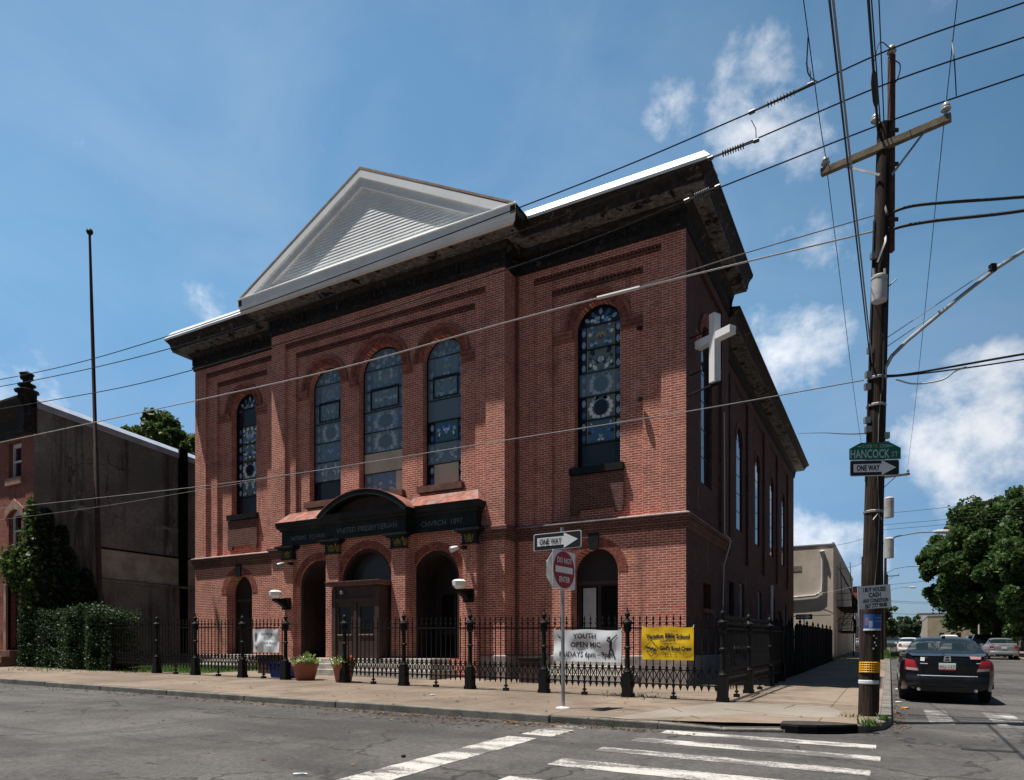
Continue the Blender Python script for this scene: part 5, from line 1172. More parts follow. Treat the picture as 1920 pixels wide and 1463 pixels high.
# ------------------------------------------------------------------ overhead wires
def wire(label, pts, r=.011, m='wire', n=10, extra=None):
    """pts: points the wire passes through, joined by a smooth curve"""
    P = [Vector(p) for p in pts]; out = []
    if len(P) == 2: out = [P[0] + (P[1] - P[0]) * k / n for k in range(n + 1)]
    else:
        Q = [P[0] * 2 - P[1]] + P + [P[-1] * 2 - P[-2]]
        for i in range(1, len(Q) - 2):
            for k in range(n):
                t = k / n; a, b, c_, d = Q[i - 1], Q[i], Q[i + 1], Q[i + 2]
                out.append(.5 * (2 * b + (c_ - a) * t + (2 * a - 5 * b + 4 * c_ - d) * t * t + (3 * b - a - 3 * c_ + d) * t ** 3))
        out.append(P[-1])
    if P[-1].x > 6.9 and abs(P[-1].y + 5.5) < .3: d = (out[-1] - out[-2]).normalized(); out += [P[-1] + Vector((d.x * 6, 0, d.z * 4)), P[-1] + Vector((18, 0, d.z * 7))]
    o = thing('overhead_wire', label, 'wire', P[0], 'overhead wires'); mb = MB(); mb.tube(out, r, 5); mb.build('cable', M[m], o)
    return o
def strain(o, a, b, ribs=9):
    """ribbed strain insulator between two points of a wire"""
    a, b = Vector(a), Vector(b); d = b - a; mb = MB(); mb.tube([a, b], .018, 6)
    for k in range(ribs):
        c = a + d * (.28 + .44 * k / (ribs - 1)); u = d.normalized(); mb.tube([c - u * .006, c + u * .006], .055, 10)
    for c in (a, b): mb.tube([c - d.normalized() * .05, c + d.normalized() * .05], .035, 8)
    mb.tube([b, b + Vector((0, -.05, .18)), b + Vector((-.08, -.02, .38))], .008, 5)
    mb.build('strain_insulator', M['strain'], o)
def Yp(px, py, y=-5.5):
    d = CF + CR * ((px - 960) / FPX) + Vector((0, 0, (1222 - py) / FPX)); return CAM + d * ((y - CAM.y) / d.y)
w = wire('topmost wire from the pole tip, crossing high above the white pediment', [Yp(-300, 775) + Vector((0, 0, .5)), Yp(0, 712), Yp(310, 632), Yp(985, 385), Yp(1410, 210), Yp(1668, 93), Yp(1920, 5), Yp(2100, -60)], .013); strain(w, Yp(1410, 210), Yp(1520, 158))
w = wire('second wire from the pole top, grazing the right end of the black cornice', [Yp(-300, 785) + Vector((0, 0, .4)), Yp(0, 725), Yp(325, 652), Yp(720, 520), Yp(985, 430), Yp(1330, 297), Yp(1655, 160), Yp(1920, 70), Yp(2100, 8)], .013); strain(w, Yp(1332, 297), Yp(1418, 264))
w = wire('third wire down, running along the brick just under the frieze', [Yp(-300, 830) + Vector((0, 0, .4)), Yp(78, 754), Yp(364, 693), Yp(966, 500), Yp(1290, 375), Yp(1655, 232), Yp(1920, 140), Yp(2100, 80)], .013); strain(w, Yp(1288, 376), Yp(1346, 350))
wire('pale wire slanting across the arched windows up to the pole', [Yp(-300, 895), Yp(0, 830), Yp(364, 752), Yp(640, 690), Yp(940, 607), Yp(1190, 542), Yp(1625, 437), Yp(1641, 433)], .015, 'wire_white')
w = wire('thin branch wire splitting upwards from the pale wire above the right window', [Yp(1150, 553), Yp(1250, 522), Yp(1400, 474), Yp(1640, 404)], .010, 'wire_grey')
mb = MB(); mb.tube([Yp(1120, 559), Yp(1160, 549), Yp(1200, 539)], .035, 7); mb.build('splice', M['wire_white'], w)
wire('lowest pale wire, crossing the church at sill height to the pole', [Yp(-300, 985), Yp(182, 934), Yp(508, 895), Yp(946, 826), Yp(1282, 773), Yp(1620, 713)], .010, 'wire_grey')
wire('faint slack wire just beneath the lowest pale wire on the left', [Yp(-300, 1010), Yp(102, 962), Yp(364, 921), Yp(620, 878), Yp(690, 866)], .006, 'wire_grey')
wire('thick black cable sagging rightwards from the pole, upper of two', [pz(8.95), pz(8.55) + CR * .02 - CF * .13, Yp(1665, 402), Yp(1720, 385), Yp(1885, 372), Yp(1990, 362), Yp(2150, 330)], .024)
wire('thick black cable sagging rightwards from the pole, lower of two', [pz(7.75) - CR * .1 - CF * .12, pz(8.05) - CF * .14, Yp(1668, 433), Yp(1740, 416), Yp(1920, 395), Yp(2150, 350)], .026)
wire('black cable pair leaving the pole rightwards beside the street light foot', [pz(5.95) + CR * .1, Yp(1700, 702), Yp(1800, 685), Yp(1920, 664), Yp(2150, 628)], .018)
wire('thinner cable just under the pair leaving rightwards from the light foot', [pz(5.93) + CR * .1, Yp(1700, 704), Yp(1812, 690), Yp(1920, 674), Yp(2150, 640)], .012)
wire('short white looped lead hanging under the right hand cable pair', [Yp(1680, 712), Yp(1715, 720), Yp(1765, 713), Yp(1790, 697), Yp(1812, 688)], .013, 'wire_white')
wire('drop wire from the pole to the rear cornice of the church', [pz(5.0) - CR * .1, at(1585, 814, 14.5), at(1540, 812, 22), at(1497, 813, 36.5)], .010)
# wires along the side street, passing overhead
wire('thin wire rising left of the crossarm towards the camera', [ARM_L + Vector((.07, 0, .26)), Vector((3.807, -8.35, 9.72)), Vector((3.80, -25, 9.9)), Vector((3.80, -45, 10.2))], .007)
wire('thin wire rising right of the crossarm towards the camera', [ARM_R + Vector((-.07, 0, .26)), Vector((5.575, -6.487, 10.25)), Vector((5.6, -25, 10.1)), Vector((5.6, -45, 10.3))], .007)
wire('short dangling lead below the right overhead wire', [at(1785, 75, 9.9), at(1790, 125, 9.9), at(1793, 180, 10.6)], .009)
wire('short dangling lead below the left overhead wire', [at(1515, 70, 9.1), at(1513, 125, 9.2), at(1520, 145, 9.4), at(1535, 155, 10.4)], .009)
E2 = Vector((4.25, 28.39, 11.6))
wire('thin wire from the left crossarm end away to the far pole', [ARM_L + Vector((.07, 0, .22)), Vector((3.81, 10, 9.35)), Vector((3.9, 28.3, 10.4))], .007)
wire('thin wire from the right crossarm end away to the far pole', [ARM_R + Vector((-.07, 0, .22)), Vector((5.57, 12, 10.3)), Vector((5.62, 29, 11.75))], .007)
def over(a, px, k=4.):                                              # from a on the pole to overhead, level
    d = at(px, 0, 1.0) - CAM; t = (a.z + .15 - CAM.z) / d.z; b = CAM + d * t; return [a, b, a + (b - a) * k]
wire('thick black cable rising left of the pole out of frame', over(pz(6.2) - CR * .12, 1555), .0095)
wire('thick grey cable rising beside the black one out of frame', over(pz(6.15) - CR * .10 - CF * .03, 1562), .010, 'wire_grey')
w = wire('bundled black cable with a fat splice straight above the pole', over(PT + CR * -.10 - Vector((0, 0, .1)), 1628), .020)
a, b, _ = over(PT + CR * -.10 - Vector((0, 0, .1)), 1628); mb = MB(); d = b - a; mb.tube([a + d * .22, a + d * .27, a + d * .42, a + d * .5], [.025, .045, .05, .025], 9); mb.build('splice', M['wire'], w)
wire('second strand of the bundle just right of the splice', over(PT + CR * -.06, 1634), .010)
wire('single thin wire right of the bundle above the pole', over(PT + CR * .0, 1648), .009)
wire('jumper lead from the bundle to the pole tip insulator', [a + (b - a) * .55, at(1650, 80, 11), EX1 + Vector((0, 0, .1))], .008)
wire('jumper loop hanging right of the pole tip insulator', [EX1 + Vector((0, 0, -.05)), EX1 + CR * .14 - Vector((0, 0, .15)), EX1 + CR * .1 - Vector((0, 0, .38)), EX1 - Vector((0, 0, .5))], .009)
# flagpole behind the hedge
b = Vector((-22.0, -2.5, gz(-22, -2.5, SW))); t = Vector((-22.8, -2.5, 17.75)); o = thing('flagpole', 'tall dark bare flagpole leaning slightly behind the hedge', 'flagpole', b)
mb = MB(); mb.tube([b, b + (t - b) * .5, b + (t - b) * .502, b + (t - b) * .8, t], [.10, .09, .075, .065, .045], 10); mb.build('pole', mat('rusty_brown_pole', (.045, .022, .018), .7, .3, 4), o, smooth='auto')
mb = MB(); mb.lathe(t, [(.03, -.02), (.10, .05), (.13, .13), (.10, .21), (.03, .26)], 12); mb.build('ball_finial', M['iron'], o, smooth='auto')
# ------------------------------------------------------------------ row house on the left
XH = -23.17; YH = -4.35
h = thing('row_house', 'narrow red brick row house with black cornice and a long grey stucco side wall', 'house', (XH - 4, 5, gz(XH - 4, 0, SW)))
def hw_(pts): return pts
mb = MB(); WINS = [(XH - 1.28, .46, 8.0, 9.36, False), (XH - 1.28, .46, 5.3, 6.75, True), (XH - 3.6, .46, 8.0, 9.36, False), (XH - 3.6, .46, 5.3, 6.75, True), (XH - 6.0, .46, 8.0, 9.36, False), (XH - 6.0, .46, 5.3, 6.75, True), (XH - 3.6, .5, 1.9, 4.1, True)]
DO = rect(XH - 1.78, XH - .85, .9, 4.35)
def seg_top(u, w, z0, z1, a): return rect(u - w, u + w, z0, z1) if not a else [(u - w, z0), (u + w, z0), (u + w, z1 - .12), (u + w * .5, z1 + .02), (u, z1 + .07), (u - w * .5, z1 + .02), (u - w, z1 - .12)]
hol = [seg_top(u, w, z0, z1, a) for u, w, z0, z1, a in WINS] + [DO]
face(mb, front, rect(XH - 9, XH, 0, 9.9), hol, -YH)
for l in hol: jambs(mb, front, l, -YH, -YH - .3)
mb.build('front_wall', M['rowbrick'], h)
for u, w, z0, z1, a in WINS:
    mb = MB(); slab(mb, front, seg_top(u, w, z0, z1, a), [rect(u - w + .07, u + w - .07, z0 + .07, (z0 + z1) / 2 - .03), rect(u - w + .07, u + w - .07, (z0 + z1) / 2 + .03, z1 - .14)], -YH - .16, -YH - .22)
    wf = mb.build('window', M['white_sign'] if a or 1 else M['door'], h)
    mb = MB(); mb.box(u - w, u + w, YH + .22, YH + .24, z0, z1 + .05); mb.build('pane', M['pane_dark'], wf)
    mb = MB(); mb.box(u - w - .1, u + w + .1, YH - .09, YH + .1, z0 - .26, z0); mb.build('sill', M['pinkstone'], wf)
    if a:
        mb = MB(); q = [(u - w - .18, z1 - .3), (u - w + .0, z1 - .12), (u - w * .5, z1 + .02), (u, z1 + .07), (u + w * .5, z1 + .02), (u + w, z1 - .12), (u + w + .18, z1 - .3), (u + w + .18, z1 + .05), (u + w * .45, z1 + .34), (u + .12, z1 + .36), (u, z1 + .46), (u - .12, z1 + .36), (u - w * .45, z1 + .34), (u - w - .18, z1 + .05)]
        slab(mb, front, q, [], -YH + .05, -YH - .02); mb.build('lintel', M['pinkstone'], wf)
mb = MB(); mb.box(XH - 1.75, XH - .88, YH + .26, YH + .3, .9, 4.3); d = mb.build('door', M['door'], h)
mb = MB(); mb.box(XH - 1.95, XH - 1.78, YH - .08, YH + .1, .95, 4.4); mb.box(XH - .85, XH - .68, YH - .08, YH + .1, .95, 4.4); mb.box(XH - 2.0, XH - .63, YH - .1, YH + .1, 4.4, 4.65); mb.build('door_frame', M['pinkstone'], d)
mb = MB()
for k in range(3): mb.box(XH - 2.3 - .02 * k, XH - .72 + .02 * k, YH - .45 - .28 * k, YH - .001 - (.45 + .28 * (k - 1)) * (k > 0), .4, 1.45 - .22 * k)
mb.build('stoop', M['brown_stone'], h, bevel=.012)
TOPS = lambda y: 10.70 - (y - YH) * .0745
mb = MB(); mb.add([(XH, YH, 0), (XH, 16, 0), (XH, 16, TOPS(16)), (XH, YH, TOPS(YH))], [(0, 1, 2, 3)]); mb.build('side_wall', M['stucco'], h)
mb = MB()                                                           # lower block projecting a little, with its ledge and paler patch
mb.box(XH, XH + .10, -1.9, 16, 0.4, 4.22); mb.box(XH, XH + .16, -1.9, 16, 4.22, 4.32); mb.build('side_wall_base', M['stucco'], h)
mb = MB(); mb.box(XH + .001, XH + .03, -1.9, 16, 4.36, 5.55); mb.build('stucco_patch', M['stucco_pale'], h)
mb = MB(); mb.box(XH + .002, XH + .05, -1.9, 16, 5.55, 5.62); mb.build('ledge', M['soot'], h)
mb = MB(); rnd = random.Random(4); y = -3.0
strip = []
while y < 12: strip.append((y, 7.05 - (y + 3) * .062 + rnd.uniform(-.05, .05), rnd.uniform(.05, .13))); y += rnd.uniform(.12, .35)
for (y0, z0, w0), (y1, z1, w1) in zip(strip, strip[1:]): mb.add([(XH + .008, y0, z0 - w0), (XH + .008, y1, z1 - w1), (XH + .008, y1, z1 + w1), (XH + .008, y0, z0 + w0)], [(0, 1, 2, 3)])
mb.build('whitewash_streak', mat('whitewash_streak', (.20, .195, .185), .95, .35, 3, dirt=(.12, .115, .105, .8)), h)
mb = MB(); mb.box(XH, XH + .12, 1.62, 2.02, .4, 10.5); mb.build('flue', M['soot'], h)
mb = MB(); mb.add([(XH + .06, YH - .1, TOPS(YH) - .22), (XH + .06, 16, TOPS(16) - .22), (XH + .06, 16, TOPS(16) + .02), (XH + .06, YH - .1, TOPS(YH) + .02), (XH - .55, YH - .1, TOPS(YH) + .40), (XH - .55, 16, TOPS(16) + .40)], [(0, 1, 2, 3), (3, 2, 5, 4)])
mb.build('coping', M['coping'], h)
mb = MB(); mb.add([(XH - .5, YH, 10.8), (XH - 9, YH, 10.8), (XH - 9, 16, 9.6), (XH - .5, 16, 9.6)], [(0, 1, 2, 3)]); mb.build('roof', M['roof'], h)
mb = MB(); sweep(mb, [(XH - 9, YH), (XH, YH)], [(0, 9.55), (.06, 9.55), (.06, 9.72), (.12, 9.78), (.05, 9.82), (.05, 10.2), (.15, 10.3), (.38, 10.42), (.42, 10.5), (.55, 10.68), (.55, 10.76), (0, 10.9)]); mb.build('cornice', M['cornice'], h)
mb = MB(); mb.box(XH - .36, XH + .06, YH - .36, YH + .1, 9.5, 10.95); mb.lathe((XH - .15, YH - .15, 0), [(.27, 10.95), (.40, 11.0), (.40, 11.05), (.22, 11.12), (.22, 11.2), (.30, 11.24), (.30, 11.28), (.14, 11.34), (.12, 11.42), (.22, 11.5), (.2, 11.6), (.25, 11.68), (.12, 11.74), (.03, 11.8)], 10)
mb.build('finial', M['cornice'], h)
# ------------------------------------------------------------------ planting
def leaf(mb, p, s, rnd, flat=.0, droop=0.):
    a = Vector((rnd.gauss(0, 1), rnd.gauss(0, 1), rnd.gauss(0, 1) - droop)).normalized(); b = Vector((rnd.gauss(0, 1), rnd.gauss(0, 1), rnd.gauss(0, 1) + flat)); b = (b - a * b.dot(a)).normalized()
    t = a.cross(b); p = Vector(p); w = s * .42
    mb.add([p - a * s * .5, p + t * w, p + a * s * .5, p - t * w], [(0, 1, 2, 3)])
def hedge():
    o = thing('hedge', 'dense green clipped hedge on the left in front of the stucco wall', 'hedge', (-20.2, -3.8, gz(-20.2, -3.8, SW))); rnd = random.Random(3)
    x0, x1, y0, y1 = -23.55, -18.35, -4.55, -3.4; mb = MB()
    def S(x): return 2.0 + .07 * math.sin(x * 2.1) + .05 * math.sin(x * 5.3) - (.6 * max(0, (x + 18.8)) if x > -18.8 else 0) + .06 * math.sin(x * 9.7) + .035 * math.sin(x * 17.)
    n = 0
    while n < 26000:
        x = rnd.uniform(x0, x1); g = gz(x, -3.6, SW); H = S(x); f = rnd.random()
        if f < .58: y = y0 + abs(rnd.gauss(0, .11)) - .10 + .09 * math.sin(x * 3.1 + 2 * math.sin(x * 1.3)); z = rnd.uniform(.02, H)
        elif f < .88: y = rnd.uniform(y0, y1); z = H - abs(rnd.gauss(0, .10)) + .10 * rnd.random()
        else: y = rnd.uniform(y0, y1); z = rnd.uniform(.05, H); x = rnd.choice((x0, x1)) + rnd.gauss(0, .12)
        hole = math.sin(x * 2.7 + z * 3.3) * math.sin(z * 4.1 - x * 1.9 + 1)
        if f < .58 and hole > .45 and rnd.random() < .8: continue
        leaf(mb, (x, y, g + z), rnd.uniform(.05, .11), rnd, .6); n += 1
    for _ in range(420):
        x = rnd.uniform(x0, x1); y = rnd.uniform(y0, y1); z = gz(x, y, SW) + S(x); l = rnd.uniform(.08, .22); d = Vector((rnd.gauss(0, .25), rnd.gauss(0, .25), 1)).normalized()
        for k in range(4): leaf(mb, Vector((x, y, z)) + d * l * k / 3, .07, rnd)
    mb.build('foliage', M['leaf_hedge'], o)
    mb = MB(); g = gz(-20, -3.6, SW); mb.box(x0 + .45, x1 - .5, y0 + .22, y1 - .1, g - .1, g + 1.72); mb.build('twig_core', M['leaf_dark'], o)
hedge()
def climbing(name, label, cat, pts, n, size, m, seed, spread):
    rnd = random.Random(seed); o = thing(name, label, cat, pts[0]); mb = MB()
    for a, b, r0, r1, k in spread:
        a, b = Vector(a), Vector(b)
        for _ in range(int(n * k)):
            t = rnd.random(); r = r0 + (r1 - r0) * t; p = a + (b - a) * t + Vector((rnd.gauss(0, r), rnd.gauss(0, r * .55), rnd.gauss(0, r))); leaf(mb, p, size * rnd.uniform(.6, 1.4), rnd)
    mb.build('foliage', m, o); mb = MB()
    for a, b, r0, r1, k in spread: mb.tube([a, (Vector(a) + Vector(b)) / 2 + Vector((.08, -.05, 0)), b], [.03, .022, .01], 6)
    mb.build('stem', M['bark'], o)
climbing('ivy', 'bright green ivy climbing the front corner of the row house', 'ivy', [(XH - .1, YH - .1, gz(XH, YH, SW))], 5200, .15, M['leaf_ivy'], 8,
    [((XH - .05, YH - .12, .9), (XH - .12, YH - .12, 4.6), .10, .26, .28), ((XH - .12, YH - .12, 4.4), (XH - .05, YH - .05, 7.0), .28, .07, .34), ((XH - .3, YH - .3, 4.7), (XH - 1.25, YH - .3, 4.75), .26, .20, .30), ((XH - 1.1, YH - .35, 4.8), (XH - 1.9, YH - .4, 4.95), .10, .05, .06), ((XH - .9, YH - .3, 4.4), (XH - .5, YH - .3, 3.6), .2, .1, .06)])
def bush():
    o = thing('shrub', 'tall dark shaded shrub between the row house side wall and the hedge', 'shrub', (-22.3, -2.6, gz(-22, -2.6, SW))); rnd = random.Random(12); mb = MB()
    clumps = [(-22.75, -3.95, 2.6, .45, 1.3), (-22.8, -4.0, 4.0, .38, 1.0), (-22.85, -3.9, 5.2, .34, .8), (-22.8, -3.3, 3.4, .42, 1.2), (-22.9, -4.05, 6.2, .24, .55), (-22.85, -3.3, 4.6, .3, .8), (-22.7, -2.8, 3.0, .35, 1.0), (-22.85, -2.6, 4.0, .25, .6), (-22.9, -3.5, 5.7, .22, .5), (-22.9, -2.2, 3.1, .25, .8)]
    for cx_, cy_, cz, r, hh in clumps:
        for _ in range(1500):
            d = Vector((rnd.gauss(0, 1), rnd.gauss(0, 1), rnd.gauss(0, 1))).normalized() * rnd.uniform(.55, 1.08); leaf(mb, (cx_ + d.x * r, cy_ + d.y * r, cz + d.z * hh), rnd.uniform(.09, .2), rnd)
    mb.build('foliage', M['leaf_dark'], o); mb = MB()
    for cx_, cy_, cz, r, hh in clumps: mb.tube([(-22.3, -2.4, .8), (cx_ * .5 - 22.3 * .5, cy_ * .5 - 1.2, 1.6 + cz * .3), (cx_, cy_, cz)], [.09, .06, .02], 6)
    mb.build('stem', M['bark'], o)
bush()
def tree(name, label, base, height, crowns, leafsize, per, m, seed, group=None, trunk=.3, parts=True):
    """crowns: list of (offset, radius) clumps; leaves fill a shell of every clump so gaps remain between them"""
    rnd = random.Random(seed); b = Vector(base); o = thing(name, label, 'tree', b, group); mb = MB()
    for (dx, dy, dz), r in crowns:
        c = b + Vector((dx, dy, dz))
        subs = [(c + Vector((rnd.gauss(0, 1), rnd.gauss(0, 1), rnd.gauss(0, .9))).normalized() * r * rnd.uniform(.45, .95), r * rnd.uniform(.28, .5)) for _ in range(9)]
        for sc_, sr in subs:
            for _ in range(int(per * (sr / r) * 2.2 / 9 * 1.6)):
                d = Vector((rnd.gauss(0, 1), rnd.gauss(0, 1), rnd.gauss(0, .8))).normalized() * sr * rnd.uniform(.35, 1.05) ** .6
                if rnd.random() < .06: d *= rnd.uniform(1.0, 1.35)
                leaf(mb, sc_ + d, leafsize * rnd.uniform(.6, 1.35), rnd, .5)
    mb.build('crown', m, o); mb = MB(); top = b + Vector((0, 0, height * .55))
    mb.tube([b - Vector((0, 0, .2)), b + Vector((.02, 0, height * .12)), b + Vector((.08, .03, height * .3)), top], [trunk * 1.25, trunk, trunk * .8, trunk * .35], 9)
    for (dx, dy, dz), r in crowns:
        e = b + Vector((dx, dy, dz)); s = b + Vector((.06, .02, height * rnd.uniform(.2, .35))); mb.tube([s, s + (e - s) * .5 + Vector((0, 0, r * .2)), e], [trunk * .4, trunk * .25, trunk * .06], 6)
    mb.build('trunk', M['bark'], o); return o
def clumps(rx, ry, z0, z1, n, r0, r1, seed, taper=.0):
    rnd = random.Random(seed); out = []
    for k in range(n):
        t = (k + .5) / n; z = z0 + (z1 - z0) * t; sh = math.sin(math.pi * (.18 + .72 * t)); a = k * 2.399 + rnd.uniform(-.4, .4); q = rnd.uniform(.35, .85)
        out.append(((rx * sh * q * math.cos(a), ry * sh * q * math.sin(a), z), rnd.uniform(r0, r1)))
    return out
tl = at(300, 1180, 46); tree('leafy_tree', 'leafy green tree behind the stucco wall, left of the church', (tl.x, tl.y, gz(tl.x, tl.y, 0)), 17.0, clumps(4.2, 3.6, 9.0, 15.2, 24, .75, 1.25, 5), .34, 800, M['leaf_ivy'], 21, trunk=.3)
tr_ = at(1868, 1219, 58); big = tree('leafy_tree', 'huge dark green street tree hanging over the parked cars at right', (tr_.x, tr_.y, gz(tr_.x, tr_.y, SW)), 13.0, clumps(6.0, 5.6, 3.4, 11.8, 42, 1.1, 2.4, 14), .30, 2000, M['leaf'], 31, 'street trees at right', trunk=.36)
t2 = at(1990, 1225, 50); tree('leafy_tree', 'second green street tree at the right edge of the view', (t2.x, t2.y, gz(t2.x, t2.y, SW)), 13, clumps(5.4, 5.0, 3.0, 11.8, 28, 1.2, 2.6, 17), .32, 1500, M['leaf'], 37, 'street trees at right', trunk=.34)
t3 = at(1880, 1214, 76); tree('leafy_tree', 'dim tree filling the shade behind the silver sedan', (t3.x, t3.y, gz(t3.x, t3.y, SW)), 13, clumps(6.0, 5.0, 3.2, 10.5, 16, 2.0, 3.0, 19), .6, 900, M['leaf'], 41, 'street trees at right', trunk=.3)
ts = Vector((4.25, 62, gz(4.25, 62, SW))); tree('small_tree', 'small reddish green pavement tree just right of the corner pole foot', ts, 4.6, clumps(1.1, 1.1, 1.7, 4.2, 9, .5, .8, 6), .26, 420, M['leaf_ivy'], 9, trunk=.09)
for k, (px, D, hh, w, lab) in enumerate(((1690, 230, 5.5, 4.0, 'distant hazy tree on the left of the street vanishing point'), (1698, 290, 8.0, 6.0, 'distant hazy tree at the very end of the street'), (1708, 215, 7.0, 4.0, 'distant hazy tree before the white far house'))):
    p = at(px, 1190, D); tree('distant_tree', lab, (p.x, p.y, gz(p.x, p.y)), hh, clumps(w, w, 2.5, hh, 10, w * .32, w * .5, 50 + k), 1.0, 240, M['leaf_far'], 60 + k, 'distant street trees', trunk=.3)
# grass, weeds and litter
def blades():
    rnd = random.Random(2); mb = MB()
    def tuft(x, y, n, r, hmax, h0=SW):
        for _ in range(n):
            a, b = rnd.gauss(x, r), rnd.gauss(y, r); z = gz(a, b, h0); h = rnd.uniform(.3, 1) * hmax; d = rnd.uniform(0, 6.3); w = .010 + h * .03
            mb.add([(a - w * math.cos(d), b - w * math.sin(d), z), (a + w * math.cos(d), b + w * math.sin(d), z), (a + rnd.gauss(0, .4) * h, b + rnd.gauss(0, .4) * h, z + h)], [(0, 1, 2)])
    for _ in range(5200):
        tuft(rnd.uniform(-19.3, -14.7), rnd.uniform(-3.8, -.2), 1, .05, .16)
    for x, y, n, r, hm in ((4.2, -5.9, 30, .10, .08), (4.70, -6.2, 70, .05, .12), (4.5, -6.95, 110, .07, .13), (-.25, -4.1, 60, .25, .10), (.3, -4.3, 40, .3, .08), (4.66, 33, 260, .28, .75), (4.6, 35, 200, .3, .6), (4.7, 31, 90, .2, .4), (-16.9, -4.2, 160, .3, .14), (-21, -4.4, 300, .9, .13), (-19, -4.45, 200, .8, .10), (-2.4, -8.4, 40, .25, .07), (.9, -8.35, 40, .2, .07), (-13.5, -8.35, 70, .6, .08), (1.8, 24.4, 60, .2, .4), (1.8, 28.5, 60, .3, .35)):
        tuft(x, y, n, r, hm, SW if y > -8.3 else .03)
    tag(mb.build('grass', M['grass']), 'green grass and weeds in the yard and pavement cracks', 'grass', kind='stuff')
    mb = MB()
    for x0, y0, sx_, sy_, n in ((-2.6, -8.75, .9, .10, 130), (-.6, -8.72, .7, .10, 120), (1.0, -8.5, .5, .08, 90), (-5.5, -8.75, 1.6, .12, 150), (-9.5, -8.8, 2.2, .15, 110), (-1.9, -9.3, 1.2, .22, 80), (4.9, -4.5, .05, 1.6, 120), (4.95, 2, .07, 3, 110), (-4, -7, 5, 1.1, 70), (-6, -12, 5, 1.6, 60)):
        for _ in range(n):
            x, y = rnd.gauss(x0, sx_), rnd.gauss(y0, sy_); on = (y > -8.42 and x < 4.7); z = gz(x, y, (SW if on else 0) + .012); s = rnd.uniform(.02, .055); a = rnd.uniform(0, 6.3)
            mb.add([(x + s * math.cos(a), y + s * math.sin(a), z + rnd.uniform(-.004, .012)), (x + s * .5 * math.cos(a + 1.6), y + s * .5 * math.sin(a + 1.6), z + rnd.uniform(0, .02)), (x - s * math.cos(a), y - s * math.sin(a), z), (x - s * .5 * math.cos(a + 1.6), y - s * .5 * math.sin(a + 1.6), z + rnd.uniform(0, .012))], [(0, 1, 2, 3)])
    tag(mb.build('leaf_litter', M['litter']), 'brown dry leaves and grit gathered along the kerb', 'leaf litter', kind='stuff')
blades()
def scrap(label, x, y, l, w, ang, m, h0=0.):
    c, s = math.cos(ang), math.sin(ang); z = gz(x, y, h0 + .008); mb = MB()
    q = [(-l, -w), (l * .3, -w * 1.2), (l, -w * .7), (l * .9, w), (-l * .2, w * 1.1), (-l, w * .8)]
    mb.add([(x + a * c - b * s, y + a * s + b * c, z) for a, b in q] + [(x + a * c - b * s, y + a * s + b * c, z + .012 + .01 * (i % 2)) for i, (a, b) in enumerate(q)], [(6, 7, 8, 9, 10, 11)] + [(i, (i + 1) % 6, 6 + (i + 1) % 6, 6 + i) for i in range(6)])
    tag(mb.build('litter_scrap', m), label, 'litter', 'scraps of litter on the street')
scrap('thin white strip of litter lying on the road left of the stop line', -.33, -13.45, .07, .010, .5, M['paper']); scrap('tiny dark pebble on the road left of the stop line', -.1, -12.1, .022, .022, .2, M['rubber'])
scrap('white crumpled litter in the gutter beside the black sedan', 4.95, -1.2, .07, .05, .4, M['paper']); scrap('orange wrapper in the gutter behind the black sedan', 5.05, -2.6, .08, .05, 1.0, mat('orange_wrapper', (.6, .25, .06), .5, .3, 20)); scrap('pale scrap in the gutter further up the side street', 4.98, 3.2, .09, .06, 2., M['paper'])
scrap('small white scrap on the pavement left of the sign post', -3.7, -6.4, .05, .03, .6, M['paper'], SW)
# storm inlet
o = thing('storm_drain', 'dark iron kerb inlet with a thick curved lid at the corner', 'storm drain', (3.95, -7.3, gz(3.95, -7.3)))
rim = [(3.36, -7.60), (3.6, -7.62), (3.85, -7.52), (4.12, -7.36), (4.36, -7.10)]; inn = [(3.34, -7.2), (3.55, -7.05), (3.8, -6.98), (4.05, -6.95), (4.3, -7.0)]
mb = MB(); n = len(rim); mb.add([(x, y, gz(x, y, .135)) for x, y in rim] + [(x, y, gz(x, y, .13)) for x, y in inn] + [(x, y, gz(x, y, .10)) for x, y in rim], [(i, i + 1, n + i + 1, n + i) for i in range(n - 1)] + [(i, i + 1, 2 * n + i + 1, 2 * n + i) for i in range(n - 1)]); mb.build('lid', mat('rusted_iron_lid', (.035, .028, .026), .8, .4, 8, bump=.4), o)
mb = MB(); mb.add([(x + .005, y - .005, gz(x, y, .103)) for x, y in rim] + [(x + .005, y - .005, gz(x, y, .004)) for x, y in rim], [(i, i + 1, n + i + 1, n + i) for i in range(n - 1)]); mb.build('opening', M['dark'], o)
mb = MB(); rnd = random.Random(1); q = [(3.05 + .26 * math.cos(a) * rnd.uniform(.8, 1.2), -7.33 + .2 * math.sin(a) * rnd.uniform(.8, 1.2)) for a in [k * .57 for k in range(11)]]; mb.poly([(x, y, gz(x, y, .098)) for x, y in q]); mb.build('whitewashed_edge', mat('white_splash', (.6, .58, .55), .8, .2, 14), o)
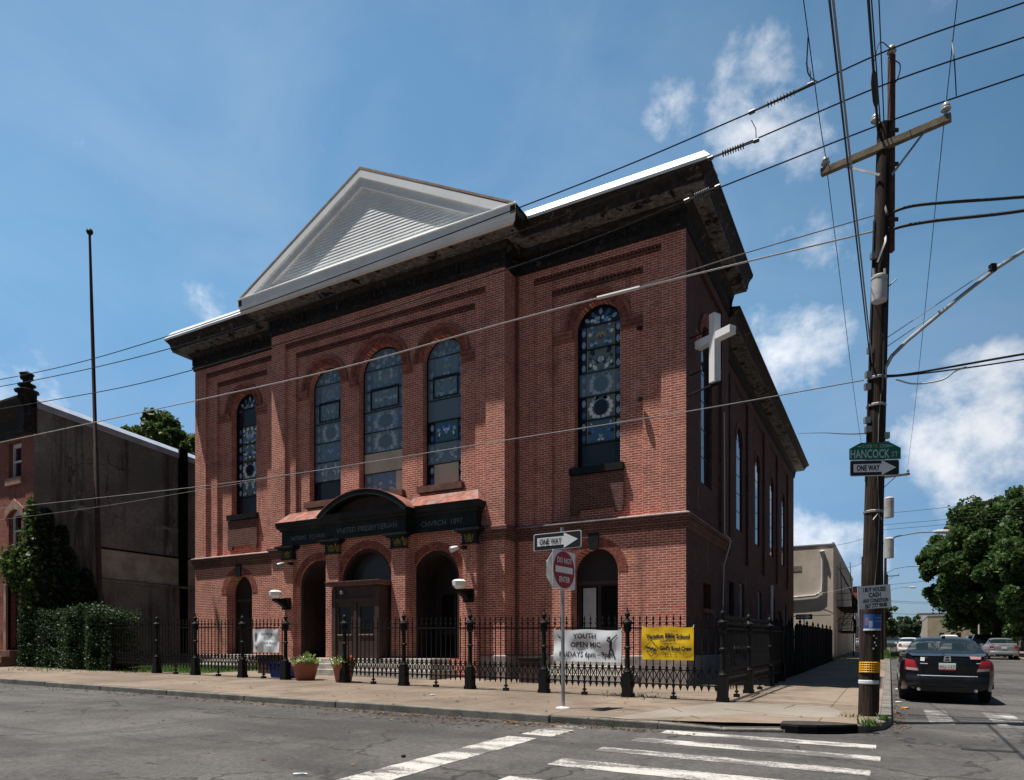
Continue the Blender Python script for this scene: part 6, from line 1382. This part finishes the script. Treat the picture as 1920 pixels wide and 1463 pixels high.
# ------------------------------------------------------------------ cars
def catmull(P, t):
    n = len(P) - 1; x = max(0, min(n - 1e-6, t * n)); i = int(x); f = x - i
    a, b, c, d = P[max(i - 1, 0)], P[i], P[i + 1], P[min(i + 2, n)]
    return tuple(.5 * (2 * q + (r - p) * f + (2 * p - 5 * q + 4 * r - s) * f * f + (3 * q - p - 3 * r + s) * f ** 3) for p, q, r, s in zip(a, b, c, d))
def car(name, label, paint, kind='sedan', L=4.9, W=1.84, H=1.47, detail=True, group=None, plate_text=None, extras=False, cat='car'):
    """nose points to +y; origin on the ground under the middle"""
    o = thing(name, label, cat, (0, 0, 0), group); hw, hl = W / 2, L / 2
    if kind == 'sedan':    roof = [(-1.0, 1.03), (-.84, 1.075), (-.72, 1.09), (-.40, 1.42), (-.12, 1.0 * H), (.22, .975 * H), (.60, .98), (.78, .93), (.95, .74), (1.0, .62)]; gl = (3, 3)
    elif kind == 'suv':    roof = [(-1.0, 1.05), (-.975, 1.12), (-.955, 1.20), (-.87, .96 * H), (-.4, 1.0 * H), (.2, .98 * H), (.50, 1.14), (.75, 1.08), (.95, .92), (1.0, .75)]; gl = (2, 3)
    else:                  roof = [(-1.0, .98), (-.9, 1.0), (-.30, 1.02), (-.24, 1.05), (-.18, 1.0 * H), (.18, .98 * H), (.46, 1.14), (.72, 1.08), (.95, .95), (1.0, .8)]; gl = (4, 5)
    belt = {'sedan': .93, 'suv': 1.08, 'pickup': 1.06}[kind]
    ST = []
    for i, (s, zr) in enumerate(roof):
        y = s * hl; e = max(0, abs(s) - .72) / .28; w = hw * (1 - .13 * e ** 2.2); cabin = zr > belt + .16
        zb = .24 + (.06 if abs(s) > .95 else 0); top = min(belt, zr - .05)
        tw = w * (.66 if cabin else .80)
        row = [(0, y, zb), (w * .86, y, zb), (w * .965, y, .36), (w, y, .60), (w * .985, y, top - .10), (w * .93, y, top), (w * .90 if cabin else w * .88, y, top + (.03 if cabin else .022)),
               ((w * .90 + tw) / 2 if cabin else w * .84, y, (top + zr) / 2 if cabin else zr - .012), (tw, y, zr - (.05 if cabin else .008)), (tw * .6, y, zr - .008), (0, y, zr)]
        if i == 0: row = [(a, y_rear(a, b, hl, hw), b) for a, _, b in row]
        ST.append(row)
    NS, NT = (56, 30) if detail else (22, 10); ns, nt = len(ST) - 1, len(ST[0]) - 1
    def S(s, t):
        rows = [catmull([ST[k][j] for k in range(ns + 1)], s) for j in range(nt + 1)]; return Vector(catmull(rows, t))
    grid = [[S(i / NS, j / NT) for j in range(NT + 1)] for i in range(NS + 1)]; body, glass = MB(), MB()
    cab = {'sedan': (2.05, 6.0), 'suv': (2.05, 6.0), 'pickup': (3.05, 6.0)}[kind]
    for sgn in (1, -1):
        for i in range(NS):
            for j in range(NT):
                st, tt = (i + .5) / NS * ns, (j + .5) / NT * nt; isg = False
                if kind == 'sedan':
                    if 2.12 < st < 2.92 and tt > 7.55: isg = True
                    if 5.12 < st < 5.95 and tt > 7.45: isg = True
                    if 6.25 < tt < 7.7 and 2.75 < st < 5.35 and not (3.95 < st < 4.12): isg = True
                elif kind == 'suv':
                    if 2.1 < st < 2.9 and tt > 7.4: isg = True
                    if 5.1 < st < 5.95 and tt > 7.45: isg = True
                    if 6.25 < tt < 7.7 and 3.02 < st < 5.3 and not (3.7 < st < 3.8 or 4.3 < st < 4.42): isg = True
                else:
                    if 3.1 < st < 3.9 and tt > 7.4: isg = True
                    if 5.1 < st < 5.95 and tt > 7.45: isg = True
                    if 6.25 < tt < 7.7 and 4.0 < st < 5.3 and not (4.5 < st < 4.6): isg = True
                q = [grid[i][j], grid[i + 1][j], grid[i + 1][j + 1], grid[i][j + 1]]; q = [(v.x * sgn, v.y, v.z) for v in q]
                (glass if isg else body).add(q, [(0, 1, 2, 3) if sgn > 0 else (3, 2, 1, 0)])
    # closed rear and front faces
    z0, z1 = grid[0][0].z, grid[0][NT].z; nz, nx = (16, 24) if detail else (4, 6)
    def hwid(row, z):
        best = 0
        for a, b in zip(row, row[1:]):
            lo, hi = min(a.z, b.z), max(a.z, b.z)
            if lo - 1e-4 <= z <= hi + 1e-4: f = (z - a.z) / (b.z - a.z) if abs(b.z - a.z) > 1e-5 else 1; best = max(best, a.x + (b.x - a.x) * min(1, max(0, f)))
        return best
    vs = []
    for k in range(nz + 1):
        z = z0 + (z1 - z0) * k / nz; w = hwid(grid[0], z)
        for i in range(nx + 1): x = w * (2 * i / nx - 1); vs.append((x, y_rear(abs(x), z, hl, hw), z))
    body.add(vs, [(k * (nx + 1) + i, k * (nx + 1) + i + 1, (k + 1) * (nx + 1) + i + 1, (k + 1) * (nx + 1) + i) for k in range(nz) for i in range(nx)])
    fr = grid[NS]; body.add([(v.x, v.y, v.z) for v in fr] + [(-v.x, v.y, v.z) for v in fr], [(j, j + 1, NT + 2 + j, NT + 1 + j) for j in range(NT)])
    b = body.build('body', M[paint], o, smooth='auto'); weld(b); g = glass.build('windows', M['car_glass'] if detail else M['pane_dark'], o, smooth='auto'); weld(g)
    def P(x, z, lift=.012): return Vector((x, y_rear(abs(x), z, hl, hw) - lift, z))
    def patch(nm, m, pts, lift=.012, parent=None, k=4):
        mb = MB()                                                     # a quad strip laid on the rear face
        (a, b_, c, d) = pts; vs = []
        for i in range(k + 1):
            for j in range(k + 1):
                u, w = i / k, j / k; x = (a[0] * (1 - u) + b_[0] * u) * (1 - w) + (d[0] * (1 - u) + c[0] * u) * w; z = (a[1] * (1 - u) + b_[1] * u) * (1 - w) + (d[1] * (1 - u) + c[1] * u) * w; vs.append(P(x, z, lift))
        mb.add(vs, [(i * (k + 1) + j, (i + 1) * (k + 1) + j, (i + 1) * (k + 1) + j + 1, i * (k + 1) + j + 1) for i in range(k) for j in range(k)])
        return mb.build(nm, m, parent or o, smooth=True)
    for s in (-1, 1):
        if kind == 'sedan': tlq = [(s * hw * .60, .70), (s * hw * .895, .72), (s * hw * .88, .95), (s * hw * .68, .93)]
        else: tlq = [(s * hw * .76, .78), (s * hw * .88, .78), (s * hw * .86, 1.10), (s * hw * .76, 1.10)]
        tl_ = patch('taillight', M['tail'], tlq)
        if detail: patch('reverse_light', M['tail_clear'], [(s * hw * .60, .70), (s * hw * .86, .715), (s * hw * .86, .77), (s * hw * .615, .755)], .016, tl_)
    for sx in (-1, 1):
        for sy in (-.56, .585):
            c = Vector((sx * (hw - .11), sy * hl, .325)); mb = MB(); prof = [(.20, -.10), (.30, -.105), (.325, -.07), (.33, 0), (.325, .07), (.30, .105), (.20, .10)]; n = 22 if detail else 12
            mb.add([(c.x + d, c.y + r * math.cos(2 * math.pi * k / n), c.z + r * math.sin(2 * math.pi * k / n)) for r, d in prof for k in range(n)], [(i * n + k, i * n + (k + 1) % n, (i + 1) * n + (k + 1) % n, (i + 1) * n + k) for i in range(len(prof) - 1) for k in range(n)])
            wh = mb.build('wheel', M['rubber'], o, smooth=True); mb = MB(); q = sx * .085
            for k in range(5 if detail else 3):
                a = 2 * math.pi * k / (5 if detail else 3); mb.bar((c.x + q, c.y, c.z), (c.x + q, c.y + .2 * math.cos(a), c.z + .2 * math.sin(a)), .05, .03, up=(1, 0, 0))
            mb.add([(c.x + q * .8, c.y + .2 * math.cos(2 * math.pi * k / n), c.z + .2 * math.sin(2 * math.pi * k / n)) for k in range(n)], [tuple(range(n))]); mb.build('rim', M['rim'], wh)
            if detail:
                mb = MB(); n = 16; pts = [Vector((sx * (hw + .004), c.y + .37 * math.cos(math.pi * k / n), c.z - .02 + .37 * math.sin(math.pi * k / n))) for k in range(n + 1)]; mb.tube(pts, .018, 5); mb.build('wheel_arch', M['plastic_black'], o)
        mb = MB(); y = hl * .36; mb.obox((sx * (hw + .085), y, belt + .05), (.095, 0, 0), (0, .06, 0), (0, 0, .065)); mb.bar((sx * (hw - .06), y + .02, belt - .01), (sx * (hw + .03), y, belt + .03), .05, .04); mb.build('mirror', M[paint], o, bevel=.03)
    if kind == 'sedan':
        pl = patch('number_plate', M['plate'], [(-.155, .72), (.155, .72), (.155, .875), (-.155, .875)], .016)
        if plate_text:
            text(plate_text, .10, plain('plate_ink', (.02, .03, .08), .6), (.0, -hl - .030, .765), (1, 0, 0), (0, 0, 1), pl, sx=.9, lift=0); patch('plate_band', M['red_sign'], [(-.155, .72), (.155, .72), (.155, .745), (-.155, .745)], .018, pl)
    if detail:
        patch('bumper_seam', M['chrome'] if extras else M['plastic_black'], [(-hw * .62, .595), (hw * .62, .595), (hw * .62, .607), (-hw * .62, .607)], .008)
        for s in (-1, 1):
            patch('panel_gap', M['plastic_black'], [(s * hw * .575, .60), (s * hw * .585, .60), (s * hw * .665, .98), (s * hw * .655, .98)], .006)
            mb = MB(); mb.tube([P(s * .52, .30, .02), P(s * .52, .30, -.1)], .035, 10); mb.build('exhaust', M['chrome'], o)
        patch('lower_valance', M['plastic_black'], [(-hw * .62, .26), (hw * .62, .26), (hw * .56, .36), (-hw * .56, .36)], .006)
    if extras:
        e = Vector((0, y_rear(0, .97, hl, hw) - .02, .965)); mb = MB()
        for a, b_ in (((-.045, -.04), (-.035, .04)), ((.045, -.04), (.035, .04)), ((-.04, 0), (.04, 0))): mb.bar(e + Vector((a[0], 0, a[1])), e + Vector((b_[0], 0, b_[1])), .013, .012)
        q = [(-.062, -.05), (.062, -.05), (.05, .055), (-.05, .055)]
        for a, b_ in zip(q, q[1:] + q[:1]): mb.bar(e + Vector((a[0], 0, a[1])), e + Vector((b_[0], 0, b_[1])), .008, .012)
        mb.build('badge', M['chrome'], o)
        patch('sticker', M['paper'], [(-.50, .915), (-.42, .91), (-.415, .99), (-.495, .995)], .016); pk = plain('pink_sticker', (.7, .35, .35), .6)
        patch('sticker', pk, [(.42, .965), (.60, .965), (.61, 1.02), (.40, 1.025)], .018); patch('model_script', M['chrome'], [(-.50, .85), (-.36, .85), (-.36, .865), (-.50, .865)], .014); patch('model_script', M['chrome'], [(.52, .87), (.60, .87), (.60, .885), (.52, .885)], .014)
        for sx in (-.38, .38):
            mb = MB(); mb.obox((sx, .35, .75), (.24, 0, 0), (0, .08, .03), (0, -.05, .36)); st = mb.build('seat', M['fabric'], o, bevel=.05); mb = MB(); mb.obox((sx, .26, 1.20), (.13, 0, 0), (0, .045, 0), (0, 0, .09)); mb.build('headrest', M['fabric'], st, bevel=.03)
        mb = MB(); mb.obox((0, -1.05, .82), (.62, 0, 0), (0, .1, .03), (0, -.06, .28)); mb.obox((0, -1.45, 1.02), (.6, .0, 0), (0, .25, 0), (0, 0, .015)); mb.build('rear_seat', M['fabric'], o, bevel=.04)
        mb = MB(); mb.obox((0, 1.25, .96), (.66, 0, 0), (0, .2, 0), (0, 0, .06)); mb.build('dashboard', M['plastic_black'], o, bevel=.03)
        mb = MB(); mb.obox((0, -.98, 1.44), (.035, 0, 0), (0, .05, -.015), (0, .01, .02)); mb.build('aerial_fin', M['plastic_black'], o, bevel=.01)
    return o
def y_rear(x, z, hl, hw): return -hl + .20 * (abs(x) / hw) ** 4 + (.06 if z > .62 else .06 * max(0, min(1, (z - .5) / .12))) + .05 * max(0, (z - .85) / .2) + (.05 * (.36 - z) / .1 if z < .36 else 0)
def weld(ob):
    bm_ = bmesh.new(); bm_.from_mesh(ob.data); bmesh.ops.remove_doubles(bm_, verts=bm_.verts, dist=.0008); bmesh.ops.recalc_face_normals(bm_, faces=bm_.faces); bm_.to_mesh(ob.data); bm_.free()
def park(o, x, y, rot=0., h0=0.):
    o.location = (x, y, gz(x, y, h0)); o.rotation_euler = (GY * math.cos(rot), -GX * math.cos(rot), rot); return o
park(car('parked_car', 'black sedan parked at the kerb, rear towards the viewer, with stickers on its boot', 'paint_black', plate_text='HKJ-1377', extras=True, L=4.92, W=1.77, H=1.40), 5.84, -1.0 + 2.46)
G = 'cars along the side street'
def far_car(label, paint, kind, x, y, rot=0., detail=False, H=1.46, W=1.8, L=4.6):
    return park(car('parked_car', label, paint, kind, L, W, H, detail, G), x, y, rot)
far_car('silver sedan parked on the far kerb at the right edge', 'paint_silver', 'sedan', 11.5, 40.5, 0, True)
far_car('dark grey pickup parked ahead of the silver sedan', 'paint_grey', 'pickup', 11.5, 50.5, 0, False, 1.75, 1.9, 5.3)
far_car('dark vehicle in the tree shade ahead of the grey pickup', 'paint_dark', 'suv', 11.5, 57.5, 0, False, 1.7)
far_car('white sedan seen over the black sedan roof', 'paint_white', 'sedan', 6.2, 52, 0, True)
far_car('white sport utility car right of the white sedan', 'paint_white', 'suv', 9.7, 60.5, 0, True, 1.75, 1.9)
far_car('white sedan half hidden between the two white cars', 'paint_white', 'sedan', 8.0, 70, 0)
far_car('dark green car coming up the street right of the pole foot', 'paint_tan', 'suv', 5.0, 86, math.pi, False, 1.75, 1.9)
far_car('white car behind the oncoming dark green one', 'paint_white', 'suv', 4.2, 100, math.pi, False, 1.8)
far_car('pale car small in the distance, mid street', 'paint_silver', 'sedan', 6.0, 128, 0); far_car('white car small in the distance left of mid street', 'paint_white', 'sedan', 4.4, 140, math.pi); far_car('dark car small in the distance right of mid street', 'paint_dark', 'suv', 7.4, 112, 0)
# ------------------------------------------------------------------ buildings up the side street
b = thing('beige_building', 'plain beige rendered two storey building behind the black board fence', 'building', (-5, 42, gz(0, 30, SW)))
BX, BY0, BY1 = 1.62, 29.9, 56.0
mb = MB(); sl_ = [rect(y - .5, y + .5, 4.7, 7.1) for y in (33.4, 38.0, 42.6, 47.2)]
face(mb, side, [(BY0, .3), (BY1, .8), (BY1, 8.35), (BY0, 8.2)], sl_, BX)
for l in sl_: jambs(mb, side, l, BX, BX - .25)
mb.add([(-14, BY0, 0), (BX, BY0, 0), (BX, BY0, 8.2), (-14, BY0, 8.2), (-14, BY1, 0), (BX, BY1, 0), (BX, BY1, 8.2), (-14, BY1, 8.2)], [(0, 1, 2, 3), (3, 2, 6, 7)])
mb.build('wall', M['beige'], b)
for y in (33.4, 38.0, 42.6, 47.2): mb = MB(); mb.box(BX - .24, BX - .2, y - .5, y + .5, 4.7, 7.1); mb.build('window', M['pane_dark'], b)
mb = MB(); mb.box(-14, BX + .04, BY0 - .04, BY0 + .12, 8.2, 8.27); mb.box(BX - .1, BX + .05, BY0 + .12, BY1, 8.26, 8.36); mb.build('parapet_cap', M['coping'], b)
mb = MB(); mb.tube([(.98, BY0 - .1, 7.65), (.98, BY0 - .1, 6.0), (.96, BY0 - .1, 5.25), (.6, BY0 - .1, 5.0), (-.3, BY0 - .1, 4.93), (-6, BY0 - .1, 4.75)], .07, 7); mb.lathe((.98, BY0 - .12, 7.6), [(.08, 0), (.16, .1), (.16, .2), (.05, .26)], 8); mb.build('drain_pipe', M['white_wall'], b, smooth='auto')
mb = MB(); mb.add([(-12, BY0 - .004, 3.55), (1.5, BY0 - .004, 3.72), (1.5, BY0 - .004, 3.76), (-12, BY0 - .004, 3.6)], [(0, 1, 2, 3)]); mb.box(-.75, -.25, BY0 - .02, BY0 + .1, 6.6, 6.95); mb.build('wall_patch', mat('patch_render', (.24, .2, .17), .9, .2, 3), b)
mb = MB()
for y0, y1, z in ((33, 41, 4.35), (34.5, 39, 2.75)):
    mb.box(BX + .02, BX + .95, y0, y1, z, z + .06)
    for k in range(int((y1 - y0) / .5) + 1): mb.bar((BX + .95, y0 + .5 * k, z), (BX + .95, y0 + .5 * k, z + .95), .025)
    for q in (.5, .95): mb.bar((BX + .95, y0, z + q), (BX + .95, y1, z + q), .03); mb.bar((BX + .02, y0, z + q), (BX + .95, y0, z + q), .03)
for k in range(9): t = k / 8; mb.box(BX + .2, BX + .8, 34.2 + 4.5 * t, 34.4 + 4.5 * t, 2.8 + 1.5 * t, 2.83 + 1.5 * t)
for x in (BX + .2, BX + .8): mb.bar((x, 34.2, 2.8), (x, 38.9, 4.35), .04, .1); mb.bar((x, 36.5, 4.4), (x, 33.2, 7.4), .04)
for y in (33.2, 40.8, 37): mb.bar((BX + .02, y, 3.4), (BX + .9, y, 4.33), .035); mb.bar((BX + .9, y, 5.3), (BX + .02, y, 7.2), .03)
mb.tube([(BX + .9, 36, .9), (BX + .9, 36, 4.3)], .04, 6); mb.build('fire_escape', M['iron'], b)
def block(name, label, x0, x1, y0, y1, z1, m, roof=None, win=(), cat='building', group=None):
    g = gz((x0 + x1) / 2, y0, SW); o = thing(name, label, cat, ((x0 + x1) / 2, (y0 + y1) / 2, g), group); mb = MB(); mb.box(x0, x1, y0, y1, g - .5, z1); mb.build('wall', m, o)
    mb = MB(); mb.box(x0 - .08, x1 + .08, y0 - .08, y1 + .08, z1 + .002, z1 + .22); mb.build('cornice', roof or M['coping'], o)
    for T_, u, z0, zz, w in win:
        mb = MB()
        if T_ == 'f': mb.box(x0 + u - w, x0 + u + w, y0 - .03, y0 + .02, g + z0, g + zz)
        elif T_ == 'l': mb.box(x0 - .03, x0 + .02, y0 + u - w, y0 + u + w, g + z0, g + zz)
        else: mb.box(x1 - .02, x1 + .03, y0 + u - w, y0 + u + w, g + z0, g + zz)
        mb.build('window', M['pane_dark'], o)
    return o
block('white_shop', 'white fronted low building just beyond the beige one', -8, 1.72, 58, 70, 6.6, M['white_wall'], M['rowbrick'], [('r', 2.5, .2, 2.6, .9), ('r', 7, .2, 2.6, .9), ('r', 4, 3.6, 5.2, .6), ('r', 8.5, 3.6, 5.2, .6)])
block('brick_row', 'brick row running on beyond the white fronted building', -8, 1.7, 72, 130, 8.8, M['rowbrick'], M['cornice'], [('r', 3 + 5 * k, z, z + 1.7, .5) for k in range(11) for z in (1.2, 4.6)])
block('tan_building', 'tan block building on the right beyond the big tree', 12.95, 27, 182, 215, 10.2, M['tan_wall'], M['coping'], [('f', 3, 1, 2.8, .5), ('f', 6.5, 1, 2.8, .5)])
block('white_house', 'white gable fronted house far up the right side', 12.9, 22, 250, 268, 14.0, M['white_wall'], M['roof'], [('f', 2.5, 1.2, 2.8, .5), ('f', 6, 1.2, 2.8, .5), ('f', 2.5, 4.2, 5.8, .5), ('f', 6, 4.2, 5.8, .5)])
block('brick_house', 'low reddish building behind the parked cars under the big tree', 17.5, 34, 60, 86, 5.2, M['rowbrick'], M['coping'], [('l', 3 + 4.5 * k, .8, 2.6, .6) for k in range(5)])
block('brick_house', 'dark brick house at the far right in the tree shade', 18.5, 40, 26, 52, 7.0, M['rowbrick'], M['coping'], [('l', 3 + 4.5 * k, .8, 2.6, .6) for k in range(5)])
# ------------------------------------------------------------------ far street furniture
def far_pole(label, x, y, h, lamp, tx=True, arm=True):
    b = Vector((x, y, gz(x, y, SW))); o = thing('utility_pole', label, 'utility pole', b, 'utility poles up the side street'); mb = MB(); mb.tube([b, b + Vector((0, 0, h * .5)), b + Vector((.05, 0, h))], [.15, .13, .10], 10); mb.build('wood_pole', M['pole_wood'], o)
    if arm:
        mb = MB(); mb.bar(b + Vector((-.1, 0, h - .25)), b + Vector((1.5, .0, h - .2)), .1, .12); mb.bar(b + Vector((.1, 0, h - .9)), b + Vector((.8, 0, h - .25)), .04); mb.build('crossarm', M['old_wood'], o); mb = MB(); mb.lathe(b + Vector((1.4, 0, h - .15)), [(r * 1.2, z * 1.3) for r, z in ins], 8); mb.lathe(b + Vector((0, 0, h)), [(r * 1.2, z * 1.3) for r, z in ins], 8); mb.build('insulator', M['porcelain'], o)
    if tx:
        for zz in (h - 2.7, h - 5.1): mb = MB(); mb.lathe(b + Vector((.42, -.1, zz)), [(.05, 0), (.26, .02), (.27, 1.15), (.2, 1.22), (.06, 1.26)], 12); mb.build('transformer_can', M['can'], o, smooth='auto')
    if lamp:
        z = lamp; mb = MB(); mb.tube([b + Vector((.1, 0, z)), b + Vector((.8, 0, z + .38)), b + Vector((1.8, 0, z + .52)), b + Vector((2.7, 0, z + .5))], .04, 6); mb.build('lamp_arm', M['steel'], o); mb = MB(); mb.tube([b + Vector((2.65, 0, z + .5)), b + Vector((2.9, 0, z + .5)), b + Vector((3.4, 0, z + .45)), b + Vector((3.5, 0, z + .46))], [.05, .12, .14, .04], 8); mb.build('lamp_head', M['can'], o, smooth='auto')
far_pole('second wooden pole up the side street with two grey transformer cans', 4.30, 28.4, 11.1, 6.9); far_pole('third pole further up, with a thin curved street lamp', 4.35, 58, 10.5, 7.6, False, False); far_pole('dark pole standing left of the corner pole by the white building', 2.3, 60, 9.5, 0, False, False); far_pole('distant pole on the left kerb past the small tree', 4.4, 92, 10.2, 7.8, False)
b = thing('street_lamp', 'slim white lamp pole by the trunk of the big tree', 'street lamp', (12.7, 66, gz(12.7, 66, SW))); p = Vector((12.7, 66, gz(12.7, 66, SW))); mb = MB(); mb.tube([p, p + Vector((0, 0, 3.4))], [.09, .07], 8); mb.build('pole', M['white_wall'], b); mb = MB(); mb.lathe(p + Vector((0, 0, 3.4)), [(.05, 0), (.2, .1), (.16, .45), (.03, .6)], 8); mb.build('lamp_head', M['lamp_glass'], b)
b = thing('street_sign', 'small black one way sign standing behind the board fence', 'street sign', (.35, 25.5, gz(.35, 25.5, SW))); p = Vector((.35, 25.5, gz(.35, 25.5, SW))); mb = MB(); mb.tube([p, p + Vector((0, 0, 2.65))], .035, 7); mb.build('pole', M['steel'], b); one_way(b, p + Vector((0, -.04, 2.5)), (1, 0, 0), (0, 0, 1), .9144, .3048)
b = thing('notice_board', 'small red framed notice board under the right hand trees', 'notice board', (17.1, 47, gz(17, 47, SW))); p = Vector((17.1, 47, gz(17, 47, SW))); mb = MB()
for dx in (-.5, .5): mb.bar(p + Vector((dx, 0, 0)), p + Vector((dx, 0, 2.2)), .1)
mb.build('leg', M['red_sign'], b); mb = MB(); mb.box(p.x - .55, p.x + .55, p.y - .06, p.y + .06, p.z + .9, p.z + 2.2); mb.build('board', M['red_sign'], b); mb = MB(); mb.box(p.x - .4, p.x + .4, p.y - .08, p.y - .061, p.z + 1.05, p.z + 1.95); mb.build('sheet', M['paper'], b)
for k, (za, y, zb_, lab) in enumerate(((9.9, 30, 10.6, 'far wire crossing the side street highest, beyond the second pole'), (9.2, 30, 9.9, 'far wire pair upper strand crossing beyond the second pole'), (8.9, 30, 9.6, 'far wire pair lower strand crossing beyond the second pole'), (8.2, 62, 9.3, 'far thick wire crossing at the third pole'), (6.6, 62, 6.5, 'far wire crossing low beyond the third pole'), (5.3, 62, 5.4, 'lowest far wire crossing beyond the third pole'), (8.4, 92, 8.0, 'thin distant wire crossing over the street end'))):
    wire(lab, [(4.4, y, za), (9, y, (za + zb_) / 2 - .25), (18, y + .5, zb_)], .012 if y < 50 else .02)
wire('far wire from the second pole back to the beige building', [(4.3, 28.4, 8.6), (3.0, 29.0, 8.2), (1.5, 30.0, 8.1)], .011); wire('slack far wire between the second pole and the beige building', [(4.3, 28.4, 7.7), (3.2, 30.0, 6.9), (1.62, 33, 6.9)], .011)
wire('pale service wire across the beige wall to the second pole', [(-.5, 29.75, 5.0), (1.6, 29.6, 5.2), (4.25, 28.4, 5.7)], .008, 'wire_white')
